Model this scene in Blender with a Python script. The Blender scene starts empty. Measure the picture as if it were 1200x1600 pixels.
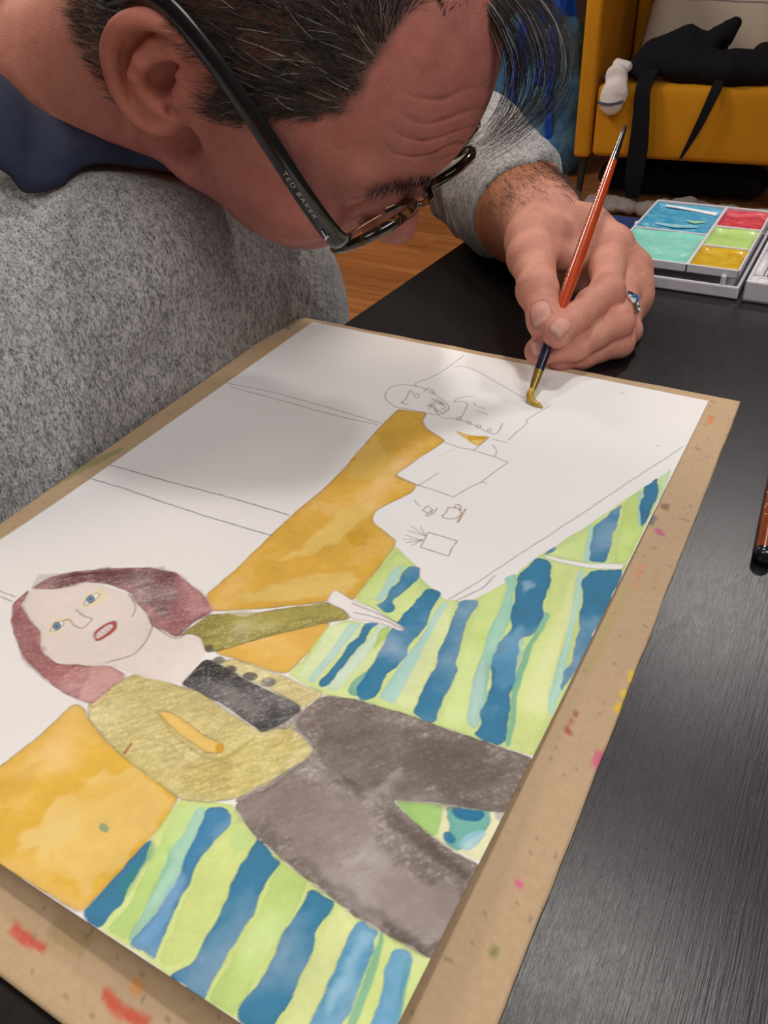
import bpy, bmesh, math, random
import numpy as np
import openvdb
from mathutils import Vector, Matrix, Euler

# ---------------------------------------------------------------- camera, light, exposure
# origin: far left corner of the painted sheet; x along its far edge, y away from the viewer, z up
SC = bpy.context.scene
COL = SC.collection
CAM_POS = Vector((0.31541, -0.42735, 0.23406))
CAM_R = ((0.867883, 0.493996, -0.052405), (0.265473, -0.550375, -0.791587), (-0.419884, 0.673093, -0.608805))
cam_data = bpy.data.cameras.new('camera')
cam_data.sensor_fit = 'VERTICAL'
cam_data.sensor_height = 32.0
cam_data.lens = 25.0
cam_data.clip_start = 0.02
cam = bpy.data.objects.new('camera', cam_data)
COL.objects.link(cam)
_r, _d, _f = (Vector(v) for v in CAM_R)
cam.matrix_world = Matrix(((_r.x, -_d.x, -_f.x, CAM_POS.x), (_r.y, -_d.y, -_f.y, CAM_POS.y), (_r.z, -_d.z, -_f.z, CAM_POS.z), (0, 0, 0, 1)))
SC.camera = cam
SC.view_settings.view_transform = 'Standard'
SC.view_settings.look = 'None'
SC.view_settings.gamma = 1.0
SC.view_settings.use_curve_mapping = False
SC.view_settings.exposure = 0.0
SC.cycles.use_denoising = True
SC.cycles.max_bounces = 8

TABLE_Z, BOARD_Z, FLOOR_Z, CEIL_Z = -0.0075, -0.0045, -0.7475, 1.75

def srgb(r, g, b):
    return tuple(((c / 255) / 12.92 if c / 255 <= 0.04045 else ((c / 255 + 0.055) / 1.055) ** 2.4) for c in (r, g, b))

world = bpy.data.worlds.new('room_air')
SC.world = world
world.use_nodes = True
world.node_tree.nodes['Background'].inputs[0].default_value = (0.62, 0.55, 0.50, 1)
world.node_tree.nodes['Background'].inputs[1].default_value = 0.12

def area_light(name, loc, target, size, power, color, size_y=None):
    d = bpy.data.lights.new(name, 'AREA')
    d.energy = power; d.color = color; d.size = size
    if size_y:
        d.shape = 'RECTANGLE'; d.size_y = size_y
    else:
        d.shape = 'DISK'
    o = bpy.data.objects.new(name, d)
    COL.objects.link(o)
    o.location = loc
    o.rotation_euler = (Vector(target) - Vector(loc)).to_track_quat('-Z', 'Y').to_euler()
    return o

area_light('ceiling_lamp_near', (0.20, 0.36, 1.55), (0.2, 0.0, 0.0), 0.13, 8.0, (1.0, 0.96, 0.93))
area_light('ceiling_lamp_far', (0.24, 1.50, 1.50), (0.2, 0.1, 0.0), 0.16, 8.5, (1.0, 0.96, 0.93))
area_light('ceiling_lamp_left', (-1.3, 0.5, 1.6), (0.0, -0.1, 0.0), 0.9, 20.0, (1.0, 0.82, 0.66))
area_light('ceiling_lamp_right', (1.3, -0.5, 1.65), (0.2, -0.1, 0.0), 1.2, 25.0, (1.0, 0.97, 0.95))
area_light('fill_light_front', (0.3, -1.7, 1.65), (0.1, -0.1, 0.0), 1.0, 15.0, (1.0, 0.97, 0.95))  # broad fill added behind the camera to lighten the sheet
area_light('fill_light_armchair', (-2.0, 1.5, 1.6), (-0.5, 2.8, -0.4), 0.6, 26.0, (1.0, 0.86, 0.70))  # unseen light added to brighten the armchair, kept clear of the table's reflections

# ---------------------------------------------------------------- helpers: objects
def empty(name, loc=(0, 0, 0)):
    o = bpy.data.objects.new(name, None)
    COL.objects.link(o)
    o.location = loc
    o.empty_display_size = 0.02
    return o

def tag(o, label=None, cat=None, group=None, kind=None):
    if label: o['label'] = label
    if cat: o['category'] = cat
    if group: o['group'] = group
    if kind: o['kind'] = kind
    return o

def link(name, me, mat=None, parent=None):
    o = bpy.data.objects.new(name, me)
    COL.objects.link(o)
    if mat is not None and len(me.materials) == 0:
        me.materials.append(mat)
    if parent is not None:
        o.parent = parent
        o.matrix_parent_inverse = Matrix.Translation(-Vector(parent.location))
    return o

def np_mesh(name, V, F3=None, F4=None, smooth=True, flip=False):
    me = bpy.data.meshes.new(name)
    V = np.ascontiguousarray(V, dtype=np.float32)
    loops, starts = [], []
    n = 0
    for F, k in ((F3, 3), (F4, 4)):
        if F is None or len(F) == 0: continue
        F = np.asarray(F, dtype=np.int32)
        if flip: F = F[:, ::-1]
        loops.append(F.ravel()); starts.append(n + np.arange(len(F), dtype=np.int32) * k)
        n += F.size
    loops = np.concatenate(loops); starts = np.concatenate(starts).astype(np.int32)
    me.vertices.add(len(V)); me.vertices.foreach_set('co', V.ravel())
    me.loops.add(len(loops)); me.loops.foreach_set('vertex_index', np.ascontiguousarray(loops, dtype=np.int32))
    me.polygons.add(len(starts)); me.polygons.foreach_set('loop_start', starts)
    me.update(calc_edges=True)
    me.polygons.foreach_set('use_smooth', np.full(len(starts), smooth, dtype=bool))
    me.update()
    return me

def set_color(me, rgb, name='Col'):
    a = me.color_attributes.new(name, 'FLOAT_COLOR', 'POINT')
    c = np.ones((len(me.vertices), 4), dtype=np.float32)
    c[:, :3] = rgb
    a.data.foreach_set('color', c.ravel())

def bm_mesh(name, bm, smooth=True, angle=None):
    bmesh.ops.recalc_face_normals(bm, faces=bm.faces)
    me = bpy.data.meshes.new(name)
    bm.to_mesh(me); bm.free()
    for p in me.polygons: p.use_smooth = smooth
    if angle:
        me.set_sharp_from_angle(angle=math.radians(angle))
    return me

def add_box(bm, lo, hi, bevel=0.0, seg=2, M=None):
    c = [(a + b) / 2 for a, b in zip(lo, hi)]
    s = [abs(b - a) for a, b in zip(lo, hi)]
    g = bmesh.ops.create_cube(bm, size=1.0, matrix=Matrix.Translation(c) @ Matrix.Diagonal((*s, 1)))
    vs = g['verts']
    if bevel:
        es = list({e for v in vs for e in v.link_edges})
        r = bmesh.ops.bevel(bm, geom=es, offset=bevel, segments=seg, affect='EDGES', profile=0.5)
        vs = list({v for f in r['faces'] for v in f.verts} | {v for v in vs if v.is_valid})
    if M is not None:
        bmesh.ops.transform(bm, matrix=M, verts=[v for v in vs if v.is_valid])
    return vs

def tube_arrays(pts, rad, n=12, cap=True, squash=None, up=None):
    """swept tube; rad is a number or a list; squash=(a,b) scales the section"""
    pts = np.asarray(pts, dtype=float)
    m = len(pts)
    rad = np.full(m, rad, dtype=float) if np.isscalar(rad) else np.asarray(rad, dtype=float)
    T = np.gradient(pts, axis=0)
    T /= np.linalg.norm(T, axis=1)[:, None] + 1e-12
    u = np.array(up if up is not None else (0, 0, 1.0), dtype=float)
    if up is None and abs(T[0] @ u) > 0.9: u = np.array((1.0, 0, 0))
    V = []
    sa, sb = squash or (1, 1)
    ang = np.linspace(0, 2 * np.pi, n, endpoint=False)
    for i in range(m):
        a = u - T[i] * (T[i] @ u); a /= np.linalg.norm(a) + 1e-12
        b = np.cross(T[i], a)
        if up is None: u = a
        V.append(pts[i] + rad[i] * (np.cos(ang)[:, None] * a * sa + np.sin(ang)[:, None] * b * sb))
    V = np.concatenate(V)
    F = []
    for i in range(m - 1):
        for j in range(n):
            k = (j + 1) % n
            F.append((i * n + j, i * n + k, (i + 1) * n + k, (i + 1) * n + j))
    T3 = []
    if cap:
        V = np.concatenate([V, pts[:1], pts[-1:]])
        c0, c1 = m * n, m * n + 1
        for j in range(n):
            k = (j + 1) % n
            T3.append((c0, k, j)); T3.append((c1, (m - 1) * n + j, (m - 1) * n + k))
    return V, np.array(T3, dtype=np.int32).reshape(-1, 3), np.array(F, dtype=np.int32)

def tube(name, pts, rad, mat, parent=None, n=12, squash=None, up=None, smooth=True, angle=50):
    V, T3, F4 = tube_arrays(pts, rad, n, True, squash, up)
    me = np_mesh(name, V, T3, F4, smooth)
    if angle: me.set_sharp_from_angle(angle=math.radians(angle))
    return link(name, me, mat, parent)

def join_arrays(parts):
    V, A3, A4, n = [], [], [], 0
    for v, t, q in parts:
        V.append(v)
        if t is not None and len(t): A3.append(np.asarray(t) + n)
        if q is not None and len(q): A4.append(np.asarray(q) + n)
        n += len(v)
    return np.concatenate(V), (np.concatenate(A3) if A3 else None), (np.concatenate(A4) if A4 else None)

def spline(pts, n=40):
    """Catmull-Rom through the points"""
    P = np.asarray(pts, dtype=float)
    P = np.vstack([2 * P[0] - P[1], P, 2 * P[-1] - P[-2]])
    m = len(P) - 3
    t = np.linspace(0, m - 1e-9, n)
    i = t.astype(int); f = (t - i)[:, None]
    a, b, c, d = P[i], P[i + 1], P[i + 2], P[i + 3]
    return 0.5 * (2 * b + (c - a) * f + (2 * a - 5 * b + 4 * c - d) * f ** 2 + (3 * b - a - 3 * c + d) * f ** 3)

# ---------------------------------------------------------------- helpers: materials
class NT:
    def __init__(self, name):
        self.mat = bpy.data.materials.new(name)
        self.mat.use_nodes = True
        self.t = self.mat.node_tree
        self.b = self.t.nodes['Principled BSDF']
    def n(self, kind, **kw):
        nd = self.t.nodes.new(kind)
        for k, v in kw.items():
            if k.startswith('i_'):
                nd.inputs[int(k[2:]) if k[2:].isdigit() else k[2:].replace('_', ' ')].default_value = v
            else: setattr(nd, k, v)
        return nd
    def l(self, a, b): self.t.links.new(a, b)
    def noise(self, scale, detail=4, rough=0.55, vec=None, dist=0.0):
        nd = self.n('ShaderNodeTexNoise')
        nd.inputs['Scale'].default_value = scale; nd.inputs['Detail'].default_value = detail
        nd.inputs['Roughness'].default_value = rough; nd.inputs['Distortion'].default_value = dist
        if vec is not None: self.l(vec, nd.inputs['Vector'])
        return nd
    def coord(self, kind='Object', scale=None, rot=None):
        c = self.n('ShaderNodeTexCoord')
        if scale is None and rot is None: return c.outputs[kind]
        m = self.n('ShaderNodeMapping')
        if scale: m.inputs['Scale'].default_value = scale
        if rot: m.inputs['Rotation'].default_value = rot
        self.l(c.outputs[kind], m.inputs['Vector'])
        return m.outputs[0]
    def ramp(self, fac, stops):
        r = self.n('ShaderNodeValToRGB')
        e = r.color_ramp.elements
        while len(e) < len(stops): e.new(0.5)
        for k, (p, c) in zip(e, stops):
            k.position = p; k.color = (*c, 1)
        self.l(fac, r.inputs[0])
        return r.outputs[0]
    def mix(self, fac, a, b, mode='MIX'):
        m = self.n('ShaderNodeMix', data_type='RGBA', blend_type=mode)
        if isinstance(fac, (int, float)): m.inputs[0].default_value = fac
        else: self.l(fac, m.inputs[0])
        for i, v in ((6, a), (7, b)):
            if isinstance(v, tuple): m.inputs[i].default_value = (*v[:3], 1)
            else: self.l(v, m.inputs[i])
        return m.outputs[2]
    def bump(self, h, strength=0.3, dist=0.001, prev=None):
        b = self.n('ShaderNodeBump')
        b.inputs['Strength'].default_value = strength; b.inputs['Distance'].default_value = dist
        self.l(h, b.inputs['Height'])
        if prev is not None: self.l(prev, b.inputs['Normal'])
        return b.outputs[0]
    def attr(self, name='Col'):
        a = self.n('ShaderNodeAttribute'); a.attribute_name = name
        return a.outputs['Color']
    def set(self, color=None, rough=None, normal=None, **kw):
        if color is not None:
            if isinstance(color, tuple): self.b.inputs['Base Color'].default_value = (*color[:3], 1)
            else: self.l(color, self.b.inputs['Base Color'])
        if rough is not None:
            if isinstance(rough, (int, float)): self.b.inputs['Roughness'].default_value = rough
            else: self.l(rough, self.b.inputs['Roughness'])
        if normal is not None: self.l(normal, self.b.inputs['Normal'])
        for k, v in kw.items(): self.b.inputs[k.replace('_', ' ')].default_value = v
        return self.mat

def plain(name, color, rough=0.5, var=0.12, scale=60, bump=0.0, bscale=300, **kw):
    m = NT(name)
    co = m.coord()
    n = m.noise(scale, 4, 0.6, co)
    dark = tuple(c * (1 - var) for c in color); lite = tuple(min(1, c * (1 + var)) for c in color)
    c = m.ramp(n.outputs[0], [(0.3, dark), (0.7, lite)])
    nr = m.bump(m.noise(bscale, 3, 0.6, co).outputs[0], bump, 0.0006) if bump else None
    return m.set(c, rough, nr, **kw)

# ---------------------------------------------------------------- helpers: signed distance sculpting
class Field:
    def __init__(self, lo, hi, vox, M=None):
        self.lo = np.array(lo, dtype=np.float32); self.vox = vox
        self.n = np.ceil((np.array(hi) - self.lo) / vox).astype(int) + 1
        self.d = np.full(self.n, 0.05, dtype=np.float32)
        self.ax = [self.lo[i] + vox * np.arange(self.n[i], dtype=np.float32) for i in range(3)]
        self.M = M
    def sub(self, lo, hi, pad):
        s = []
        for i in range(3):
            a = int(max(0, math.floor((lo[i] - pad - self.lo[i]) / self.vox)))
            b = int(min(self.n[i], math.ceil((hi[i] + pad - self.lo[i]) / self.vox) + 1))
            s.append(slice(a, max(a, b)))
        return tuple(s)
    def xyz(self, s):
        return (self.ax[0][s[0]][:, None, None], self.ax[1][s[1]][None, :, None], self.ax[2][s[2]][None, None, :])
    def blend(self, s, e, k, op):
        d = self.d[s]
        if op == 'sub':
            if k <= 0: self.d[s] = np.maximum(d, -e); return
            h = np.clip(0.5 - 0.5 * (d + e) / k, 0, 1)
            self.d[s] = d * (1 - h) - e * h + k * h * (1 - h)
        else:
            if k <= 0: self.d[s] = np.minimum(d, e); return
            h = np.clip(0.5 + 0.5 * (d - e) / k, 0, 1)
            self.d[s] = d * (1 - h) + e * h - k * h * (1 - h)
    def cone(self, a, b, r1, r2, k=0.004, op='add', flat=None):
        a = np.array(a, dtype=np.float32); b = np.array(b, dtype=np.float32)
        r = max(r1, r2)
        s = self.sub(np.minimum(a, b) - r, np.maximum(a, b) + r, k + 3 * self.vox)
        x, y, z = self.xyz(s)
        px, py, pz = x - a[0], y - a[1], z - a[2]
        ba = b - a; L = float(ba @ ba) + 1e-12
        t = np.clip((px * ba[0] + py * ba[1] + pz * ba[2]) / L, 0, 1)
        qx, qy, qz = px - t * ba[0], py - t * ba[1], pz - t * ba[2]
        if flat is not None:            # (axis, factor): squeeze the section along an axis
            ax, f = np.array(flat[0], dtype=np.float32), flat[1]
            ax = ax / np.linalg.norm(ax)
            g = (qx * ax[0] + qy * ax[1] + qz * ax[2]) * (f - 1)
            qx, qy, qz = qx + g * ax[0], qy + g * ax[1], qz + g * ax[2]
        e = np.sqrt(qx * qx + qy * qy + qz * qz) - (r1 + (r2 - r1) * t)
        self.blend(s, e, k, op)
    def chain(self, pts, rads, k=0.004, op='add', flat=None):
        if np.isscalar(rads): rads = [rads] * len(pts)
        for i in range(len(pts) - 1):
            self.cone(pts[i], pts[i + 1], rads[i], rads[i + 1], k, op, flat)
    def ell(self, c, r, k=0.01, op='add', R=None):
        c = np.array(c, dtype=np.float32); r = np.array(r, dtype=np.float32)
        m = float(r.max())
        ext = np.full(3, m) if R is not None else r
        s = self.sub(c - ext, c + ext, k + 3 * self.vox)
        x, y, z = self.xyz(s)
        x, y, z = x - c[0], y - c[1], z - c[2]
        if R is not None:               # rows of R are the ellipsoid's axes
            R = np.array(R, dtype=np.float32)
            x, y, z = (R[i, 0] * x + R[i, 1] * y + R[i, 2] * z for i in range(3))
        k0 = np.sqrt((x / r[0]) ** 2 + (y / r[1]) ** 2 + (z / r[2]) ** 2)
        k1 = np.sqrt((x / r[0] ** 2) ** 2 + (y / r[1] ** 2) ** 2 + (z / r[2] ** 2) ** 2)
        e = np.where(k1 > 1e-9, k0 * (k0 - 1) / np.maximum(k1, 1e-9), -float(r.min()))
        self.blend(s, e.astype(np.float32), k, op)
    def sph(self, c, r, k=0.004, op='add'):
        self.ell(c, (r, r, r), k, op)
    def mesh(self, adapt=0.0):
        g = openvdb.FloatGrid(0.05)
        g.copyFromArray(self.d)
        if adapt > 0:
            P, T, Q = g.convertToPolygons(0.0, adapt)
        else:
            P, Q = g.convertToQuads(0.0); T = np.zeros((0, 3), dtype=np.int32)
        P = np.asarray(P) * self.vox + self.lo
        T = np.asarray(T, dtype=np.int64); Q = np.asarray(Q, dtype=np.int64)
        return P, T, Q

def unit(v):
    v = np.asarray(v, dtype=float); return v / np.linalg.norm(v)

def smooth01(x, a, b):
    t = np.clip((x - a) / (b - a), 0, 1); return t * t * (3 - 2 * t)

def vnoise(P, scale, seed=0, octaves=3):
    """cheap value noise on points (N,3) -> about -1..1"""
    rng = np.random.default_rng(seed)
    tab = rng.uniform(-1, 1, 4096).astype(np.float32)
    out = np.zeros(len(P), dtype=np.float32); amp, tot = 1.0, 0.0
    for o in range(octaves):
        q = np.asarray(P, dtype=np.float32) * scale * 2 ** o + 17.3 * o
        i = np.floor(q).astype(np.int64); f = q - i
        f = f * f * (3 - 2 * f)
        acc = 0
        for dx in (0, 1):
            for dy in (0, 1):
                for dz in (0, 1):
                    h = ((i[:, 0] + dx) * 73856093 ^ (i[:, 1] + dy) * 19349663 ^ (i[:, 2] + dz) * 83492791) & 4095
                    w = (f[:, 0] if dx else 1 - f[:, 0]) * (f[:, 1] if dy else 1 - f[:, 1]) * (f[:, 2] if dz else 1 - f[:, 2])
                    acc = acc + w * tab[h]
        out += amp * acc; tot += amp; amp *= 0.5
    return out / tot
# ---------------------------------------------------------------- the room
def struct(name, bm_or_me, mat, parent=None):
    me = bm_or_me if isinstance(bm_or_me, bpy.types.Mesh) else bm_mesh(name, bm_or_me, False)
    o = link(name, me, mat, parent)
    if parent is None: o['kind'] = 'structure'
    return o
X0, X1, Y0, Y1 = -2.7, 2.6, -2.4, 4.5

def wood_floor_mat():
    m = NT('oak_plank')
    oi = m.n('ShaderNodeObjectInfo')
    co = m.coord(scale=(1.2, 14, 14))
    off = m.n('ShaderNodeVectorMath', operation='MULTIPLY_ADD')
    m.l(co, off.inputs[0]); off.inputs[1].default_value = (1, 1, 1)
    cmb = m.n('ShaderNodeCombineXYZ'); s = m.n('ShaderNodeMath', operation='MULTIPLY'); m.l(oi.outputs['Random'], s.inputs[0]); s.inputs[1].default_value = 37.0
    for i in range(3): m.l(s.outputs[0], cmb.inputs[i])
    m.l(cmb.outputs[0], off.inputs[2])
    n = m.noise(2.2, 6, 0.6, off.outputs[0], 0.6)
    c = m.ramp(n.outputs[0], [(0.25, (0.22, 0.075, 0.020)), (0.5, (0.36, 0.135, 0.040)), (0.75, (0.47, 0.20, 0.065))])
    hs = m.n('ShaderNodeHueSaturation'); m.l(c, hs.inputs['Color'])
    v = m.n('ShaderNodeMapRange'); m.l(oi.outputs['Random'], v.inputs[0]); v.inputs[3].default_value = 0.85; v.inputs[4].default_value = 1.12; m.l(v.outputs[0], hs.inputs['Value'])
    return m.set(hs.outputs[0], 0.38, m.bump(n.outputs[0], 0.08, 0.001))
PLANK = wood_floor_mat()
bm = bmesh.new(); add_box(bm, (X0, Y0, FLOOR_Z - 0.05), (X1, Y1, FLOOR_Z - 0.004))
floor = struct('floor', bm, plain('floor_base', (0.06, 0.03, 0.015), 0.8))
bm = bmesh.new(); add_box(bm, (0, 0, -0.006), (1.218, 0.1902, 0.0), 0.0005, 1)
plank_me = bm_mesh('plank', bm, False); plank_me.materials.append(PLANK)
rng = random.Random(4)
y = Y0 + 0.0015
while y + 0.19 <= Y1:
    x = X0 - rng.uniform(0, 1.1)
    while x < X1:
        xa, xb = max(x, X0 + 0.002), min(x + 1.218, X1 - 0.002)
        if xb - xa > 0.03:
            o = link('plank', plank_me, None, floor)
            o.location = (xa, y, FLOOR_Z - 0.0002 * rng.random()); o.scale = ((xb - xa) / 1.218, 1, 1)
        x += 1.2185
    y += 0.1905
WALL = plain('wall_paint', (0.22, 0.17, 0.14), 0.85, 0.05, 8, 0.15, 500)
DARKWOOD = plain('dark_red_wood', (0.085, 0.030, 0.020), 0.5, 0.3, 20)
for nm, lo, hi, mt in (('wall_back', (X0, Y1, FLOOR_Z), (X1, Y1 + 0.1, CEIL_Z), DARKWOOD), ('wall_left', (X0 - 0.1, Y0, FLOOR_Z), (X0, Y1, CEIL_Z), WALL),
                       ('wall_right', (X1, Y0, FLOOR_Z), (X1 + 0.1, Y1, CEIL_Z), WALL), ('wall_front', (X0, Y0 - 0.1, FLOOR_Z), (X1, Y0, CEIL_Z), WALL),
                       ('ceiling', (X0, Y0, CEIL_Z), (X1, Y1, CEIL_Z + 0.1), plain('ceiling_paint', (0.30, 0.27, 0.25), 0.9, 0.03, 5))):
    bm = bmesh.new(); add_box(bm, lo, hi); struct(nm, bm, mt)
bm = bmesh.new(); add_box(bm, (X0, Y1 - 0.018, FLOOR_Z), (X1, Y1, FLOOR_Z + 0.09), 0.004, 1); struct('baseboard_back', bm, DARKWOOD)

# ---------------------------------------------------------------- table
def table_mat():
    m = NT('black_brown_wood')
    co = m.coord(scale=(26, 1.6, 26), rot=(0, 0, 0.04))
    n = m.noise(9, 5, 0.65, co, 0.3)
    fine = m.noise(22, 4, 0.7, m.coord(scale=(46, 2.2, 46), rot=(0, 0, 0.04)))
    spot = m.noise(170, 3, 0.6, m.coord())
    c = m.ramp(n.outputs[0], [(0.3, (0.0035, 0.0032, 0.0040)), (0.7, (0.0070, 0.0062, 0.0070))])
    v = m.n('ShaderNodeTexVoronoi', feature='DISTANCE_TO_EDGE'); v.inputs['Scale'].default_value = 34; m.l(m.coord(scale=(1, 0.6, 1)), v.inputs['Vector'])
    dents = m.ramp(m.noise(75, 2, 0.5, m.coord(scale=(1, 0.45, 1))).outputs[0], [(0.66, (0, 0, 0)), (0.74, (1, 1, 1))])
    nr = m.bump(fine.outputs[0], 0.24, 0.0004, m.bump(spot.outputs[0], 0.02, 0.0004))
    r = m.ramp(spot.outputs[0], [(0.3, (0.29,) * 3), (0.7, (0.32,) * 3)])
    return m.set(c, r, nr, Specular_IOR_Level=0.42)
TABLE = table_mat()
table = empty('table', (0.4, -0.2, FLOOR_Z))
tag(table, 'black-brown wooden table under the drawing board', 'table')
def tx(y): return 0.0113 + 0.04 * y
TH = 0.032
bm = bmesh.new()
vs = []
for z in (TABLE_Z - TH, TABLE_Z):
    for (x, y) in ((tx(0.315), 0.315), (tx(-1.25), -1.25), (0.92, -1.25), (0.97, 0.345)):
        vs.append(bm.verts.new((x, y, z)))
bm.faces.new(vs[4:]); bm.faces.new(vs[:4][::-1])
for i in range(4): bm.faces.new((vs[i], vs[(i + 1) % 4], vs[4 + (i + 1) % 4], vs[4 + i]))
bmesh.ops.bevel(bm, geom=list(bm.edges), offset=0.0016, segments=2, affect='EDGES')
link('tabletop', bm_mesh('tabletop', bm, False), TABLE, table)
for x, y in ((0.075, 0.25), (0.035, -1.18), (0.86, 0.25), (0.85, -1.18)):
    bm = bmesh.new(); add_box(bm, (x - 0.027, y - 0.027, FLOOR_Z), (x + 0.027, y + 0.027, TABLE_Z - TH), 0.003, 1)
    link('leg', bm_mesh('leg', bm, False), TABLE, table)
for lo, hi in (((0.075, 0.235, 0), (0.86, 0.255, 0)), ((0.075, -1.19, 0), (0.86, -1.17, 0)), ((0.840, -1.18, 0), (0.860, 0.25, 0))):
    bm = bmesh.new(); add_box(bm, (lo[0], lo[1], TABLE_Z - TH - 0.07), (hi[0], hi[1], TABLE_Z - TH), 0.002, 1)
    link('apron', bm_mesh('apron', bm, False), TABLE, table)
# ---------------------------------------------------------------- armchair and what lies on and around it
CH = np.array((-0.657, 2.633)); CU = np.array((0.99714, 0.07555)); CW = np.array((-0.07555, 0.99714))
def ch(u, w, z): 
    p = CH + CU * u + CW * w; return (float(p[0]), float(p[1]), z)
CHM = Matrix(((CU[0], CW[0], 0, CH[0]), (CU[1], CW[1], 0, CH[1]), (0, 0, 1, 0), (0, 0, 0, 1)))
def fabric(name, color, scale=500, rough=0.9):
    m = NT(name); co = m.coord()
    n = m.noise(scale, 3, 0.6, co); b = m.noise(6, 3, 0.5, co)
    c = m.mix(0.5, m.ramp(n.outputs[0], [(0.3, tuple(k * 0.8 for k in color)), (0.7, tuple(min(1, k * 1.15) for k in color))]),
              m.ramp(b.outputs[0], [(0.35, tuple(k * 0.86 for k in color)), (0.65, tuple(min(1, k * 1.1) for k in color))]))
    return m.set(c, rough, m.bump(n.outputs[0], 0.3, 0.001), Specular_IOR_Level=0.2)
MUSTARD = fabric('mustard_upholstery', (0.60, 0.27, 0.012))
DARKMETAL = plain('dark_metal', (0.02, 0.02, 0.022), 0.4, 0.1)
arm_chair = empty('armchair', ch(0.375, 0.36, FLOOR_Z))
tag(arm_chair, 'mustard yellow upholstered armchair on dark legs behind the table', 'armchair')
def soft_box(name, lo, hi, bev, mat, parent, M=CHM, puff=0.0, seg=4):
    bm = bmesh.new(); add_box(bm, lo, hi, bev, seg, M)
    if puff:
        bmesh.ops.subdivide_edges(bm, edges=[e for e in bm.edges if e.calc_length() > 0.15], cuts=5, use_grid_fill=True)
        c = [(a + b) / 2 for a, b in zip(lo, hi)]; s = [(b - a) / 2 for a, b in zip(lo, hi)]
        Mi = M.inverted()
        for v in bm.verts:
            q = Mi @ v.co
            t = [max(0, 1 - ((q[i] - c[i]) / s[i]) ** 2) for i in range(3)]
            q.z += puff * t[0] * t[1] * (1 if q.z > c[2] else -0.2)
            q.y -= puff * 0.5 * t[0] * t[2] * (1 if q.y < c[1] else -1)
            v.co = M @ q
    return link(name, bm_mesh(name, bm, True, 60), mat, parent)
soft_box('seat', (0.052, 0.0, -0.560), (0.700, 0.60, -0.322), 0.022, MUSTARD, arm_chair, puff=0.012)
soft_box('arm', (-0.012, -0.005, -0.565), (0.046, 0.72, 0.20), 0.014, MUSTARD, arm_chair)
soft_box('arm', (0.706, -0.005, -0.565), (0.764, 0.72, 0.20), 0.014, MUSTARD, arm_chair)
bm = bmesh.new(); add_box(bm, (0.05, 0.56, -0.55), (0.702, 0.70, 0.26), 0.03, 4, CHM @ Matrix.Shear('XY', 4, (0, 0)))
link('back', bm_mesh('back', bm, True, 60), MUSTARD, arm_chair)
for u, w in ((0.022, 0.03), (0.73, 0.03), (0.022, 0.66), (0.73, 0.66)):
    a, b = ch(u, w, -0.566), ch(u + (-0.012 if u < .3 else 0.012), w, FLOOR_Z)
    tube('leg', [a, b], [0.015, 0.011], DARKMETAL, arm_chair, 12)

# cushion leaning on the back
def cushion_mat():
    m = NT('cushion_linen'); co = m.coord()
    sp = m.n('ShaderNodeSeparateXYZ'); m.l(co, sp.inputs[0])
    n = m.noise(400, 3, 0.6, co)
    base = m.ramp(n.outputs[0], [(0.3, (0.50, 0.44, 0.37)), (0.7, (0.60, 0.54, 0.46))])
    w = m.n('ShaderNodeMath', operation='ADD'); m.l(sp.outputs[2], w.inputs[0]); w.inputs[1].default_value = 0.165
    band = m.ramp(w.outputs[0], [(0.0, (0, 0, 0)), (0.106, (0, 0, 0)), (0.107, (1, 1, 1)), (0.110, (1, 1, 1)), (0.111, (0, 0, 0)), (0.118, (0, 0, 0)), (0.119, (1, 1, 1)), (0.122, (1, 1, 1)), (0.123, (0, 0, 0)), (0.134, (0, 0, 0)), (0.135, (1, 1, 1)), (0.142, (1, 1, 1)), (0.143, (0, 0, 0))])
    c = m.mix(band, base, (0.10, 0.10, 0.13))
    return m.set(c, 0.9, m.bump(n.outputs[0], 0.3, 0.001))
n = 24
V, F = [], []
for sgn in (1, -1):
    for i in range(n + 1):
        for j in range(n + 1):
            a, b = -1 + 2 * i / n, -1 + 2 * j / n
            t = max(0, (1 - a ** 4) * (1 - b ** 4)) ** 0.5
            V.append((a * 0.255 * (1 - 0.05 * (1 - b * b)) , sgn * 0.075 * t + 0.004 * math.sin(9 * a + 3 * b), b * 0.235 * (1 - 0.05 * (1 - a * a))))
for k in range(2):
    o_ = k * (n + 1) ** 2
    for i in range(n):
        for j in range(n):
            q = [o_ + i * (n + 1) + j, o_ + (i + 1) * (n + 1) + j, o_ + (i + 1) * (n + 1) + j + 1, o_ + i * (n + 1) + j + 1]
            F.append(q if k else q[::-1])
me = np_mesh('cushion', np.array(V), None, np.array(F))
bm = bmesh.new(); bm.from_mesh(me); bmesh.ops.remove_doubles(bm, verts=bm.verts, dist=0.002); bmesh.ops.recalc_face_normals(bm, faces=bm.faces); bm.to_mesh(me); bm.free()
cushion = link('cushion', me, cushion_mat())
cushion.matrix_world = CHM @ Matrix.Translation((0.378, 0.40, -0.080)) @ Matrix.Rotation(math.radians(-18), 4, 'X') @ Matrix.Rotation(math.radians(3), 4, 'Y')
tag(cushion, 'cream cushion with dark stripes leaning in the yellow armchair', 'cushion')

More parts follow.
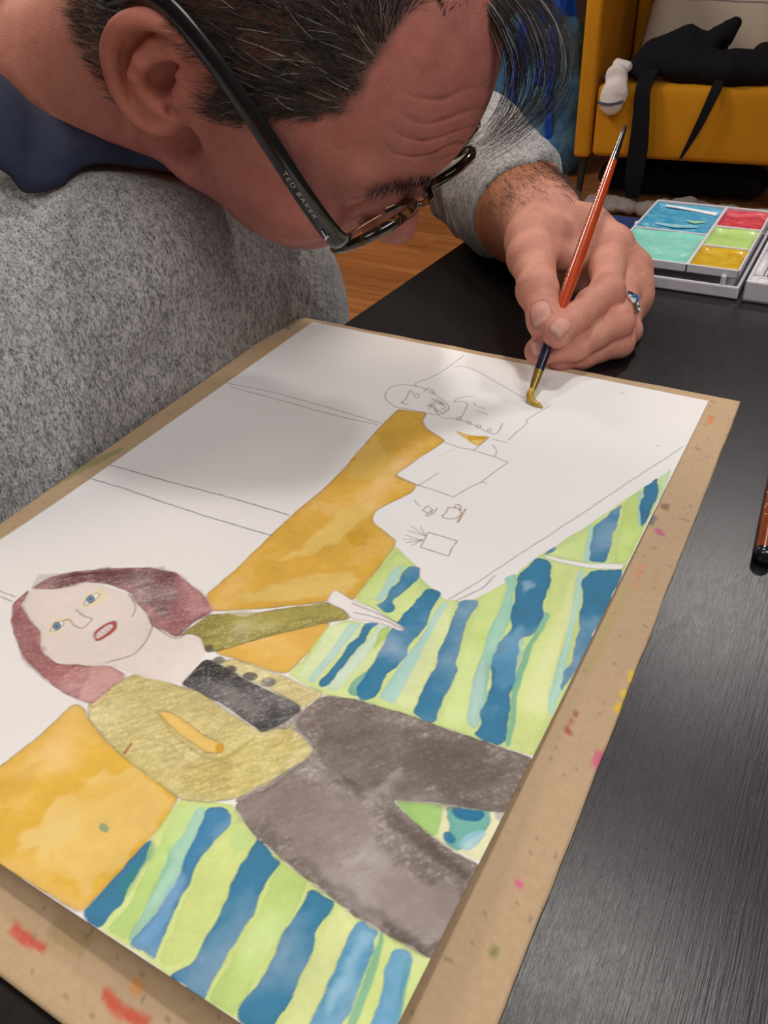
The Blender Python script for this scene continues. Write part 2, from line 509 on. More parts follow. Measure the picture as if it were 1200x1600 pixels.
# dark garment with straps
def vert_normals_np(V, Q):
    N = np.zeros_like(V); n_ = np.cross(V[Q[:, 1]] - V[Q[:, 0]], V[Q[:, 2]] - V[Q[:, 0]])
    for k in range(4): np.add.at(N, Q[:, k], n_)
    return N / (np.linalg.norm(N, axis=1)[:, None] + 1e-9)
def lumps(name, prims, mat, parent=None, vox=0.006, k=0.03, namp=0.006, M=None):
    P = np.array([p for pr in prims for p in pr[0]]); r = max(max(pr[1]) for pr in prims)
    f = Field(P.min(0) - r - 0.03, P.max(0) + r + 0.03, vox)
    for pts, rads, *fl in prims: f.chain([np.array(p) for p in pts], rads, k, flat=fl[0] if fl else None)
    v, t, q = f.mesh(); v = v.astype(np.float32)
    nn = vert_normals_np(v, q)
    v = v + nn * (namp * vnoise(v, 22, 3, 3))[:, None]
    return link(name, np_mesh(name, v, t, q), mat, parent)
INK = fabric('black_cloth', (0.0075, 0.0085, 0.013), 300)
garment = empty('garment', ch(0.40, 0.12, -0.31))
tag(garment, 'black garment heaped on the yellow armchair seat with two straps hanging down', 'garment')
lumps('cloth_heap', [([ch(0.20, 0.06, -0.255), ch(0.33, 0.06, -0.262), ch(0.48, 0.04, -0.275), ch(0.585, 0.05, -0.270)], [0.045, 0.055, 0.052, 0.050]),
                     ([ch(0.20, 0.10, -0.235), ch(0.32, 0.12, -0.215), ch(0.41, 0.14, -0.230)], [0.035, 0.050, 0.035]),
                     ([ch(0.36, 0.10, -0.225), ch(0.43, 0.11, -0.180), ch(0.455, 0.12, -0.155)], [0.030, 0.030, 0.020]),
                     ([ch(0.14, 0.05, -0.285), ch(0.20, 0.04, -0.290)], [0.022, 0.030]),
                     ([ch(0.56, 0.11, -0.25), ch(0.60, 0.12, -0.26)], [0.042, 0.035])], INK, garment, 0.006, 0.025, 0.008)
def ribbon(name, pts, width, thick, mat, parent, wdir, n=24):
    c = spline(pts, n); wdir = unit(wdir)
    wd = np.interp(np.linspace(0, 1, n), np.linspace(0, 1, len(width)), width)
    T = np.gradient(c, axis=0); T /= np.linalg.norm(T, axis=1)[:, None]
    V = []
    for i in range(n):
        nn = unit(np.cross(T[i], wdir))
        for a, b in ((-1, -1), (1, -1), (1, 1), (-1, 1)): V.append(c[i] + wdir * a * wd[i] / 2 + nn * b * thick / 2)
    F = []
    for i in range(n - 1):
        for j in range(4):
            k = (j + 1) % 4; F.append((i * 4 + j, i * 4 + k, i * 4 + 4 + k, i * 4 + 4 + j))
    F.append((3, 2, 1, 0)); F.append((n * 4 - 4, n * 4 - 3, n * 4 - 2, n * 4 - 1))
    me = np_mesh(name, np.array(V), None, np.array(F), False)
    bm = bmesh.new(); bm.from_mesh(me); bmesh.ops.recalc_face_normals(bm, faces=bm.faces); bm.to_mesh(me); bm.free()
    return link(name, me, mat, parent)
ud = (CU[0], CU[1], 0)
ribbon('strap', [ch(0.225, 0.03, -0.26), ch(0.215, -0.035, -0.33), ch(0.222, -0.040, -0.42), ch(0.225, -0.038, -0.52), ch(0.222, -0.030, -0.62), ch(0.222, -0.01, -0.69)], [0.055, 0.050, 0.056, 0.066, 0.062, 0.045], 0.008, INK, garment, ud)
ribbon('strap', [ch(0.452, 0.0, -0.30), ch(0.440, -0.035, -0.35), ch(0.408, -0.036, -0.45), ch(0.372, -0.034, -0.54)], [0.034, 0.032, 0.026, 0.010], 0.006, INK, garment, ud)

# white sock draped over the front of the seat
WHITE = fabric('white_cotton', (0.82, 0.81, 0.82), 350)
sock = empty('sock', ch(0.125, 0.0, -0.31))
tag(sock, 'white sock with a grey band on the corner of the yellow armchair seat', 'sock')
lumps('sock_foot', [([ch(0.112, 0.035, -0.285), ch(0.118, -0.012, -0.292), ch(0.120, -0.026, -0.345), ch(0.112, -0.028, -0.375)], [0.026, 0.034, 0.044, 0.041], ((CW[0], CW[1], 0.25), 2.2)),
                    ([ch(0.108, 0.03, -0.262), ch(0.142, 0.02, -0.270)], [0.016, 0.018])], WHITE, sock, 0.004, 0.012, 0.004)
ribbon('sock_band', [ch(0.068, -0.040, -0.372), ch(0.112, -0.049, -0.375), ch(0.156, -0.040, -0.366)], [0.008, 0.008, 0.008], 0.004, fabric('slate_knit', (0.09, 0.11, 0.16)), sock, (0, 0, 1))
o = lumps('hair_clip', [([ch(0.070, 0.03, -0.305), ch(0.088, 0.015, -0.307)], [0.013, 0.011])], plain('dark_grey_plastic', (0.05, 0.05, 0.055), 0.5), None, 0.003, 0.01, 0.003)
o.name = 'small_cloth'; tag(o, 'small dark grey scrap of cloth beside the white sock', 'cloth')
o = lumps('yellow_cloth', [([ch(0.645, 0.05, -0.285), ch(0.640, 0.03, -0.22), ch(0.66, 0.05, -0.19)], [0.025, 0.028, 0.022]), ([ch(0.64, 0.01, -0.29), ch(0.67, 0.02, -0.24)], [0.024, 0.03])], fabric('yellow_knit', (0.66, 0.36, 0.02)), None, 0.005, 0.015, 0.007)
tag(o, 'crumpled yellow cloth at the right end of the black garment', 'cloth')

# blue patterned bag left of the armchair
def batik():
    m = NT('blue_batik'); co = m.coord()
    n = m.noise(7, 5, 0.65, co, 1.4); n2 = m.noise(22, 4, 0.6, co, 0.6)
    c = m.ramp(n.outputs[0], [(0.30, (0.018, 0.08, 0.25)), (0.48, (0.05, 0.20, 0.42)), (0.60, (0.12, 0.34, 0.52)), (0.75, (0.24, 0.45, 0.60))])
    c = m.mix(0.35, c, m.ramp(n2.outputs[0], [(0.3, (0.02, 0.08, 0.28)), (0.7, (0.13, 0.30, 0.42))]))
    return m.set(c, 0.7, m.bump(n2.outputs[0], 0.2, 0.004))
BATIK = batik()
bag = empty('fabric_bag', (-0.98, 3.02, FLOOR_Z))
tag(bag, 'blue patterned fabric bag standing on the floor left of the armchair', 'bag')
f = Field((-1.30, 2.84, FLOOR_Z), (-0.72, 3.34, -0.05), 0.008)
f.chain([(-1.08, 3.09, FLOOR_Z + 0.10), (-0.90, 3.09, FLOOR_Z + 0.10)], [0.115, 0.115], 0.02)
f.chain([(-1.08, 3.10, FLOOR_Z + 0.30), (-0.89, 3.10, FLOOR_Z + 0.30)], [0.105, 0.105], 0.08)
f.chain([(-1.07, 3.11, FLOOR_Z + 0.50), (-0.90, 3.11, FLOOR_Z + 0.50)], [0.07, 0.07], 0.08)
f.cone((-1.09, 3.09, FLOOR_Z + 0.1), (-1.06, 3.11, FLOOR_Z + 0.52), 0.11, 0.06, 0.05); f.cone((-0.88, 3.09, FLOOR_Z + 0.1), (-0.90, 3.11, FLOOR_Z + 0.52), 0.11, 0.06, 0.05)
z_ = f.ax[2][None, None, :]; f.d = np.maximum(f.d, (FLOOR_Z + 0.006 - z_))
v, t, q = f.mesh(); v = v.astype(np.float32); nn = vert_normals_np(v, q)
v += nn * (0.016 * vnoise(v * np.array((1, 1, 0.4), dtype=np.float32), 9, 2, 3) * smooth01(v[:, 2], FLOOR_Z + 0.01, FLOOR_Z + 0.08))[:, None]
v[:, 2] = np.maximum(v[:, 2], FLOOR_Z + 0.002)
link('bag_body', np_mesh('bag_body', v, t, q), BATIK, bag)
ROYAL = fabric('royal_blue_webbing', (0.012, 0.09, 0.60), 300)
ribbon('handle', [(-0.885, 3.0, FLOOR_Z + 0.06), (-0.895, 2.975, FLOOR_Z + 0.22), (-0.905, 3.00, FLOOR_Z + 0.42), (-0.915, 3.03, FLOOR_Z + 0.60), (-0.90, 3.07, FLOOR_Z + 0.72), (-0.87, 3.10, FLOOR_Z + 0.60), (-0.86, 3.11, FLOOR_Z + 0.50)], [0.028] * 3, 0.004, ROYAL, bag, (1, 0.1, 0))
ribbon('handle', [(-1.06, 3.0, FLOOR_Z + 0.06), (-1.06, 2.975, FLOOR_Z + 0.25), (-1.05, 3.00, FLOOR_Z + 0.45), (-1.00, 3.03, FLOOR_Z + 0.66), (-0.96, 3.05, FLOOR_Z + 0.45), (-0.955, 2.99, FLOOR_Z + 0.35)], [0.035] * 3, 0.004, ROYAL, bag, (1, 0.1, 0))
# royal blue cloth pushed into the top of the bag
lumps('cloth_bundle', [([(-1.06, 3.12, FLOOR_Z + 0.56), (-0.98, 3.10, FLOOR_Z + 0.63), (-0.90, 3.12, FLOOR_Z + 0.57)], [0.045, 0.055, 0.04])], ROYAL, bag, 0.006, 0.03, 0.012)

# things pushed under the armchair
o = lumps('black_bag', [([ch(0.10, 0.22, FLOOR_Z + 0.07), ch(0.35, 0.24, FLOOR_Z + 0.085), ch(0.60, 0.22, FLOOR_Z + 0.075)], [0.055, 0.075, 0.06])], INK, None, 0.009, 0.03, 0.010)
tag(o, 'black bag pushed under the yellow armchair', 'bag')
GREYCLOTH = fabric('pale_grey_cloth', (0.30, 0.27, 0.275), 250)
o = lumps('floor_cloth', [([ch(0.10, -0.02, FLOOR_Z + 0.030), ch(0.20, -0.03, FLOOR_Z + 0.032)], [0.055, 0.045], ((0, 0, 1), 1.9))], GREYCLOTH, None, 0.005, 0.02, 0.016)
tag(o, 'small pale cloth on the floor by the left armchair leg', 'cloth')
o = lumps('floor_cloth', [([ch(0.30, -0.03, FLOOR_Z + 0.034), ch(0.42, -0.03, FLOOR_Z + 0.036), ch(0.66, -0.03, FLOOR_Z + 0.028)], [0.055, 0.070, 0.050], ((0, 0, 1), 2.0))], GREYCLOTH, None, 0.005, 0.02, 0.016)
tag(o, 'long pale grey cloth lying on the floor under the armchair front', 'cloth')
# ---------------------------------------------------------------- skin material
def skin_material():
    m = NT('skin')
    co = m.coord()
    c = m.attr('Col')
    mott = m.noise(90, 5, 0.65, co)
    c = m.mix(1.0, c, m.ramp(mott.outputs[0], [(0.3, (0.86, 0.78, 0.77)), (0.7, (1.10, 1.12, 1.12))]), 'MULTIPLY')
    fine = m.noise(700, 4, 0.7, co)
    vor = m.n('ShaderNodeTexVoronoi'); vor.inputs['Scale'].default_value = 900; m.l(co, vor.inputs['Vector'])
    nr = m.bump(vor.outputs['Distance'], 0.30, 0.0004, m.bump(fine.outputs[0], 0.35, 0.0007))
    r = m.ramp(mott.outputs[0], [(0.3, (0.50,) * 3), (0.7, (0.64,) * 3)])
    mat = m.set(c, r, nr)
    b = m.b.inputs
    b['Subsurface Weight'].default_value = 0.12
    b['Subsurface Radius'].default_value = (1.0, 0.35, 0.2)
    b['Subsurface Scale'].default_value = 0.004
    b['Specular IOR Level'].default_value = 0.3
    return mat
SKIN = skin_material()
TONE = np.array((0.55, 0.255, 0.185), dtype=np.float32)
PINK = np.array((0.60, 0.205, 0.165), dtype=np.float32)
NAIL = np.array((0.60, 0.30, 0.245), dtype=np.float32)

# ---------------------------------------------------------------- left hand and forearm (joints: origin and axes of the scene)
J = {k: np.array(v) for k, v in {'elbow': [-0.0648, 0.3351, 0.034],
     'cuff': [0.0675, 0.1869, 0.041],
     'fore': [0.0981, 0.1459, 0.0404],
     'wrist': [0.1174, 0.1238, 0.0437],
     'thCMC': [0.1278, 0.0869, 0.045],
     'thMCP': [0.1381, 0.0582, 0.0439],
     'thIP': [0.1551, 0.0265, 0.0366],
     'thTip': [0.1675, 0.0054, 0.0278],
     'iMCP': [0.1768, 0.0997, 0.0418],
     'iPIP': [0.1899, 0.0516, 0.0321],
     'iDIP': [0.1829, 0.0193, 0.0276],
     'iTip': [0.1787, -0.0029, 0.0256],
     'mMCP': [0.1906, 0.1013, 0.0275],
     'mPIP': [0.1993, 0.0446, 0.0163],
     'mDIP': [0.1849, 0.0158, 0.0107],
     'mTip': [0.1674, 0.0002, 0.0105],
     'rMCP': [0.1967, 0.0906, 0.0148],
     'rPIP': [0.2016, 0.0462, 0.0034],
     'rDIP': [0.186, 0.0256, -0.0005],
     'rTip': [0.1757, 0.0155, 0.0004],
     'web': [0.1486, 0.0729, 0.0399],
     'ring': [0.2002, 0.0608, 0.0188],
     'pMCP': [0.1927, 0.1006, 0.0068],
     'pPIP': [0.2026, 0.0622, 0.0044],
     'pDIP': [0.188, 0.0416, 0.0025],
     'pTip': [0.1787, 0.0315, 0.0044]}.items()}

def build_hand():
    f = Field((0.02, -0.016, -0.012), (0.222, 0.245, 0.088), 0.00085)
    w = J['wrist']
    # forearm: oval section, thinner at the wrist
    f.chain([J['cuff'] + (J['cuff'] - J['fore']) * 0.9, J['cuff'], J['fore'], w], [0.039, 0.0368, 0.0312, 0.0245], 0.02)
    f.cone(J['fore'] + np.array((0.004, 0.004, 0.004)), w + np.array((0.006, 0.006, 0.006)), 0.024, 0.020, 0.012)
    # palm: metacarpals
    carp = {'i': w + np.array((0.012, -0.006, 0.006)), 'm': w + np.array((0.016, -0.004, -0.002)),
            'r': w + np.array((0.018, 0.0, -0.011)), 'p': w + np.array((0.016, 0.002, -0.020))}
    for k, r in (('i', 0.0125), ('m', 0.0125), ('r', 0.012), ('p', 0.0115)):
        a, b = carp[k], J[k + 'MCP']
        mid = (a + b) / 2 + np.array((0.003, 0.003, 0.003))
        f.chain([a, mid, b], [0.016, 0.0138, r], 0.010)
    # fill of the palm, heel and thumb ball
    f.cone(carp['m'] + np.array((0.0, -0.010, -0.012)), (J['mMCP'] + J['rMCP']) / 2 + np.array((-0.012, -0.004, -0.006)), 0.015, 0.011, 0.012)
    f.chain([w + np.array((0.002, -0.006, -0.002)), J['thCMC'], J['thMCP']], [0.020, 0.0170, 0.0142], 0.012)
    f.cone(J['thCMC'] + np.array((0.006, 0.004, 0.004)), J['iMCP'] + np.array((-0.016, -0.004, -0.006)), 0.0125, 0.0085, 0.012)   # web of the thumb
    f.cone(J['web'], J['iMCP'] + np.array((-0.012, -0.012, -0.006)), 0.0075, 0.007, 0.010)
    # fingers, far ones first; a finger keeps a crease against its neighbour
    rad = {'p': (0.0098, 0.0084, 0.0076, 0.0068), 'r': (0.0110, 0.0094, 0.0084, 0.0074), 'm': (0.0116, 0.0100, 0.0088, 0.0078), 'i': (0.0116, 0.0099, 0.0087, 0.0077)}
    for k in 'prmi':
        p = [J[k + s] for s in ('MCP', 'PIP', 'DIP', 'Tip')]
        r = rad[k]
        g = Field(f.lo, f.lo + (f.n - 1) * f.vox, f.vox)
        g.cone(p[0], p[1], r[0], r[1] * 0.97, 0.003)
        g.cone(p[1], p[2], r[1], r[2] * 0.98, 0.005)
        g.cone(p[2], p[3], r[2], r[3], 0.004)
        u = unit(p[1] - p[0]); v = unit(p[2] - p[1])
        back = unit(u - v)                                    # outside of the bend
        g.sph(p[1] + back * 0.0026, r[1] * 0.86, 0.006)       # knuckle
        g.sph((p[0] + p[1]) / 2 - back * 0.002, r[1] * 0.98, 0.006)
        g.sph((p[1] + p[2]) / 2 - back * 0.0012, r[2] * 0.98, 0.005)
        g.sph(p[3] - back * 0.0005, r[3] * 1.02, 0.004)
        s = g.d < 0.02
        d, e, kk = f.d[s], g.d[s], 0.0022
        # stronger blend at the root
        idx = np.argwhere(s)
        pos = f.lo + idx * f.vox
        t = np.clip(((pos - p[0]) @ u) / np.linalg.norm(p[1] - p[0]), 0, 1)
        kk = 0.010 * (1 - smooth01(t, 0.05, 0.5)) + 0.0016
        h = np.clip(0.5 + 0.5 * (d - e) / kk, 0, 1)
        f.d[s] = d * (1 - h) + e * h - kk * h * (1 - h)
        f.sph(p[0] + unit(np.array((0.5, 0.4, 0.8))) * 0.0045, r[0] * 0.84, 0.006)
    # thumb
    u = unit(J['thIP'] - J['thMCP'])
    f.cone(J['thMCP'], J['thIP'], 0.0142, 0.0118, 0.005)
    f.cone(J['thIP'], J['thTip'], 0.0118, 0.0100, 0.004)
    f.sph(J['thIP'] + np.array((-0.002, -0.002, 0.0015)), 0.0112, 0.005)
    f.sph(J['thTip'] + np.array((-0.0004, 0.001, 0.0)), 0.0101, 0.004)
    f.sph(J['thMCP'] + np.array((-0.003, -0.001, 0.002)), 0.0125, 0.006)
    return f

def nail_frames():
    """centre, length axis, width axis, outward axis, half sizes of each visible nail"""
    cam_p = np.array(CAM_POS)
    out = []
    for k, back, hl, hw in (('th', (-0.15, -0.55, 0.82), 0.0072, 0.0062), ('i', (0.25, -0.62, 0.72), 0.0062, 0.0050), ('m', (-0.05, -0.80, 0.58), 0.0058, 0.0046),
                            ):
        tip = J[k + 'Tip']; pre = J[('thIP' if k == 'th' else k + 'DIP')]
        L = unit(tip - pre); N = np.array(back); N = unit(N - L * (N @ L)); Wd = np.cross(L, N)
        out.append((k, tip, L, Wd, N, hl, hw))
    return out

hf = build_hand()
HV, HT, HQ = hf.mesh()
HV = HV.astype(np.float32)
def shade_hand(V):
    C = np.tile(TONE, (len(V), 1))
    Vn = V.copy()
    for k in 'imrp':
        for j, s, a in (('PIP', 0.011, 0.55), ('MCP', 0.013, 0.30), ('DIP', 0.008, 0.35), ('Tip', 0.010, 0.45)):
            w = np.exp(-((V - J[k + j]) ** 2).sum(1) / s ** 2)[:, None] * a
            C = C * (1 - w) + PINK * w
    for j, s, a in (('thIP', 0.013, 0.25), ('thTip', 0.013, 0.5)):
        w = np.exp(-((V - J[j]) ** 2).sum(1) / s ** 2)[:, None] * a
        C = C * (1 - w) + PINK * w
    # tanned forearm
    t = smooth01(((V - J['wrist']) @ unit(J['cuff'] - J['wrist'])), -0.012, 0.030)[:, None]
    C = C * (1 - t) + np.array((0.34, 0.118, 0.045)) * t
    # creases across the knuckles
    for k in ('th', 'i', 'm', 'r'):
        js = (('thMCP', 'thIP', 'thTip'),) if k == 'th' else ((k + 'MCP', k + 'PIP', k + 'DIP'), (k + 'PIP', k + 'DIP', k + 'Tip'))
        for n, (a, b, c) in enumerate(js):
            u, v = unit(J[b] - J[a]), unit(J[c] - J[b])
            back = unit(u - v) if n == 0 and k != 'th' else unit(np.array((0, -0.6, 0.8)))
            ax = unit(u + v)
            q = V - J[b]
            s = q @ ax; o = q @ back
            near = np.exp(-(np.linalg.norm(q, axis=1) / 0.0125) ** 4) * smooth01(o, 0.002, 0.007)
            amp = 0.00048 if n == 0 else 0.00034
            wr = np.maximum(0, np.cos(s * 2 * np.pi / 0.0026 + 2.0 * vnoise(V, 220, 3, 1))) ** 3
            Vn -= (back[None, :] * (amp * near * wr)[:, None]).astype(np.float32)
    def seg(a, b):
        t = np.clip((V - a) @ (b - a) / ((b - a) @ (b - a)), 0, 1)[:, None]
        return np.linalg.norm(V - a - t * (b - a), axis=1)
    near_of = {k: seg(J['thIP' if k == 'th' else k + 'DIP'], J[k + 'Tip']) for k in ('th', 'i', 'm', 'r')}
    for k, tip, L, Wd, N, hl, hw in nail_frames():
        mine = near_of[k] <= np.min([near_of[o] for o in near_of if o != k], axis=0)
        q = V - tip
        l, w_, o = q @ L, q @ Wd, q @ N
        e = np.sqrt((np.abs(w_) / hw) ** 3.5 + (np.abs(l - 0.001) / hl) ** 3.5 + 1e-12) ** (1 / 1.75)
        on = (o > 0.0015) & mine
        inside = smooth01(1.08 - e, 0.0, 0.12) * on
        rim = np.exp(-((e - 1.05) / 0.10) ** 2) * on
        Vn += (N[None, :] * (0.00035 * inside - 0.0006 * rim)[:, None]).astype(np.float32)
        edge = smooth01(l, hl * 0.72, hl * 0.9)
        nc = NAIL * (1 - edge[:, None]) + np.array((0.64, 0.40, 0.32)) * edge[:, None]
        C = C * (1 - inside[:, None]) + nc * inside[:, None]
        C *= (1 - 0.3 * rim)[:, None]
    return Vn, C
HV, HC = shade_hand(HV)
# ---------------------------------------------------------------- head and neck, sculpted in the head's own axes (x face, y left, z crown)
HEAD_O = np.array((0.0171, -0.0300, 0.1666))
HEAD_M = np.array(((0.66382, 0.05728, 0.74569), (0.07989, 0.98593, -0.14685), (-0.74361, 0.15705, 0.64991)))
def h2w(P): return np.asarray(P) @ HEAD_M.T + HEAD_O
def w2h(P): return (np.asarray(P) - HEAD_O) @ HEAD_M
NECK_BASE_W = np.array((-0.175, -0.040, 0.125))
NECK_BASE = w2h(NECK_BASE_W)

def ear_frame(side):
    fa = np.array((0.9062, 0.4229, 0.0)); bb = np.array((-0.0214, 0.0459, 0.9987)); nn = np.array((0.4223, -0.9050, 0.0507))
    c = np.array((-0.012, -0.0745, 0.0))
    if side > 0:
        for v in (fa, bb, nn, c): v[1] *= -1
    return c, fa, bb, nn

def build_ear(f, side):
    c, fa, bb, nn = ear_frame(side)
    def P(a, b, o=0.0): return c + fa * a * 1e-3 + bb * b * 1e-3 + nn * o * 1e-3
    R = np.array((fa, bb, nn))
    # shell of the auricle
    f.ell(P(-9, 8, -2.0), (0.0195, 0.0280, 0.0032), 0.006, R=R)
    f.ell(P(-12, 15, -1.0), (0.0165, 0.0205, 0.0032), 0.004, R=R)
    f.ell(P(-1, -14, -1.0), (0.0105, 0.0125, 0.0038), 0.006, R=R)        # lobe
    f.ell(P(2, 6, -10), (0.015, 0.022, 0.010), 0.008, R=R)               # root
    # concha and scapha
    f.ell(P(-4.5, 9.5, 3.0), (0.0100, 0.0125, 0.0085), 0.003, 'sub', R=R)
    f.ell(P(0.0, 3.0, 1.5), (0.0065, 0.0085, 0.0095), 0.003, 'sub', R=R)
    f.chain([P(-17, 27, 1.6), P(-21.5, 18, 1.6), P(-22.8, 7, 1.6), P(-19.5, -4, 1.6), P(-13, -13, 1.4)], [0.0022, 0.0030, 0.0030, 0.0026, 0.0018], 0.002, 'sub')
    # antihelix with its two arms
    f.chain([P(-3, 23, 0.6), P(-10, 19, 1.4), P(-15.0, 9, 2.0), P(-15.2, 0, 1.8), P(-10.5, -6.5, 1.2), P(-4, -9.5, 1.2), P(1.5, -8.8, 1.0)], [0.0020, 0.0026, 0.0030, 0.0030, 0.0028, 0.0028, 0.0026], 0.0035)
    f.chain([P(-8, 31, 0.6), P(-13, 22, 1.0), P(-15, 12, 1.4)], [0.0018, 0.0024, 0.0026], 0.004)
    # helix rim
    hel = spline([P(1.5, 14, 1.0), P(6.5, 23, 1.4), P(3.5, 31.5, 2.4), P(-5, 36.6, 3.2), P(-14, 36.2, 3.6), P(-23, 31, 3.8), P(-28.6, 22.5, 3.8), P(-30.3, 11.5, 3.4), P(-28.4, 0.5, 2.8), P(-23, -10.5, 1.8), P(-15, -20.2, 0.8), P(-7, -24.6, 0.2), P(1, -24.2, -0.2), P(6, -19, -0.6)], 34)
    rr = np.interp(np.linspace(0, 1, 34), [0, .08, .25, .5, .68, .82, 1], [0.0018, 0.0030, 0.0037, 0.0036, 0.0030, 0.0030, 0.0034])
    f.chain(list(hel), list(rr), 0.0028)
    # tragus, antitragus, lobe attachment
    f.ell(P(7.2, 5.5, 0.6), (0.0050, 0.0070, 0.0036), 0.004, R=R)
    f.sph(P(2.2, -9.2, 1.2), 0.0034, 0.003)
    f.ell(P(6.8, -14, -2.0), (0.0055, 0.0075, 0.0045), 0.006, R=R)
    f.ell(P(11.0, 12, -2.5), (0.006, 0.015, 0.005), 0.008, R=R)
    f.sph(P(5.5, -5.5, 2.0), 0.0026, 0.003, 'sub')                       # notch

def build_head():
    f = Field((-0.235, -0.105, -0.165), (0.128, 0.108, 0.142), 0.00125)
    # neck first, then the skull over it
    f.chain([np.array((-0.030, 0, -0.015)), np.array((-0.050, 0, -0.062)), NECK_BASE], [0.056, 0.055, 0.074], 0.03)
    f.ell((-0.006, 0, 0.046), (0.099, 0.0765, 0.084), 0.02)
    f.ell((-0.045, 0, 0.025), (0.060, 0.064, 0.060), 0.03)
    f.ell((0.043, 0, 0.050), (0.0545, 0.0625, 0.060), 0.025)
    f.ell((0.040, 0, -0.012), (0.051, 0.0555, 0.062), 0.02)
    for s in (-1, 1):
        f.ell((0.030, s * 0.055, 0.010), (0.050, 0.0165, 0.042), 0.02)                      # temple
        f.ell((0.062, s * 0.047, -0.002), (0.024, 0.0205, 0.0165), 0.016)                   # cheekbone
        f.cone((-0.002, s * 0.0515, -0.016), (0.004, s * 0.0480, -0.0420), 0.016, 0.0135, 0.018)
        f.cone((0.004, s * 0.0475, -0.0425), (0.062, s * 0.0150, -0.0535), 0.0135, 0.0115, 0.018)   # jaw
        f.ell((0.046, s * 0.032, -0.025), (0.033, 0.0255, 0.026), 0.018)                     # cheek
        f.cone((0.0855, s * 0.012, 0.041), (0.0755, s * 0.046, 0.042), 0.0115, 0.0100, 0.012)   # brow
    f.ell((0.0680, 0, -0.0530), (0.0160, 0.0190, 0.0135), 0.012)                             # chin
    f.ell((0.0635, 0, -0.032), (0.0270, 0.0265, 0.022), 0.014)                                 # mouth barrel
    f.ell((0.033, 0, -0.047), (0.043, 0.034, 0.016), 0.02)                                   # under the chin
    for s in (-1, 1):
        f.ell((0.096, s * 0.032, 0.019), (0.0160, 0.0165, 0.0125), 0.010, 'sub')            # eye socket
        f.sph((0.0735, s * 0.0315, 0.0180), 0.0130, 0.002)                                   # lidded eye
        f.cone((0.0855, s * 0.022, 0.0170), (0.0785, s * 0.043, 0.0160), 0.0022, 0.0022, 0.004)
    # nose
    f.chain([(0.0905, 0, 0.030), (0.0965, 0, 0.014), (0.1045, 0, 0.000), (0.1085, 0, -0.006)], [0.0075, 0.0072, 0.0082, 0.0092], 0.008)
    f.cone((0.093, 0, -0.004), (0.101, 0, -0.012), 0.012, 0.0088, 0.010)
    for s in (-1, 1):
        f.sph((0.0985, s * 0.0112, -0.0105), 0.0070, 0.005)
        f.sph((0.1015, s * 0.0062, -0.0175), 0.0032, 0.002, 'sub')
    # lips
    f.chain([(0.084, -0.024, -0.0335), (0.0905, -0.010, -0.0315), (0.0915, 0, -0.0322), (0.0905, 0.010, -0.0315), (0.084, 0.024, -0.0335)], [0.0022, 0.0042, 0.0044, 0.0042, 0.0022], 0.004)
    f.chain([(0.083, -0.022, -0.0370), (0.0890, -0.010, -0.0395), (0.0900, 0, -0.0400), (0.0890, 0.010, -0.0395), (0.083, 0.022, -0.0370)], [0.0022, 0.0046, 0.0050, 0.0046, 0.0022], 0.004)
    f.chain([(0.086, -0.024, -0.0350), (0.0955, 0, -0.0358), (0.086, 0.024, -0.0350)], [0.0008, 0.0012, 0.0008], 0.001, 'sub')
    # tendon and hollow of the neck
    f.cone((-0.018, -0.052, -0.030), NECK_BASE + np.array((0.05, -0.035, 0.02)), 0.010, 0.012, 0.02)
    f.ell((0.004, -0.066, -0.030), (0.010, 0.010, 0.018), 0.014, 'sub')
    f.ell((0.004, 0.066, -0.030), (0.010, 0.010, 0.018), 0.014, 'sub')
    for s in (-1, 1): build_ear(f, s)
    return f

HF = build_head()
FV, FT, FQ = HF.mesh()
FV = FV.astype(np.float32)
HAIR_Z = [-0.06, 0.010, 0.016, 0.0276, 0.0400, 0.0480, 0.0589, 0.0681, 0.0875, 0.0992, 0.1097, 0.125]
HAIR_X = [-0.035, 0.010, 0.020, 0.0290, 0.0325, 0.0410, 0.0524, 0.0584, 0.0573, 0.0510, 0.0470, 0.045]
def hair_mask(V):
    """0..1 where the scalp carries hair (head axes)"""
    x, y, z = V[:, 0], V[:, 1], V[:, 2]
    ay = np.abs(y)
    n = vnoise(V, 90, 5, 2) * 0.004
    front = np.interp(z, HAIR_Z, HAIR_X)
    m = smooth01(front + n - x, -0.003, 0.004)
    low = np.where(x > 0.007, 0.012, -0.045)
    m *= smooth01(z + n, low - 0.004, low + 0.004)
    ear = (x > -0.034) & (x < 0.0085) & (z < 0.0395 - 0.15 * np.abs(x + 0.012)) & (ay > 0.05)
    m *= 1 - ear
    m *= (ay < 0.0795) | (z > 0.045)
    m *= 1 - ((x > -0.06) & (x < -0.02) & (ay > 0.074) & (z < 0.045))
    return m

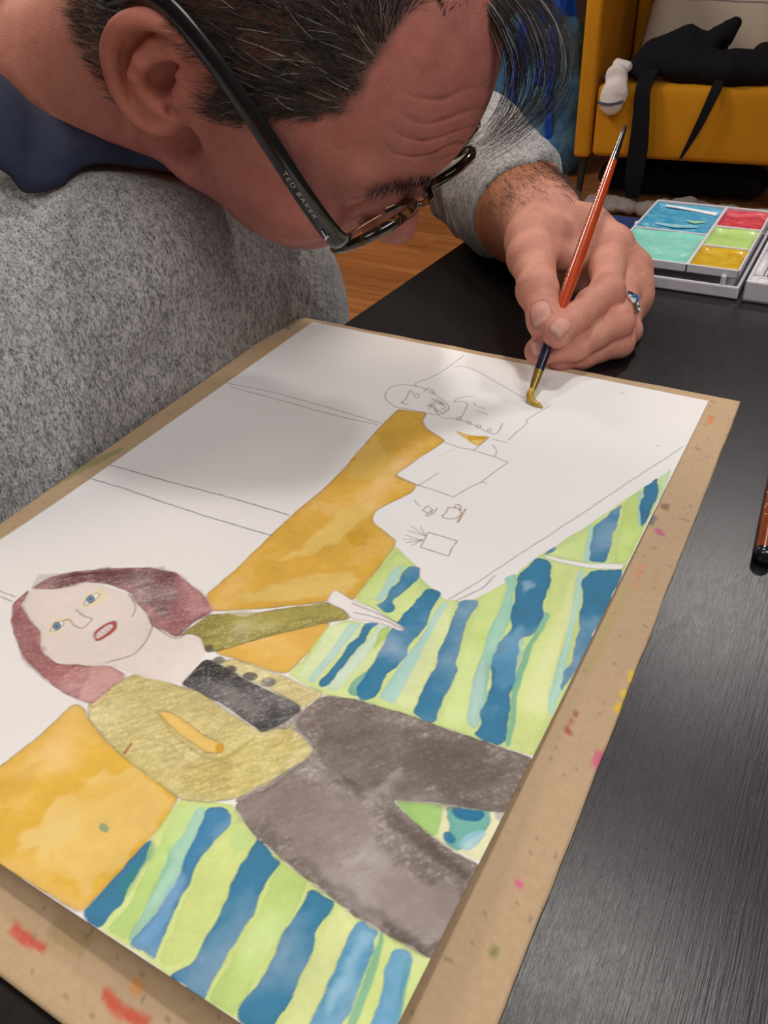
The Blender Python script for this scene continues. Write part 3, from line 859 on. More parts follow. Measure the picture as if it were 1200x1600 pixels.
def shade_head(V):
    C = np.tile(TONE * np.array((0.80, 0.62, 0.70), dtype=np.float32), (len(V), 1))
    x, y, z = V[:, 0], V[:, 1], V[:, 2]; ay = np.abs(y)
    def mixin(w, col):
        nonlocal C
        w = np.clip(w, 0, 1)[:, None]; C = C * (1 - w) + np.array(col, dtype=np.float32) * w
    red = (0.56, 0.20, 0.15)
    mixin(0.5 * np.exp(-(((x - 0.106) / 0.014) ** 2 + (y / 0.018) ** 2 + ((z + 0.006) / 0.016) ** 2)), red)
    mixin(0.35 * np.exp(-(((x - 0.065) / 0.03) ** 2 + ((ay - 0.045) / 0.02) ** 2 + ((z + 0.012) / 0.018) ** 2)), red)
    mixin(0.6 * smooth01(ay, 0.072, 0.078) * smooth01(-x, -0.02, 0.0), (0.60, 0.21, 0.145))
    # stubble
    st = smooth01(x, 0.0, 0.03) * smooth01(-z + 0.25 * (x - 0.05), -0.002, 0.024) * (1 - smooth01(-z, 0.075, 0.085) * 0.4)
    sp = 0.6 + 0.5 * vnoise(V, 800, 8, 1) + 0.25 * vnoise(V, 60, 18, 2)
    mixin(0.50 * st * sp, (0.16, 0.105, 0.10))
    lips = np.exp(-((z + 0.036) / 0.006) ** 2) * (ay < 0.024) * smooth01(x, 0.080, 0.086)
    mixin(0.6 * lips, (0.48, 0.15, 0.13))
    mixin(0.9 * hair_mask(V), (0.055, 0.040, 0.034))
    mixin(0.35 * smooth01(-x, 0.03, 0.06) * smooth01(-z, 0.01, 0.05), (0.50, 0.22, 0.12))
    mixin(0.30 * np.clip(vnoise(V, 55, 61, 3) * 2, 0, 1), (0.50, 0.17, 0.125))
    mixin(0.22 * np.clip(vnoise(V, 45, 62, 3) * 2, 0, 1), (0.42, 0.20, 0.15))
    # forehead lines
    N = np.zeros_like(V)
    fl = smooth01(x, 0.050, 0.064) * smooth01(z, 0.054, 0.062) * (1 - smooth01(z, 0.088, 0.098)) * (1 - smooth01(ay, 0.044, 0.058)) * (0.55 + 0.45 * vnoise(V, 60, 77, 2))
    ph = (z + 0.0022 * np.sin(y * 120) + 0.0030 * vnoise(V, 60, 21, 2)) * 2 * np.pi / 0.0082
    groove = np.maximum(0, np.cos(ph)) ** 3
    V2 = V.copy(); V2[:, 0] -= 0.0015 * fl * groove; V2[:, 2] -= 0.0010 * fl * groove
    mixin(0.25 * fl * groove, (0.36, 0.12, 0.085))
    # bumps of skin
    return V2, C
FV, FC = shade_head(FV)
# ---------------------------------------------------------------- sweatshirt
def build_shirt():
    f = Field((-0.42, -0.42, -0.36), (0.10, 0.40, 0.20), 0.0038)
    # trunk leaning towards the table
    f.chain([(-0.205, -0.11, -0.33), (-0.160, -0.105, -0.12), (-0.150, -0.095, 0.01), (-0.165, -0.070, 0.050)], [0.125, 0.128, 0.116, 0.078], 0.05)
    f.ell((-0.150, -0.185, -0.06), (0.125, 0.125, 0.18), 0.05)
    f.ell((-0.128, 0.022, -0.045), (0.122, 0.118, 0.165), 0.05)
    f.ell((-0.133, -0.10, 0.035), (0.114, 0.145, 0.098), 0.03)
    f.ell((-0.125, -0.10, -0.12), (0.135, 0.17, 0.14), 0.06)
    # shoulders
    f.chain([(-0.190, -0.255, 0.020), (-0.180, -0.050, 0.070), (-0.165, 0.125, 0.070)], [0.068, 0.055, 0.066], 0.035)
    # right arm hanging beside the trunk
    f.chain([(-0.195, -0.270, 0.015), (-0.190, -0.345, -0.10), (-0.06, -0.345, -0.20)], [0.068, 0.055, 0.045], 0.02)
    # left arm: shoulder, elbow, pushed-up cuff
    c, e = J['cuff'], J['elbow']
    ax = unit(J['wrist'] - c)
    f.chain([(-0.165, 0.130, 0.080), (-0.120, 0.250, 0.055), e + np.array((-0.01, 0.0, 0.018))], [0.066, 0.060, 0.054], 0.03)
    f.chain([e + np.array((-0.01, 0, 0.018)), e * 0.5 + c * 0.5 + np.array((0, 0, 0.012)), c, c + ax * 0.055], [0.054, 0.049, 0.0420, 0.0370], 0.02)
    s = f.sub(c - np.array((0.06, 0.15, 0.07)), c + 0.11, 0.01)
    x, y, z = f.xyz(s)
    p = (x - c[0]) * ax[0] + (y - c[1]) * ax[1] + (z - c[2]) * ax[2]
    f.d[s] = np.maximum(f.d[s], (p - 0.047 - 0.10 * (z - 0.04)).astype(np.float32))
    f.cone(c + ax * 0.03, c + ax * 0.06, 0.0310, 0.0290, 0.0, 'sub')
    # bunched folds round the sleeve
    for k, (o, r) in enumerate(((-0.002, 0.0450), (0.020, 0.0475), (0.043, 0.050), (0.068, 0.052))):
        q = c - ax * o
        u = unit(np.cross(ax, (0, 0, 1))); v = np.cross(ax, u)
        ring = [q + (u * math.cos(t) + v * math.sin(t)) * (r - 0.0045) + ax * 0.008 * math.sin(2 * t + k * 1.7) for t in np.linspace(0, 2 * math.pi, 13)]
        f.chain(ring, 0.0042, 0.010)
    # neck opening with its ribbed band
    n0, n1 = h2w(np.array((-0.020, 0, -0.02))), NECK_BASE_W
    nb = n0 + (n1 - n0) * 0.62
    f.cone(n0, nb, 0.060, 0.075, 0.004, 'sub')
    f.cone(nb, n1 + np.array((-0.03, 0.0, 0.04)), 0.075, 0.105, 0.004, 'sub')
    f.ell((-0.078, -0.085, 0.082), (0.050, 0.062, 0.036), 0.025)
    f.ell((-0.238, -0.060, 0.075), (0.078, 0.160, 0.078), 0.03)
    f.ell((-0.215, 0.045, 0.085), (0.075, 0.080, 0.070), 0.03)
    # table edge presses the belly
    s = f.sub((-0.02, -0.42, -0.10), (0.10, 0.10, 0.06), 0)
    x, y, z = f.xyz(s)
    lim = x - (-0.024 + 0.13 * np.minimum(y, 0) + 0.6 * np.maximum(y, 0))
    f.d[s] = np.maximum(f.d[s], np.where(z < 0.025, lim, lim - (z - 0.025) * 0.55) + 0 * y)
    return f
SF = build_shirt()
SV, ST, SQ = SF.mesh()
SV = SV.astype(np.float32)
def vert_normals(V, T, Q):
    N = np.zeros_like(V)
    for F in (T, Q):
        if len(F) == 0: continue
        n = np.cross(V[F[:, 1]] - V[F[:, 0]], V[F[:, 2]] - V[F[:, 0]])
        for k in range(F.shape[1]): np.add.at(N, F[:, k], n)
    return N / (np.linalg.norm(N, axis=1)[:, None] + 1e-9)
SN = vert_normals(SV, ST, SQ)
def shirt_folds(V, N):
    d = 0.0035 * vnoise(V * np.array((1, 1, 0.5), dtype=np.float32), 14, 31, 2) + 0.0012 * vnoise(V, 45, 32, 2)
    for a, b, w, h in (((-0.040, 0.030, 0.105), (0.005, -0.085, 0.010), 0.0050, 0.0065), ((-0.035, 0.050, 0.085), (0.008, -0.045, 0.005), 0.0050, 0.0060),
                       ((-0.06, -0.06, 0.10), (-0.01, -0.17, 0.02), 0.010, 0.0035), ((-0.03, -0.20, 0.06), (0.0, -0.05, -0.02), 0.010, -0.003),
                       ((-0.05, 0.07, 0.05), (-0.02, 0.02, -0.03), 0.006, 0.004)):
        a, b = np.array(a), np.array(b)
        t = np.clip((V - a) @ (b - a) / ((b - a) @ (b - a)), 0, 1)[:, None]
        q = np.linalg.norm(V - a - t * (b - a), axis=1)
        d += h * np.exp(-(q / w) ** 2) * np.sin(np.pi * np.clip(t[:, 0], 0.02, 0.98)) ** 0.5
    keep = 1 - np.exp(-(np.linalg.norm(V - J['cuff'], axis=1) / 0.06) ** 4)
    return V + N * (d * keep)[:, None].astype(np.float32)
SV = shirt_folds(SV, SN)

def shirt_material():
    m = NT('heather_jersey')
    co = m.coord(scale=(1, 1, 0.42), rot=(0.25, 0.1, 0.3))
    a = m.noise(900, 3, 0.75, co)
    b = m.noise(300, 3, 0.6, co)
    big = m.noise(14, 2, 0.5, m.coord())
    s = m.n('ShaderNodeMath', operation='MULTIPLY_ADD'); m.l(b.outputs[0], s.inputs[0]); s.inputs[1].default_value = 0.45; m.l(a.outputs[0], s.inputs[2])
    c = m.ramp(s.outputs[0], [(0.50, (0.030, 0.031, 0.038)), (0.63, (0.19, 0.187, 0.193)), (0.77, (0.46, 0.45, 0.45)), (0.93, (0.66, 0.65, 0.65))])
    c = m.mix(0.25, c, m.ramp(big.outputs[0], [(0.35, (0.15, 0.145, 0.15)), (0.65, (0.30, 0.29, 0.28))]))
    wv = m.n('ShaderNodeTexWave', wave_type='BANDS'); wv.inputs['Scale'].default_value = 260; wv.inputs['Distortion'].default_value = 3; wv.inputs['Detail Scale'].default_value = 4
    m.l(m.coord(), wv.inputs['Vector'])
    nr = m.bump(wv.outputs['Fac'], 0.25, 0.0006, m.bump(a.outputs[0], 0.5, 0.0010))
    mat = m.set(c, 0.95, nr)
    m.b.inputs['Sheen Weight'].default_value = 0.15
    m.b.inputs['Specular IOR Level'].default_value = 0.15
    return mat
JERSEY = shirt_material()
NAVY = plain('navy_cotton', (0.0085, 0.014, 0.042), 0.85, 0.25, 90, 0.5, 1400)

def sheet(name, A, B, mat, parent, n=30, m=8, thick=0.0022, bulge=0.004, lift=0.0):
    """a cloth leaf between two edge curves"""
    a, b = spline(A, n), spline(B, n)
    V = []
    for j in range(m):
        t = j / (m - 1)
        row = a * (1 - t) + b * t
        V.append(row)
    V = np.array(V)
    Tn = np.gradient(V, axis=1); Tm = np.gradient(V, axis=0)
    N = np.cross(Tn, Tm); N /= np.linalg.norm(N, axis=2)[:, :, None] + 1e-9
    sgn = np.sign((N * (np.array(CAM_POS) - V)).sum(2, keepdims=True))
    N *= sgn
    tt = np.linspace(0, 1, m)[:, None, None]
    V = V + N * (bulge * np.sin(np.pi * tt) + lift)
    W_ = V - N * thick
    idx = np.arange(m * n).reshape(m, n)
    q = np.stack([idx[:-1, :-1], idx[:-1, 1:], idx[1:, 1:], idx[1:, :-1]], -1).reshape(-1, 4)
    o = m * n
    F = [q, q[:, ::-1] + o]
    rim = np.concatenate([idx[0, :], idx[1:, -1], idx[-1, -2::-1], idx[-2:0:-1, 0]])
    r2 = np.roll(rim, -1)
    F.append(np.stack([r2, rim, rim + o, r2 + o], -1))
    F = np.concatenate(F)
    me = np_mesh(name, np.concatenate([V.reshape(-1, 3), W_.reshape(-1, 3)]), None, F)
    bm = bmesh.new(); bm.from_mesh(me); bmesh.ops.recalc_face_normals(bm, faces=bm.faces); bm.to_mesh(me); bm.free()
    return link(name, me, mat, parent)
# ---------------------------------------------------------------- hair, brows, arm hair
def strands_mesh(name, paths, r0, r1, cols):
    """paths (S,K,3): three-sided tapered strands, one colour each"""
    S, K, _ = paths.shape
    T = np.gradient(paths, axis=1); T /= np.linalg.norm(T, axis=2, keepdims=True) + 1e-12
    up = np.array((0.3, 0.2, 0.93)); A = np.cross(T, up); A /= np.linalg.norm(A, axis=2, keepdims=True) + 1e-9
    B = np.cross(T, A)
    r = np.linspace(r0, r1, K)[None, :, None]
    V = np.stack([paths + r * (A * math.cos(t) + B * math.sin(t)) for t in (0, 2.0944, 4.1888)], axis=2)     # S,K,3,3
    base = np.arange(S)[:, None, None] * K * 3 + np.arange(K - 1)[None, :, None] * 3
    F = []
    for j in range(3):
        k = (j + 1) % 3
        F.append(np.stack([base + j, base + k, base + 3 + k, base + 3 + j], -1))
    F = np.stack(F, 2).reshape(-1, 4)
    me = np_mesh(name, V.reshape(-1, 3), None, F)
    set_color(me, np.repeat(cols, K * 3, axis=0))
    return me

def hair_material():
    m = NT('hair_strands')
    c = m.attr('Col')
    mat = m.set(c, 0.38)
    m.b.inputs['Specular IOR Level'].default_value = 0.5
    m.b.inputs['Anisotropic'].default_value = 0.4
    return mat
HAIR = hair_material()

def grow(rng, roots, normals, dirs, length, K=7, lift=0.5, curl=0.25, grav=0.0, surf=None):
    S = len(roots)
    P = np.zeros((S, K, 3)); P[:, 0] = roots - normals * 0.0006
    L = (length / (K - 1))[:, None]
    wob = rng.normal(size=(S, 3)) * curl
    for k in range(1, K):
        t = k / (K - 1)
        d = normals * lift * (1 - t) ** 1.5 + dirs + wob * (0.3 + t) + grav * t
        d /= np.linalg.norm(d, axis=1)[:, None]
        P[:, k] = P[:, k - 1] + d * L
        if surf is not None: P[:, k] = surf(P[:, k])
    return P

FN = vert_normals(FV, FT, FQ)
_gx = np.gradient(HF.d, HF.vox)
def scalp_push(Q, gap=0.0011):
    """keeps hair just outside the sculpted head"""
    for _ in range(2):
        i = np.clip(np.round((Q - HF.lo) / HF.vox).astype(int), 1, HF.n - 2)
        k = (i[:, 0], i[:, 1], i[:, 2])
        g = np.stack([a[k] for a in _gx], 1); g /= np.linalg.norm(g, axis=1)[:, None] + 1e-9
        d = HF.d[k] + ((Q - (HF.lo + i * HF.vox)) * g).sum(1)
        Q = Q + g * np.clip(gap - d, 0, 0.02)[:, None]
    return Q

def hair_colors(rng, S, grey=0.12):
    base = np.array((0.0200, 0.0140, 0.0105))
    c = base * rng.uniform(0.5, 1.9, (S, 1))
    g = rng.random(S) < grey
    c[g] = np.array((0.42, 0.39, 0.36)) * rng.uniform(0.5, 1.2, (g.sum(), 1))
    return c

def build_hair():
    rng = np.random.default_rng(11)
    m = hair_mask(FV)
    cand = np.where((m > 0.4) & (FV[:, 2] > -0.05))[0]
    x, z = FV[cand, 0], FV[cand, 2]
    S = 19000
    pick = rng.choice(cand, S)
    R, N = FV[pick].astype(float), FN[pick].astype(float)
    side = 1 - smooth01(R[:, 2], 0.085, 0.112)
    sd = np.stack([-0.75 + 0 * side, 0 * side, -0.45 + 0 * side], 1)
    top = np.stack([-0.25 + 0.5 * (R[:, 1] > 0.01), 0.75 + 0 * side, 0.05 + 0 * side], 1)
    D = sd * side[:, None] + top * (1 - side)[:, None]
    D += 0.28 * np.stack([vnoise(R, 60, 40 + i, 2) for i in range(3)], 1)
    D -= N * (D * N).sum(1)[:, None] * 0.8
    low = smooth01(0.05 - R[:, 2], 0.0, 0.06)
    ln = rng.uniform(0.011, 0.020, S) * side * (1 - 0.45 * low) + rng.uniform(0.028, 0.050, S) * (1 - side)
    front = smooth01(R[:, 0], 0.03, 0.055) * (1 - side)
    ln = ln * (1 - 0.45 * front)
    P = grow(rng, R, N, D, ln, 6, lift=0.30, curl=0.22, surf=scalp_push)
    P = P @ HEAD_M.T + HEAD_O
    me1 = strands_mesh('hair', P, 0.00017, 0.00006, hair_colors(rng, S, 0.06))
    # forelock hanging forward from the left of the parting
    outer = np.array([[0.1285, -0.0107, 0.2076], [0.1555, -0.0001, 0.1925], [0.1713, -0.0026, 0.1706], [0.1692, -0.008, 0.1497], [0.1544, -0.016, 0.1347], [0.1319, -0.0181, 0.1232]])
    inner = np.array([[0.1235, -0.0345, 0.2095], [0.1453, -0.0295, 0.1918], [0.1566, -0.0263, 0.171], [0.1557, -0.0267, 0.1548], [0.1458, -0.0239, 0.1401], [0.1314, -0.0227, 0.1267]])
    n2 = 330
    K = 14
    go, gi = spline(outer, K), spline(inner, K)
    t = np.clip(rng.beta(0.9, 1.0, n2) * 1.45 - 0.12, -0.1, 1.3)
    stop = rng.uniform(0.55, 1.0, n2)
    P2 = np.zeros((n2, K, 3))
    for i in range(n2):
        g = go * (1 - t[i]) + gi * t[i]
        u = np.linspace(0, (K - 1) * stop[i], K); a = np.floor(u).astype(int).clip(0, K - 2); f = (u - a)[:, None]
        P2[i] = g[a] * (1 - f) + g[a + 1] * f
        w = np.linspace(0.2, 1, K)[:, None]
        P2[i] += rng.normal(size=3) * 0.0026 * w + np.sin(np.linspace(0, 3, K) + rng.uniform(0, 6))[:, None] * rng.normal(size=3) * 0.0012 * w
    root = h2w(np.stack([rng.uniform(0.030, 0.052, n2), -0.02 + 0.055 * (1 - np.clip(t, 0, 1)), np.full(n2, 0.1)], 1))
    rl = scalp_push(w2h(root)); root = h2w(rl)
    blend = np.clip(np.linspace(1.6, -1.6, K), 0, 1)[None, :, None]
    P2[:, 0] = root
    P2[:, 1] = 0.5 * P2[:, 1] + 0.5 * (root + P2[:, 2]) / 2
    me2 = strands_mesh('hair_forelock', P2, 0.00014, 0.00006, hair_colors(rng, n2, 0.08))
    return me1, me2

def build_brows(sd):
    rng = np.random.default_rng(5 + sd)
    n = vnoise(FV, 200, 9, 1)
    ay = np.abs(FV[:, 1])
    zc = 0.0430 + 0.10 * np.clip(ay - 0.012, 0, 0.016) - 0.25 * np.clip(ay - 0.034, 0, 1)
    w = np.exp(-((FV[:, 2] - zc) / 0.0042) ** 2) * smooth01(ay, 0.008, 0.014) * (1 - smooth01(ay, 0.046, 0.053)) * (FV[:, 0] > 0.05)
    cand = np.where((w > 0.15) & (FV[:, 1] * sd > 0))[0]
    pick = rng.choice(cand, 330, p=w[cand] / w[cand].sum())
    R, N = FV[pick].astype(float), FN[pick].astype(float)
    s = np.sign(R[:, 1])
    D = np.stack([0.1 + 0 * s, s * 0.95, 0.25 - 12 * (np.abs(R[:, 1]) - 0.022)], 1)
    P = grow(rng, R, N, D, rng.uniform(0.006, 0.011, len(R)), 5, lift=0.40, curl=0.2)
    return strands_mesh('eyebrow_hair', P @ HEAD_M.T + HEAD_O, 0.00014, 0.00005, hair_colors(rng, len(R), 0.12))

HN = vert_normals(HV, HT, HQ)
def build_arm_hair():
    rng = np.random.default_rng(8)
    ax = unit(J['wrist'] - J['cuff'])
    s = (HV - J['cuff']) @ ax
    w = smooth01(s, 0.02, 0.04) * (1 - smooth01(s, 0.055, 0.110)) * smooth01(HN[:, 2], -0.1, 0.5) * (0.4 + 0.6 * smooth01(HN[:, 0], -0.4, 0.5))
    cand = np.where(w > 0.1)[0]
    pick = rng.choice(cand, 1900, p=w[cand] / w[cand].sum())
    R, N = HV[pick].astype(float), HN[pick].astype(float)
    D = np.tile(ax * 0.8 + np.array((0.35, -0.1, -0.25)), (len(R), 1))
    D -= N * (D * N).sum(1)[:, None] * 0.7
    P = grow(rng, R, N, D, rng.uniform(0.008, 0.016, len(R)), 5, lift=0.30, curl=0.25)
    return strands_mesh('arm_hair', P, 0.00011, 0.00005, np.array((0.040, 0.020, 0.010)) * rng.uniform(0.5, 2.0, (len(R), 1)))

# ---------------------------------------------------------------- spectacles (head axes)
def tortoise():
    m = NT('tortoise_acetate')
    co = m.coord()
    n = m.noise(110, 3, 0.5, co, 0.8)
    c = m.ramp(n.outputs[0], [(0.42, (0.006, 0.005, 0.005)), (0.56, (0.018, 0.010, 0.006)), (0.68, (0.22, 0.085, 0.015)), (0.8, (0.30, 0.13, 0.03))])
    return m.set(c, 0.12, Coat_Weight=0.5)
TORTOISE = tortoise()
GOLD = plain('gold_wire', (0.75, 0.55, 0.33), 0.22, 0.05, Metallic=1.0)
SILVER = plain('silver', (0.82, 0.81, 0.79), 0.2, 0.05, Metallic=1.0)
BLACKACET = plain('black_acetate', (0.008, 0.008, 0.010), 0.22, 0.2, 100, Coat_Weight=0.4)
def lens_glass():
    m = NT('lens_glass')
    m.b.inputs['Base Color'].default_value = (0.98, 0.98, 0.98, 1)
    m.b.inputs['Transmission Weight'].default_value = 1.0
    m.b.inputs['Roughness'].default_value = 0.0
    m.b.inputs['IOR'].default_value = 1.04
    return m.mat
LENS = lens_glass()

TILT = math.radians(17)
def lens_pt(s, ang, r=1.0, off=0.0):
    """point on the rim of a lens: s -1 right, +1 left; ang from the nose side upwards"""
    cy, cz = 0.0335, 0.0115
    a, b = 0.0248 * r, 0.0225 * r
    # panto outline: a little flatter above, rounder below
    ca, sa = math.cos(ang), math.sin(ang)
    y = cy - a * ca * (1.0 + 0.03 * sa)
    z = cz + b * sa * (0.94 if sa > 0 else 1.05)
    x = 0.1005 + (z - 0.012) * math.tan(TILT) - 0.05 * max(0, y - 0.03) + off
    return np.array((x, s * y, z))

def build_glasses():
    g = empty('eyeglasses', tuple(h2w((0.098, 0, 0.02))))
    tag(g, "round tortoiseshell eyeglasses with black temples worn by the bent-over man", 'eyeglasses')
    for s in (-1, 1):
        up = [lens_pt(s, a) for a in np.linspace(-0.35, math.pi + 0.9, 40)]
        fr = tube('rim', h2w(np.array(up)), [0.0022 + 0.0008 * math.sin(math.pi * k / 39) for k in range(40)], TORTOISE, g, 10)
        lowp = [lens_pt(s, a, 0.985) for a in np.linspace(math.pi + 0.85, 2 * math.pi - 0.30, 24)]
        tag(tube('lower_rim', h2w(np.array(lowp)), 0.0009, GOLD, g, 8), 'thin gold wire lower rim')
        # lens: shallow domed disc
        n = 32
        V = [lens_pt(s, 0, 0.0)]; F3, F4 = [], []
        rings = 5
        for r in range(1, rings + 1):
            for k in range(n):
                q = r / rings
                V.append(lens_pt(s, 2 * math.pi * k / n, q * 0.975, 0.0030 * (1 - q * q)))
        V[0] = V[0] + np.array((0.0030, 0, 0))
        for k in range(n): F3.append((0, 1 + k, 1 + (k + 1) % n))
        for r in range(rings - 1):
            for k in range(n):
                a, b = 1 + r * n + k, 1 + r * n + (k + 1) % n
                F4.append((a, a + n, b + n, b))
        V = np.array(V); m0 = len(V)
        V2 = V - np.array((0.0016, 0, 0))
        F3 = np.array(F3); F4 = np.array(F4)
        last = 1 + (rings - 1) * n
        rim = [(last + k, last + (k + 1) % n, last + (k + 1) % n + m0, last + k + m0) for k in range(n)]
        me = np_mesh('lens', h2w(np.concatenate([V, V2])), np.concatenate([F3, F3[:, ::-1] + m0]), np.concatenate([F4, F4[:, ::-1] + m0, rim]))
        bm = bmesh.new(); bm.from_mesh(me); bmesh.ops.recalc_face_normals(bm, faces=bm.faces); bm.to_mesh(me); bm.free()
        link('lens', me, LENS, g)
        # nose pad
        tube('nose_pad', h2w(np.array([(0.0985, s * 0.0095, 0.012), (0.0960, s * 0.0110, 0.006), (0.0940, s * 0.0122, 0.000)])), [0.0007, 0.0011, 0.0007], GOLD, g, 8)
        # temple: tall flat bar, bent down behind the ear
        path = spline([(0.0965, s * 0.0655, 0.0215), (0.0930, s * 0.0725, 0.0235), (0.070, s * 0.0785, 0.0315), (0.030, s * 0.0825, 0.0430), (-0.005, s * 0.0830, 0.0470), (-0.027, s * 0.0830, 0.0455), (-0.040, s * 0.0830, 0.0360), (-0.050, s * 0.0835, 0.0200)], 36)
        wd = np.interp(np.linspace(0, 1, 36), [0, .06, .15, .5, .8, 1], [0.0046, 0.0062, 0.0064, 0.0058, 0.0052, 0.0040])
        V, T3, F4 = tube_arrays(path, wd, 12, True, (1.0, 0.36), (0, 0.02, 1.0))
        te = np_mesh('temple', h2w(V), T3, F4); te.set_sharp_from_angle(angle=math.radians(40))
        t = link('temple', te, BLACKACET, g)
        # metal mark and lettering on the outside of the temple
        def on(xl, zl=0.0):
            k = np.argmin(np.abs(path[:, 0] - xl)); return path[k] + np.array((0, s * 0.0027, zl))
        tube('hinge_mark', h2w(np.array([on(0.0905, -0.002), on(0.0838, -0.001)])), 0.00055, SILVER, t, 6)
        tube('hinge_mark', h2w(np.array([on(0.0905, -0.0038), on(0.0905, 0.0004)])), 0.00055, SILVER, t, 6)
        if s < 0:
            cu = bpy.data.curves.new('temple_lettering', 'FONT')
            cu.body = 'TED BAKER'; cu.size = 0.0042; cu.align_x = 'CENTER'; cu.align_y = 'CENTER'; cu.extrude = 0.00005
            cu.space_character = 1.25
            a, b = on(0.058), on(0.080)
            xd = unit(b - a); nd = np.array((0, -1.0, 0)); zd = unit(np.cross(nd, xd)); nd = np.cross(xd, zd)
            M3 = HEAD_M @ np.stack([xd, zd, nd], 1)
            p = h2w((a + b) / 2 + nd * 0.00005)
            tmp = bpy.data.objects.new('lettering_source', cu); COL.objects.link(tmp)
            bpy.context.view_layer.update()
            lm = bpy.data.meshes.new_from_object(tmp.evaluated_get(bpy.context.evaluated_depsgraph_get()))
            bpy.data.objects.remove(tmp)
            mw = Matrix([[*M3[i], p[i]] for i in range(3)] + [[0, 0, 0, 1]])
            lm.transform(mw); lm.materials.clear()
            o = link('temple_lettering', lm, plain('letter_grey', (0.45, 0.42, 0.38), 0.4, 0.05), t)
    bridge = spline([lens_pt(-1, 0.35), (0.1075, -0.006, 0.0215), (0.1085, 0, 0.0228), (0.1075, 0.006, 0.0215), lens_pt(1, 0.35)], 16)
    tube('bridge', h2w(bridge), 0.0018, TORTOISE, g, 10)
    return g
# ---------------------------------------------------------------- the man
person = empty('person', (-0.20, -0.10, FLOOR_Z))
tag(person, 'man in a grey heather sweatshirt bending over the table to paint with his left hand', 'person')
# one body: head and neck, trunk inside the clothes, forearm and hand
BV, BT, BQ = SF.d, None, None
g_ = openvdb.FloatGrid(0.05); g_.copyFromArray(SF.d)
BV, BT, BQ = g_.convertToPolygons(-0.013, 0.6)
BV = np.asarray(BV) * SF.vox + SF.lo; BT = np.asarray(BT, dtype=np.int64); BQ = np.asarray(BQ, dtype=np.int64)
V_, T_, Q_ = join_arrays([(h2w(FV), FT, FQ), (BV, BT, BQ), (HV, HT, HQ)])
me = np_mesh('body', V_, T_, Q_)
set_color(me, np.concatenate([FC, np.tile(TONE, (len(BV), 1)), HC]))
link('body', me, SKIN, person)
link('sweatshirt', np_mesh('sweatshirt', SV, ST, SQ), JERSEY, person)
cu = [[-0.1298, -0.11, 0.1857], [-0.1056, -0.1127, 0.1661], [-0.0976, -0.1043, 0.1501], [-0.0835, -0.0937, 0.1389], [-0.0623, -0.086, 0.1295], [-0.0367, -0.0718, 0.1178]]
cl = [[-0.0817, -0.1673, 0.1384], [-0.0735, -0.1533, 0.1319], [-0.0695, -0.1469, 0.1197], [-0.0662, -0.125, 0.117], [-0.0594, -0.1034, 0.1231], [-0.0342, -0.0753, 0.1154]]
tag(sheet('shirt_collar', cu, cl, NAVY, person, lift=0.005), 'navy shirt collar folded over the sweatshirt')
n0, n1 = h2w(np.array((-0.020, 0, -0.02))), NECK_BASE_W
ax = unit(n1 - n0); u = unit(np.cross(ax, (0, 0, 1))); v = np.cross(ax, u)
ra = [n0 + ax * 0.122 + (u * math.cos(t) + v * math.sin(t)) * 0.0665 for t in np.linspace(0, 2 * math.pi, 40)]
rb = [n0 + ax * 0.162 + (u * math.cos(t) + v * math.sin(t)) * 0.0760 for t in np.linspace(0, 2 * math.pi, 40)]
sheet('collar_stand', ra, rb, NAVY, person, 60, 4, 0.002, 0.0)
rc_ = [n0 + ax * 0.138 + (u * math.cos(t) + v * math.sin(t)) * 0.0800 for t in np.linspace(0, 2 * math.pi, 61)]
tag(tube('neck_rib', rc_, 0.0052, JERSEY, person, 10, (1.0, 0.75)), 'ribbed neckline')
for k in range(2):
    q = np.array([-0.0770, -0.0745, 0.1275]) + k * np.array([0.0062, 0.0062, -0.0035])
    tag(tube('collar_stripe', [q + np.array((0.0035, -0.0045, 0.0035)), q + np.array((0.0055, -0.0020, 0.0005)), q + np.array((0.0060, 0.0010, -0.0030))], 0.0004, WHITE, person, 6), 'white stripe on the collar')
h1, h2 = build_hair()
link('hair', h1, HAIR, person); tag(link('hair', h2, HAIR, person), 'loose forelock hanging over the forehead')
for s_ in (-1, 1): link('eyebrow', build_brows(s_), HAIR, person)
link('arm_hair', build_arm_hair(), HAIR, person)
glasses = build_glasses()

# trousers, seated, legs under the table
f = Field((-0.36, -0.36, FLOOR_Z), (0.36, 0.16, -0.10), 0.007)
for sy in (-0.195, -0.02):
    f.chain([(-0.20, sy, -0.245), (0.20, sy - 0.02, -0.235)], [0.095, 0.068], 0.03)
    f.chain([(0.20, sy - 0.02, -0.240), (0.17, sy - 0.02, -0.50), (0.15, sy - 0.02, FLOOR_Z + 0.03)], [0.066, 0.056, 0.052], 0.02)
    f.cone((0.15, sy - 0.02, FLOOR_Z + 0.045), (0.27, sy - 0.02, FLOOR_Z + 0.035), 0.042, 0.034, 0.02)
f.ell((-0.215, -0.11, -0.245), (0.125, 0.185, 0.11), 0.04)
v, t, q = f.mesh(); v[:, 2] = np.maximum(v[:, 2], FLOOR_Z + 0.002)
link('trousers', np_mesh('trousers', v, t, q), INK, person)
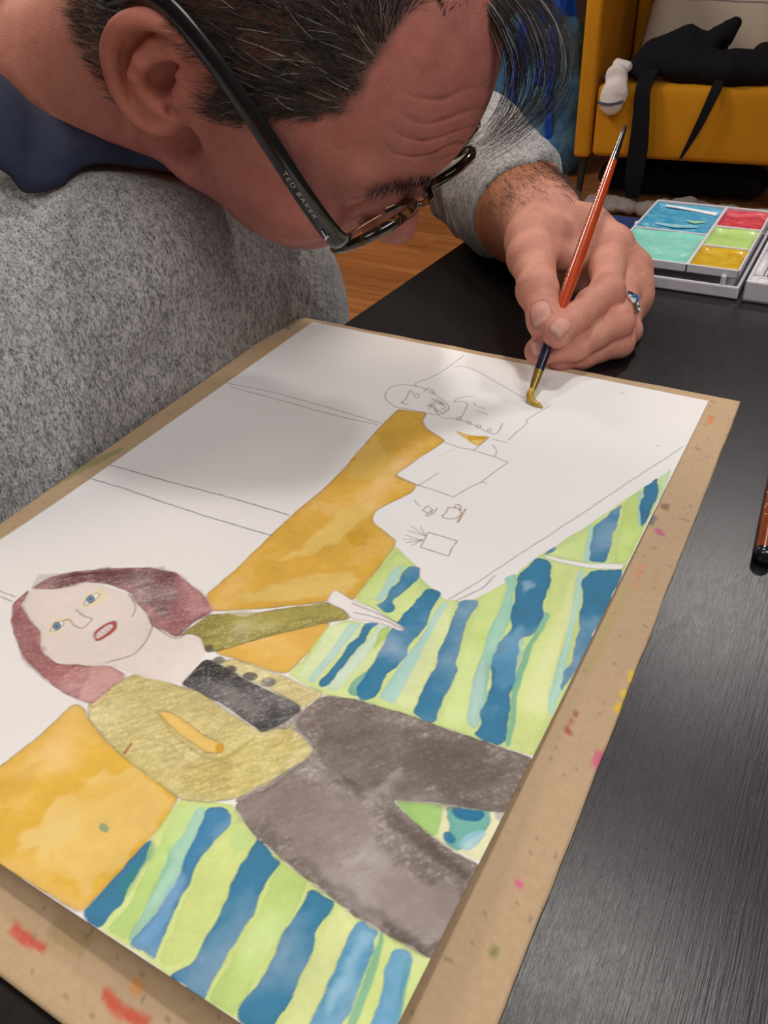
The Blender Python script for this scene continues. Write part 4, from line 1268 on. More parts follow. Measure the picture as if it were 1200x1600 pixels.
# painted areas and pencil lines of the picture, in millimetres on the sheet
PAINT_AREAS = [
  ([(110.2,-75.0),(127.2,-71.3),(128.8,-80.4),(133.7,-85.9),(150.3,-94.1),(145.7,-112.8),(141.2,-134.7),(155.8,-137.6),(156.2,-145.1),(147.4,-165.3),(148.2,-170.6),(151.9,-174.5),(167.2,-181.6),(169.8,-186.5),(169.9,-198.7),(171.1,-224.7),(163.2,-225.9),(160.8,-230.7),(137.8,-247.0),(129.1,-252.1),(120.1,-257.4),(110.9,-251.4),(111.6,-225.2),(111.3,-187.2),(113.9,-160.4),(113.1,-138.4),(109.7,-93.6),(109.9,-73.8)], (222, 170, 44), 0.95, 0.35, 0.3, 0.25, 1, 0),
  ([(112.4,-128.6),(112.1,-105.0),(128.2,-119.0),(138.1,-138.8),(122.9,-145.7),(119.9,-149.3),(116.7,-140.0)], (232, 196, 110), 0.5, 0, 0.2, 1.2, 0, 0),
  ([(131.1,-197.9),(130.6,-170.6),(139.5,-158.6),(146.8,-167.0),(143.6,-179.6),(144.0,-191.9),(138.2,-204.9),(124.6,-218.0)], (236, 204, 120), 0.6, 0.1, 0.3, 1.5, 0, 0),
  ([(144.0,-191.9),(142.4,-185.6),(148.2,-179.4),(155.1,-185.1),(157.5,-191.0),(152.8,-194.8),(146.6,-194.2)], (205, 150, 20), 0.5, 0, 0.2, 1.5, 0, 0),
  ([(123.2,-249.0),(132.4,-230.5),(153.7,-210.9),(164.0,-209.4),(166.3,-222.2),(144.2,-237.1)], (238, 208, 128), 0.55, 0.1, 0.3, 1.5, 0, 0),
  ([(136.3,-275.5),(149.7,-258.4),(169.3,-240.4),(171.4,-248.5),(171.2,-261.9),(169.9,-273.1),(158.7,-274.7),(147.5,-275.2),(139.8,-276.4)], (226, 176, 66), 0.95, 0.3, 0.25, 0.2, 1, 0),
  ([(106.5,-354.8),(108.1,-340.4),(107.6,-322.0),(113.2,-322.0),(116.7,-324.7),(131.5,-329.0),(155.0,-332.1),(171.1,-335.0),(172.6,-340.8),(173.5,-351.5),(172.8,-363.8),(172.0,-378.6),(137.2,-379.5),(104.3,-379.8)], (226, 178, 56), 0.97, 0.35, 0.28, 0.25, 1, 0),
  ([(137.2,-358.3),(137.9,-345.0),(142.5,-333.7),(156.8,-336.1),(169.8,-337.7),(170.8,-348.7),(170.2,-361.2),(168.6,-372.0),(154.8,-373.8),(138.9,-371.0)], (238, 205, 128), 0.62, 0, 0.35, 2.5, 0, 0),
  ([(136.6,-345.7),(147.1,-338.2),(154.1,-341.3),(151.4,-346.4),(143.0,-353.5)], (224, 174, 60), 0.5, 0, 0.3, 2, 0, 0),
  ([(110.1,-357.7),(117.1,-347.1),(121.3,-350.8),(121.2,-366.7)], (206, 155, 20), 0.45, 0, 0.3, 2, 0, 0),
  ([(154.4,-355.4),(155.1,-353.8),(159.0,-354.8),(158.5,-356.6),(156.2,-356.7)], (110, 165, 140), 0.75, 0.2, 0.2, 0.5, 0, 0),
  ([(169.2,-185.5),(183.5,-193.5),(191.5,-200.8),(203.7,-207.4),(207.3,-207.9),(214.8,-206.2),(219.6,-200.1),(224.9,-187.3),(228.6,-172.5),(232.2,-163.9),(244.7,-130.7),(256.9,-94.9),(265.7,-71.5),(267.1,-122.4),(267.0,-171.8),(267.9,-222.8),(268.6,-265.6),(245.5,-268.5),(225.1,-269.4),(202.8,-271.5),(188.9,-275.3),(170.0,-273.1),(171.3,-262.0),(169.4,-243.9),(175.4,-236.0),(197.7,-232.5),(187.2,-227.1),(176.8,-225.4),(171.2,-225.0)], (204, 222, 138), 0.95, 0.2, 0.22, 0.35, 0, 0),
  ([(170.5,-220.2),(171.6,-188.0),(179.9,-191.0),(186.1,-194.6),(181.3,-201.5),(181.0,-219.9),(173.0,-224.3)], (196, 214, 130), 0.9, 0.2, 0.2, 0.3, 0, 0),
  ([(176.4,-200.6),(179.5,-194.4),(181.3,-201.5),(182.4,-220.6),(179.1,-222.2)], (172, 214, 214), 0.8, 0.2, 0.2, 0.3, 0, 0),
  ([(169.5,-242.4),(182.2,-234.3),(184.0,-242.4),(182.6,-256.3),(182.7,-271.5),(173.4,-272.4),(172.9,-258.5)], (222, 234, 184), 0.9, 0.15, 0.2, 0.3, 0, 0),
  ([(176.9,-237.5),(181.7,-235.2),(182.0,-255.3),(182.2,-272.3),(179.4,-272.5),(178.3,-255.8)], (172, 214, 214), 0.7, 0.2, 0.2, 0.3, 0, 0),
  ([(193.5,-231.1),(187.8,-231.7),(188.7,-240.2),(187.8,-255.1),(187.2,-268.0),(187.4,-272.7),(192.3,-271.5),(193.8,-258.5),(192.4,-246.4)], (200, 222, 206), 0.8, 0.2, 0.2, 0.3, 0, 0),
  ([(190.0,-235.5),(192.7,-231.5),(195.8,-242.1),(193.0,-247.4)], (178, 206, 100), 0.8, 0.2, 0.2, 0.3, 0, 0),
  ([(193.1,-246.0),(195.3,-234.3),(198.2,-256.3),(194.6,-263.0),(195.0,-271.3),(192.0,-261.9)], (222, 230, 170), 0.8, 0.1, 0.2, 0.3, 0, 0),
  ([(196.7,-257.1),(194.6,-263.0),(195.7,-270.9),(201.1,-270.6),(200.5,-260.2)], (70, 160, 150), 0.8, 0.2, 0.3, 0.5, 0, 0),
  ([(208.7,-209.2),(205.3,-210.7),(206.9,-227.5),(206.9,-247.6),(207.8,-267.5),(217.4,-266.7),(216.2,-243.0)], (172, 214, 214), 0.85, 0.2, 0.2, 0.3, 0, 0),
  ([(211.0,-208.1),(208.0,-213.5),(210.3,-231.5),(213.5,-259.7),(214.5,-268.2),(222.6,-267.2),(221.1,-247.5),(215.6,-223.4)], (222, 230, 170), 0.9, 0.1, 0.2, 0.3, 0, 0),
  ([(225.0,-187.2),(218.8,-201.4),(223.2,-219.8),(228.2,-244.0),(233.5,-268.6),(242.6,-266.9),(235.2,-240.6),(231.1,-214.2)], (205, 224, 140), 0.9, 0.15, 0.25, 0.3, 0, 0),
  ([(226.8,-179.9),(223.1,-185.9),(226.6,-189.6),(228.3,-200.0),(231.1,-221.6),(234.7,-240.8),(241.3,-263.0),(246.3,-264.9),(242.3,-246.9),(236.8,-226.0),(235.7,-208.2)], (150, 206, 186), 0.9, 0.25, 0.25, 0.4, 0, 0),
  ([(232.4,-224.5),(235.5,-243.8),(241.3,-263.0),(246.0,-264.3),(241.2,-245.8)], (186, 216, 208), 0.8, 0.2, 0.2, 0.3, 0, 0),
  ([(237.2,-166.0),(250.1,-164.2),(255.2,-187.0),(257.8,-208.5),(261.6,-232.1),(266.0,-247.1),(267.6,-265.8),(259.3,-266.7),(253.6,-247.4),(247.8,-224.1),(246.8,-199.0)], (216, 228, 150), 0.9, 0.15, 0.25, 0.3, 0, 0),
  ([(248.5,-167.3),(250.9,-189.2),(253.2,-214.4),(257.4,-245.4),(264.1,-251.1),(260.0,-221.4),(257.5,-193.7)], (228, 232, 170), 0.55, 0, 0.3, 1, 0, 0),
  ([(246.2,-197.4),(249.0,-198.0),(248.6,-216.7),(252.5,-241.7),(259.3,-265.3),(257.5,-266.3),(250.0,-241.3),(246.6,-221.2)], (110, 186, 160), 0.8, 0.2, 0.2, 0.3, 0, 0),
  ([(251.8,-165.2),(249.6,-166.7),(257.7,-201.3),(261.0,-227.5),(264.5,-244.8),(267.1,-247.2),(266.4,-232.8),(263.2,-219.7),(256.9,-186.2)], (176, 218, 204), 0.9, 0.2, 0.2, 0.3, 0, 0),
  ([(244.5,-134.8),(238.3,-153.8),(233.6,-161.9),(241.2,-161.8),(249.7,-161.1),(251.5,-160.2)], (208, 226, 150), 0.9, 0.2, 0.2, 0.3, 0, 0),
  ([(245.4,-133.1),(244.2,-133.7),(247.6,-151.7),(250.1,-160.9),(252.8,-160.2)], (172, 214, 214), 0.8, 0.2, 0.2, 0.3, 0, 0),
  ([(257.4,-96.1),(253.2,-112.1),(258.3,-134.3),(261.6,-156.7),(267.2,-151.2),(267.2,-127.3),(261.7,-114.6)], (200, 222, 130), 0.9, 0.2, 0.2, 0.3, 0, 0),
  ([(258.0,-95.8),(256.8,-99.3),(264.5,-126.2),(265.6,-123.1)], (172, 214, 214), 0.8, 0.2, 0.2, 0.3, 0, 0),
  ([(265.7,-70.4),(262.7,-80.3),(265.4,-93.6),(266.6,-109.5),(267.9,-92.3)], (196, 220, 170), 0.9, 0.2, 0.2, 0.3, 0, 0),
  ([(186.6,-193.6),(182.8,-194.5),(181.3,-201.5),(182.6,-211.7),(183.3,-220.3),(179.8,-223.3),(183.9,-225.0),(189.3,-225.4),(190.5,-221.2),(186.2,-218.2),(188.1,-212.2),(189.5,-201.0)], (42, 122, 165), 0.96, 0.3, 0.34, 0.6, 0, 0),
  ([(196.7,-204.8),(203.0,-205.9),(204.1,-214.1),(205.4,-224.8),(206.0,-241.3),(205.4,-254.0),(206.7,-266.0),(204.9,-270.4),(200.1,-271.1),(197.6,-268.1),(197.8,-265.1),(197.9,-255.8),(195.6,-245.5),(194.6,-233.2),(194.3,-219.5)], (42, 122, 165), 0.96, 0.3, 0.34, 0.6, 0, 0),
  ([(187.8,-231.7),(182.5,-234.9),(184.0,-242.4),(183.6,-253.2),(184.0,-264.6),(184.0,-272.0),(186.8,-273.3),(188.0,-266.3),(187.8,-255.1),(187.1,-240.9)], (42, 122, 165), 0.96, 0.3, 0.34, 0.6, 0, 0),
  ([(219.2,-202.3),(212.1,-207.6),(214.9,-221.9),(217.5,-235.3),(219.8,-249.9),(221.5,-260.6),(222.0,-268.3),(227.7,-270.0),(231.8,-268.7),(230.6,-259.2),(227.5,-242.7),(222.6,-225.6),(219.6,-212.0)], (42, 122, 165), 0.96, 0.3, 0.34, 0.6, 0, 0),
  ([(237.2,-166.0),(231.6,-165.9),(228.9,-176.6),(228.2,-183.5),(232.9,-199.9),(237.8,-214.7),(236.1,-222.8),(240.2,-238.1),(244.1,-252.3),(246.3,-264.9),(245.0,-267.1),(249.0,-268.6),(257.3,-267.1),(254.4,-256.2),(250.0,-241.3),(245.8,-225.1),(243.2,-215.7),(246.8,-212.1),(245.8,-199.6),(242.1,-181.2)], (42, 122, 165), 0.96, 0.3, 0.34, 0.6, 0, 0),
  ([(241.8,-209.0),(239.2,-212.1),(237.4,-225.7),(242.0,-242.1),(247.6,-244.2),(247.1,-231.3)], (110, 170, 205), 0.45, 0, 0.4, 1.5, 0, 0),
  ([(229.5,-185.0),(233.4,-181.1),(237.3,-187.7),(234.6,-191.0)], (180, 205, 225), 0.5, 0, 0.4, 1.5, 0, 0),
  ([(266.7,-157.7),(254.2,-164.5),(253.2,-169.4),(259.1,-192.9),(262.9,-209.5),(264.0,-222.7),(266.7,-234.3),(267.9,-224.0),(267.6,-201.7),(267.7,-174.7)], (42, 122, 165), 0.96, 0.3, 0.34, 0.6, 0, 0),
  ([(252.9,-110.9),(250.0,-120.5),(245.4,-133.1),(249.7,-150.7),(252.0,-159.9),(258.7,-157.8),(256.5,-137.7),(254.4,-120.9)], (42, 122, 165), 0.96, 0.3, 0.34, 0.6, 0, 0),
  ([(262.1,-80.7),(258.3,-94.2),(261.7,-112.0),(265.4,-125.7),(266.6,-114.8),(265.4,-93.6)], (42, 122, 165), 0.96, 0.3, 0.34, 0.6, 0, 0),
  ([(233.3,-162.8),(235.5,-155.6),(237.4,-159.0),(234.7,-163.0)], (42, 122, 165), 0.96, 0.3, 0.34, 0.6, 0, 0),
  ([(232.2,-163.8),(241.5,-162.8),(252.9,-160.6),(266.2,-154.2),(266.3,-158.4),(253.9,-163.7),(242.4,-165.3),(234.3,-165.5)], (240, 238, 236), 0.95, 0, 0.05, 0.2, 1, 0),
  ([(171.2,-335.1),(188.6,-328.9),(191.6,-330.9),(189.0,-329.0),(203.4,-335.1),(224.3,-339.0),(244.6,-341.8),(258.4,-341.9),(269.1,-341.8),(268.7,-349.0),(268.7,-379.6),(172.0,-378.6),(172.8,-363.8),(173.5,-351.5),(172.6,-340.8)], (206, 222, 136), 0.96, 0.15, 0.22, 0.3, 0, 0),
  ([(172.4,-336.4),(181.6,-333.4),(183.4,-344.7),(186.2,-357.6),(188.1,-367.0),(190.0,-377.7),(181.8,-377.9),(182.4,-369.9),(177.8,-354.2),(174.3,-342.6)], (176, 210, 120), 0.7, 0.1, 0.3, 0.5, 0, 0),
  ([(181.6,-333.4),(179.6,-336.3),(181.5,-345.6),(183.3,-354.4),(185.8,-364.5),(190.0,-377.7),(191.8,-376.1),(191.3,-366.8),(190.8,-356.0),(186.7,-340.4)], (150, 204, 190), 0.8, 0.2, 0.25, 0.5, 0, 0),
  ([(181.4,-347.4),(185.1,-358.2),(186.6,-366.3),(187.4,-364.4),(186.0,-355.4)], (110, 175, 130), 0.5, 0, 0.3, 1, 0, 0),
  ([(174.1,-350.3),(173.4,-352.4),(172.8,-363.8),(171.6,-378.9),(176.6,-379.2),(181.1,-378.9),(180.3,-373.9),(181.9,-369.5),(179.6,-367.0),(178.6,-361.6),(176.7,-353.1)], (42, 122, 165), 0.96, 0.3, 0.34, 0.6, 0, 0),
  ([(174.1,-350.3),(175.7,-357.6),(176.8,-367.8),(180.5,-368.0),(178.6,-361.6),(177.3,-353.2)], (50, 140, 130), 0.6, 0.1, 0.3, 0.8, 0, 0),
  ([(190.2,-330.8),(185.5,-330.5),(181.4,-333.1),(184.4,-340.8),(188.5,-353.4),(191.0,-358.2),(191.7,-370.7),(190.5,-379.0),(198.2,-378.6),(200.9,-378.5),(197.2,-367.8),(193.9,-356.7),(192.5,-348.1),(192.6,-334.8)], (58, 130, 178), 0.96, 0.3, 0.34, 0.6, 0, 0),
  ([(188.9,-353.9),(190.9,-362.7),(191.5,-377.5),(196.2,-376.4),(196.0,-366.4),(193.0,-355.6)], (122, 170, 214), 0.6, 0.25, 0.3, 0.8, 0, 0),
  ([(202.5,-335.6),(195.0,-333.5),(193.5,-336.0),(193.4,-349.2),(196.0,-360.0),(201.3,-377.6),(206.1,-377.6),(209.2,-369.6),(206.8,-354.4),(205.1,-349.3)], (212, 224, 140), 0.8, 0.1, 0.3, 0.5, 0, 0),
  ([(193.4,-332.6),(201.9,-335.9),(201.2,-344.4),(195.2,-340.2)], (168, 206, 120), 0.6, 0, 0.3, 1, 0, 0),
  ([(203.6,-335.8),(202.7,-335.5),(214.9,-337.4),(214.6,-343.2),(216.3,-350.7),(217.6,-358.7),(217.3,-365.5),(218.4,-372.4),(219.3,-379.8),(207.8,-379.5),(208.1,-377.2),(211.0,-374.4),(208.9,-366.5),(208.4,-356.4),(205.5,-349.9),(203.6,-339.1)], (42, 122, 165), 0.96, 0.3, 0.34, 0.6, 0, 0),
  ([(214.9,-338.2),(225.5,-339.3),(226.7,-347.9),(227.5,-361.8),(229.0,-373.3),(228.6,-378.6),(228.3,-378.5),(220.0,-378.8),(219.8,-372.3),(218.6,-363.4),(219.7,-360.2),(216.9,-347.6)], (190, 216, 128), 0.85, 0.15, 0.3, 0.4, 0, 0),
  ([(227.1,-340.3),(236.7,-340.7),(236.0,-348.1),(238.5,-358.4),(239.7,-371.3),(240.4,-379.3),(235.7,-379.4),(229.5,-378.6),(230.1,-371.3),(228.6,-359.6),(227.8,-350.8),(228.0,-344.4)], (42, 122, 165), 0.96, 0.3, 0.34, 0.6, 0, 0),
  ([(237.8,-341.0),(244.8,-342.1),(244.4,-348.7),(246.5,-358.7),(248.2,-370.2),(244.6,-379.2),(240.5,-379.0),(241.0,-372.0),(239.1,-358.0),(236.7,-347.8)], (220, 228, 160), 0.85, 0.1, 0.3, 0.4, 0, 0),
  ([(244.6,-341.8),(252.2,-341.5),(252.3,-345.2),(253.0,-352.9),(254.7,-363.9),(257.2,-372.9),(248.9,-377.4),(248.2,-370.2),(246.5,-358.7),(244.4,-348.7)], (80, 150, 190), 0.96, 0.3, 0.34, 0.6, 0, 0),
  ([(247.1,-343.0),(250.8,-343.5),(250.6,-351.8),(252.5,-362.9),(250.3,-369.8),(247.7,-358.0)], (150, 195, 222), 0.5, 0, 0.4, 1.2, 0, 0),
  ([(251.8,-342.2),(252.9,-345.7),(254.8,-358.7),(256.4,-367.9),(257.2,-372.9),(258.9,-371.9),(257.7,-360.8),(255.7,-349.0),(253.1,-342.3)], (80, 170, 150), 0.7, 0.1, 0.2, 0.4, 0, 0),
  ([(256.8,-343.6),(263.3,-343.3),(265.3,-350.7),(268.0,-360.1),(269.4,-367.5),(263.6,-370.7),(261.4,-360.2),(258.6,-349.8)], (90, 158, 200), 0.96, 0.3, 0.34, 0.6, 0, 0),
  ([(261.1,-344.5),(263.5,-343.6),(265.6,-351.3),(268.0,-360.8),(266.5,-361.0),(264.0,-352.2)], (60, 150, 160), 0.6, 0.1, 0.3, 0.4, 0, 0),
  ([(234.1,-303.1),(248.5,-297.3),(264.1,-291.7),(269.5,-293.9),(267.7,-309.9),(255.5,-309.6),(245.2,-307.5)], (226, 226, 180), 0.95, 0.1, 0.15, 0.2, 0, 0),
  ([(234.5,-302.9),(249.4,-297.1),(251.4,-303.2),(252.5,-309.0),(245.2,-307.5)], (158, 204, 112), 0.9, 0.15, 0.25, 0.3, 0, 0),
  ([(249.4,-297.1),(264.2,-291.9),(265.4,-297.8),(260.4,-304.7),(260.9,-309.5),(254.4,-309.2),(254.1,-302.9)], (92, 176, 168), 0.9, 0.3, 0.3, 0.6, 0, 0),
  ([(251.8,-296.2),(262.2,-292.7),(261.9,-298.1),(255.8,-300.8)], (42, 122, 165), 0.96, 0.3, 0.34, 0.6, 0, 0),
  ([(253.6,-305.8),(258.2,-305.9),(258.0,-309.1),(254.8,-309.0)], (42, 122, 165), 0.96, 0.3, 0.34, 0.6, 0, 0),
  ([(259.0,-305.5),(262.1,-300.6),(265.4,-299.8),(264.1,-308.8),(259.8,-309.1)], (140, 195, 215), 0.8, 0.2, 0.3, 0.5, 0, 0),
  ([(264.1,-291.7),(268.4,-290.1),(269.2,-294.1),(266.6,-294.4)], (190, 178, 172), 0.8, 0.1, 0.1, 0.2, 0, 0),
  ([(176.0,-299.9),(185.7,-283.0),(188.9,-277.9),(197.4,-285.1),(204.4,-298.5),(196.8,-320.0),(189.9,-328.2),(187.8,-327.0),(194.0,-316.3),(199.4,-304.1),(199.6,-297.9),(189.3,-293.6),(178.9,-300.0)], (140, 128, 120), 0.85, 0.2, 0.3, 0.6, 0, 0.4),
  ([(188.5,-274.8),(202.8,-271.4),(225.1,-269.5),(245.5,-268.4),(268.4,-266.5),(269.0,-278.0),(268.5,-289.9),(263.7,-291.9),(247.7,-297.6),(233.4,-303.5),(245.3,-307.6),(255.5,-309.5),(268.2,-310.7),(268.3,-327.0),(269.1,-341.8),(258.4,-341.9),(244.6,-341.8),(224.3,-339.0),(203.4,-335.1),(189.0,-329.0),(191.3,-325.0),(197.3,-312.4),(201.1,-300.5),(197.8,-295.7),(187.0,-291.7),(186.7,-286.2)], (124, 111, 103), 0.97, 0.3, 0.34, 0.35, 1, 0.26),
  ([(190.2,-327.8),(201.9,-311.2),(217.7,-307.7),(230.5,-312.3),(247.4,-321.9),(259.5,-324.7),(268.3,-323.5),(268.4,-340.5),(243.4,-339.8),(219.2,-335.9)], (152, 139, 132), 0.65, 0, 0.4, 2.5, 0, 0),
  ([(190.8,-287.0),(204.4,-275.9),(237.3,-272.7),(264.7,-272.0),(262.2,-284.0),(239.8,-297.2),(220.0,-306.5),(202.7,-299.6)], (98, 86, 78), 0.6, 0, 0.4, 2.5, 0, 0),
  ([(224.9,-306.2),(227.5,-300.2),(232.2,-290.5),(234.0,-295.6),(230.1,-304.7),(228.3,-310.1)], (160, 150, 143), 0.55, 0, 0.4, 1.5, 0, 0),
  ([(243.2,-333.6),(246.8,-324.1),(258.8,-323.3),(266.3,-321.0),(267.1,-336.3),(256.3,-338.0)], (158, 145, 137), 0.55, 0, 0.4, 2, 0, 0),
  ([(234.1,-304.8),(239.5,-307.5),(256.6,-311.9),(268.7,-313.1),(266.3,-317.3),(249.1,-314.9),(234.5,-312.3)], (72, 62, 56), 0.6, 0, 0.4, 1.2, 0, 0),
  ([(229.0,-302.9),(246.3,-294.9),(266.7,-288.3),(267.7,-290.5),(247.9,-298.0),(233.5,-303.7)], (70, 60, 56), 0.6, 0, 0.4, 0.8, 0, 0),
  ([(202.2,-303.7),(214.2,-302.4),(228.0,-304.6),(225.5,-307.1),(213.4,-307.6)], (72, 62, 58), 0.55, 0, 0.3, 0.8, 0, 0),
  ([(217.2,-333.0),(233.2,-335.2),(249.1,-337.6),(266.4,-338.3),(266.5,-341.5),(245.5,-340.4),(228.3,-337.9)], (88, 78, 72), 0.5, 0, 0.4, 1.2, 0, 0),
  ([(231.4,-329.5),(233.3,-324.9),(236.0,-323.0),(235.4,-328.3),(233.5,-331.3)], (176, 168, 160), 0.6, 0, 0.2, 0.8, 0, 0),
  ([(114.0,-321.6),(111.9,-317.8),(113.5,-309.6),(115.5,-302.4),(120.5,-297.1),(128.7,-297.7),(136.8,-296.8),(145.1,-295.4),(162.8,-298.1),(177.4,-300.7),(183.5,-295.9),(189.6,-294.1),(195.5,-295.9),(200.0,-298.6),(199.3,-304.2),(194.6,-314.6),(188.5,-326.5),(181.5,-332.1),(171.5,-335.4),(156.1,-333.4),(144.0,-332.0),(131.6,-329.1),(117.8,-325.2)], (206, 190, 124), 0.97, 0.25, 0.26, 0.25, 1, 0.22),
  ([(142.4,-318.9),(150.0,-316.0),(165.3,-317.6),(173.3,-314.6),(179.8,-304.9),(178.7,-303.4),(186.4,-296.1),(197.0,-298.2),(195.2,-308.3),(184.8,-325.3),(174.5,-332.5),(159.1,-326.0)], (190, 170, 84), 0.5, 0, 0.5, 2.5, 0, 0.5),
  ([(171.7,-309.1),(176.7,-303.3),(188.1,-298.5),(197.6,-298.9),(194.2,-311.8),(186.6,-325.3),(180.1,-330.5),(181.2,-318.5)], (216, 202, 132), 0.55, 0, 0.5, 2, 0, 0.3),
  ([(137.0,-310.5),(142.8,-308.2),(150.8,-309.0),(161.7,-311.1),(170.3,-310.7),(172.3,-314.3),(166.4,-316.6),(152.9,-314.8)], (233, 194, 108), 0.97, 0.25, 0.15, 0.2, 1, 0),
  ([(167.3,-311.9),(170.3,-310.7),(172.3,-314.3),(169.7,-314.9)], (214, 160, 40), 0.9, 0.2, 0.2, 0.3, 0, 0),
  ([(137.7,-280.4),(147.5,-275.2),(158.7,-274.7),(170.4,-273.9),(188.7,-274.5),(186.4,-284.1),(176.9,-282.8),(164.2,-281.9),(148.9,-280.9),(139.3,-280.4)], (210, 196, 138), 0.97, 0.2, 0.3, 0.25, 1, 0.22),
  ([(118.1,-277.3),(118.2,-270.9),(120.2,-259.6),(139.0,-248.6),(160.0,-231.1),(169.3,-230.4),(175.4,-232.6),(175.1,-236.3),(164.7,-244.7),(149.2,-260.7),(137.1,-275.8),(132.2,-277.9),(124.7,-271.8),(119.9,-272.9)], (156, 144, 62), 0.97, 0.35, 0.3, 0.25, 1, 0.28),
  ([(124.3,-257.5),(143.5,-245.7),(164.4,-231.2),(170.7,-232.6),(158.1,-244.4),(137.4,-262.5)], (176, 164, 84), 0.6, 0, 0.4, 1.5, 0, 0),
  ([(125.4,-254.7),(131.2,-250.3),(137.8,-248.5),(133.7,-255.0),(128.4,-255.4)], (212, 204, 180), 0.6, 0, 0.3, 0.6, 0, 0),
  ([(160.8,-230.7),(159.7,-222.2),(171.7,-225.6),(180.0,-225.4),(199.8,-230.8),(198.4,-232.8),(188.1,-232.2),(176.3,-235.0),(171.5,-232.2)], (236, 228, 226), 0.97, 0.05, 0.08, 0.2, 1, 0),
  ([(136.0,-281.0),(136.3,-296.3),(144.0,-295.4),(162.2,-297.3),(176.9,-299.9),(179.0,-300.1),(182.6,-294.8),(185.9,-284.7),(181.0,-283.1),(164.9,-282.8),(148.9,-280.9),(139.8,-280.4)], (46, 42, 42), 0.98, 0.3, 0.3, 0.25, 1, 0.3),
  ([(147.3,-289.4),(154.7,-288.1),(170.2,-289.8),(176.1,-293.7),(172.6,-295.5),(158.8,-293.2)], (88, 82, 80), 0.5, 0, 0.4, 1.5, 0, 0),
  ([(135.1,-274.8),(135.6,-275.7),(135.6,-276.6),(135.0,-277.3),(134.0,-277.4),(133.0,-277.1),(132.0,-276.4),(131.5,-275.4),(131.5,-274.5),(132.1,-273.8),(133.1,-273.7),(134.2,-274.0)], (84, 78, 76), 0.9, 0.4, 0.3, 0.15, 1, 0.4),
  ([(143.6,-277.8),(144.0,-278.7),(143.7,-279.7),(142.9,-280.4),(141.7,-280.7),(140.5,-280.5),(139.5,-279.9),(139.1,-278.9),(139.4,-278.0),(140.3,-277.2),(141.5,-276.9),(142.7,-277.1)], (84, 78, 76), 0.9, 0.4, 0.3, 0.15, 1, 0.4),
  ([(151.0,-279.5),(151.3,-280.4),(151.0,-281.3),(150.1,-282.0),(148.9,-282.4),(147.7,-282.2),(146.8,-281.6),(146.5,-280.8),(146.8,-279.8),(147.7,-279.1),(148.9,-278.7),(150.1,-278.9)], (84, 78, 76), 0.9, 0.4, 0.3, 0.15, 1, 0.4),
  ([(160.7,-278.8),(161.0,-279.9),(160.5,-281.0),(159.4,-281.9),(157.9,-282.4),(156.4,-282.2),(155.3,-281.5),(155.0,-280.4),(155.4,-279.2),(156.6,-278.3),(158.1,-277.9),(159.6,-278.0)], (84, 78, 76), 0.9, 0.4, 0.3, 0.15, 1, 0.4),
  ([(168.9,-278.1),(169.2,-279.2),(168.8,-280.4),(167.6,-281.3),(166.1,-281.8),(164.6,-281.6),(163.6,-280.8),(163.2,-279.7),(163.7,-278.5),(164.8,-277.6),(166.3,-277.1),(167.8,-277.3)], (84, 78, 76), 0.9, 0.4, 0.3, 0.15, 1, 0.4),
  ([(38.8,-283.8),(47.3,-279.2),(54.1,-270.6),(59.3,-267.9),(79.2,-265.6),(96.5,-270.5),(104.2,-276.8),(106.9,-284.0),(108.4,-292.9),(102.9,-301.3),(95.6,-307.9),(83.1,-310.7),(72.7,-308.1),(63.7,-301.6),(63.5,-300.2),(48.3,-296.3),(41.4,-290.6)], (229, 215, 207), 0.95, 0.1, 0.1, 0.2, 0, 0),
  ([(104.2,-276.8),(116.9,-275.9),(125.5,-271.4),(133.8,-278.2),(136.1,-296.1),(129.0,-297.9),(122.9,-299.6),(113.8,-300.7),(102.9,-301.3),(108.4,-292.9),(106.9,-284.0)], (233, 220, 213), 0.95, 0.1, 0.08, 0.2, 0, 0),
  ([(37.9,-284.2),(38.7,-275.4),(44.7,-267.1),(58.0,-257.6),(75.1,-247.9),(89.2,-244.9),(111.4,-252.0),(120.9,-257.7),(117.2,-267.1),(117.7,-276.9),(102.9,-276.1),(96.6,-272.0),(78.1,-264.5),(63.6,-265.7),(54.1,-270.6),(49.9,-277.9)], (158, 96, 98), 0.95, 0.3, 0.35, 0.3, 1, 0.3),
  ([(37.6,-282.8),(45.3,-267.6),(58.5,-258.1),(76.2,-249.0),(89.7,-245.4),(95.5,-250.6),(102.0,-266.1),(108.0,-266.0),(108.3,-270.3),(100.0,-271.7),(93.7,-268.9),(77.1,-263.5),(62.5,-264.6),(49.8,-275.4)], (96, 56, 60), 0.7, 0, 0.5, 1.5, 0, 0.5),
  ([(90.6,-245.0),(111.4,-252.0),(120.9,-257.7),(116.3,-266.1),(106.7,-260.5)], (204, 150, 150), 0.6, 0, 0.3, 1.5, 0, 0.25),
  ([(37.9,-284.2),(45.2,-294.9),(64.5,-301.1),(73.7,-309.0),(84.8,-311.1),(98.2,-305.8),(105.2,-301.3),(114.7,-302.7),(113.9,-319.5),(104.8,-320.5),(86.8,-319.2),(69.8,-315.2),(47.9,-302.7),(39.5,-294.8)], (176, 108, 108), 0.95, 0.35, 0.35, 0.3, 1, 0.25),
  ([(98.2,-305.8),(105.2,-301.3),(114.7,-302.7),(113.9,-319.5),(104.8,-320.5),(104.9,-314.3)], (216, 172, 168), 0.6, 0, 0.3, 1.2, 0, 0),
  ([(42.4,-294.8),(54.4,-299.2),(74.7,-309.8),(78.2,-316.0),(62.9,-310.6),(47.6,-301.3)], (130, 72, 76), 0.5, 0, 0.4, 1.5, 0, 0.4),
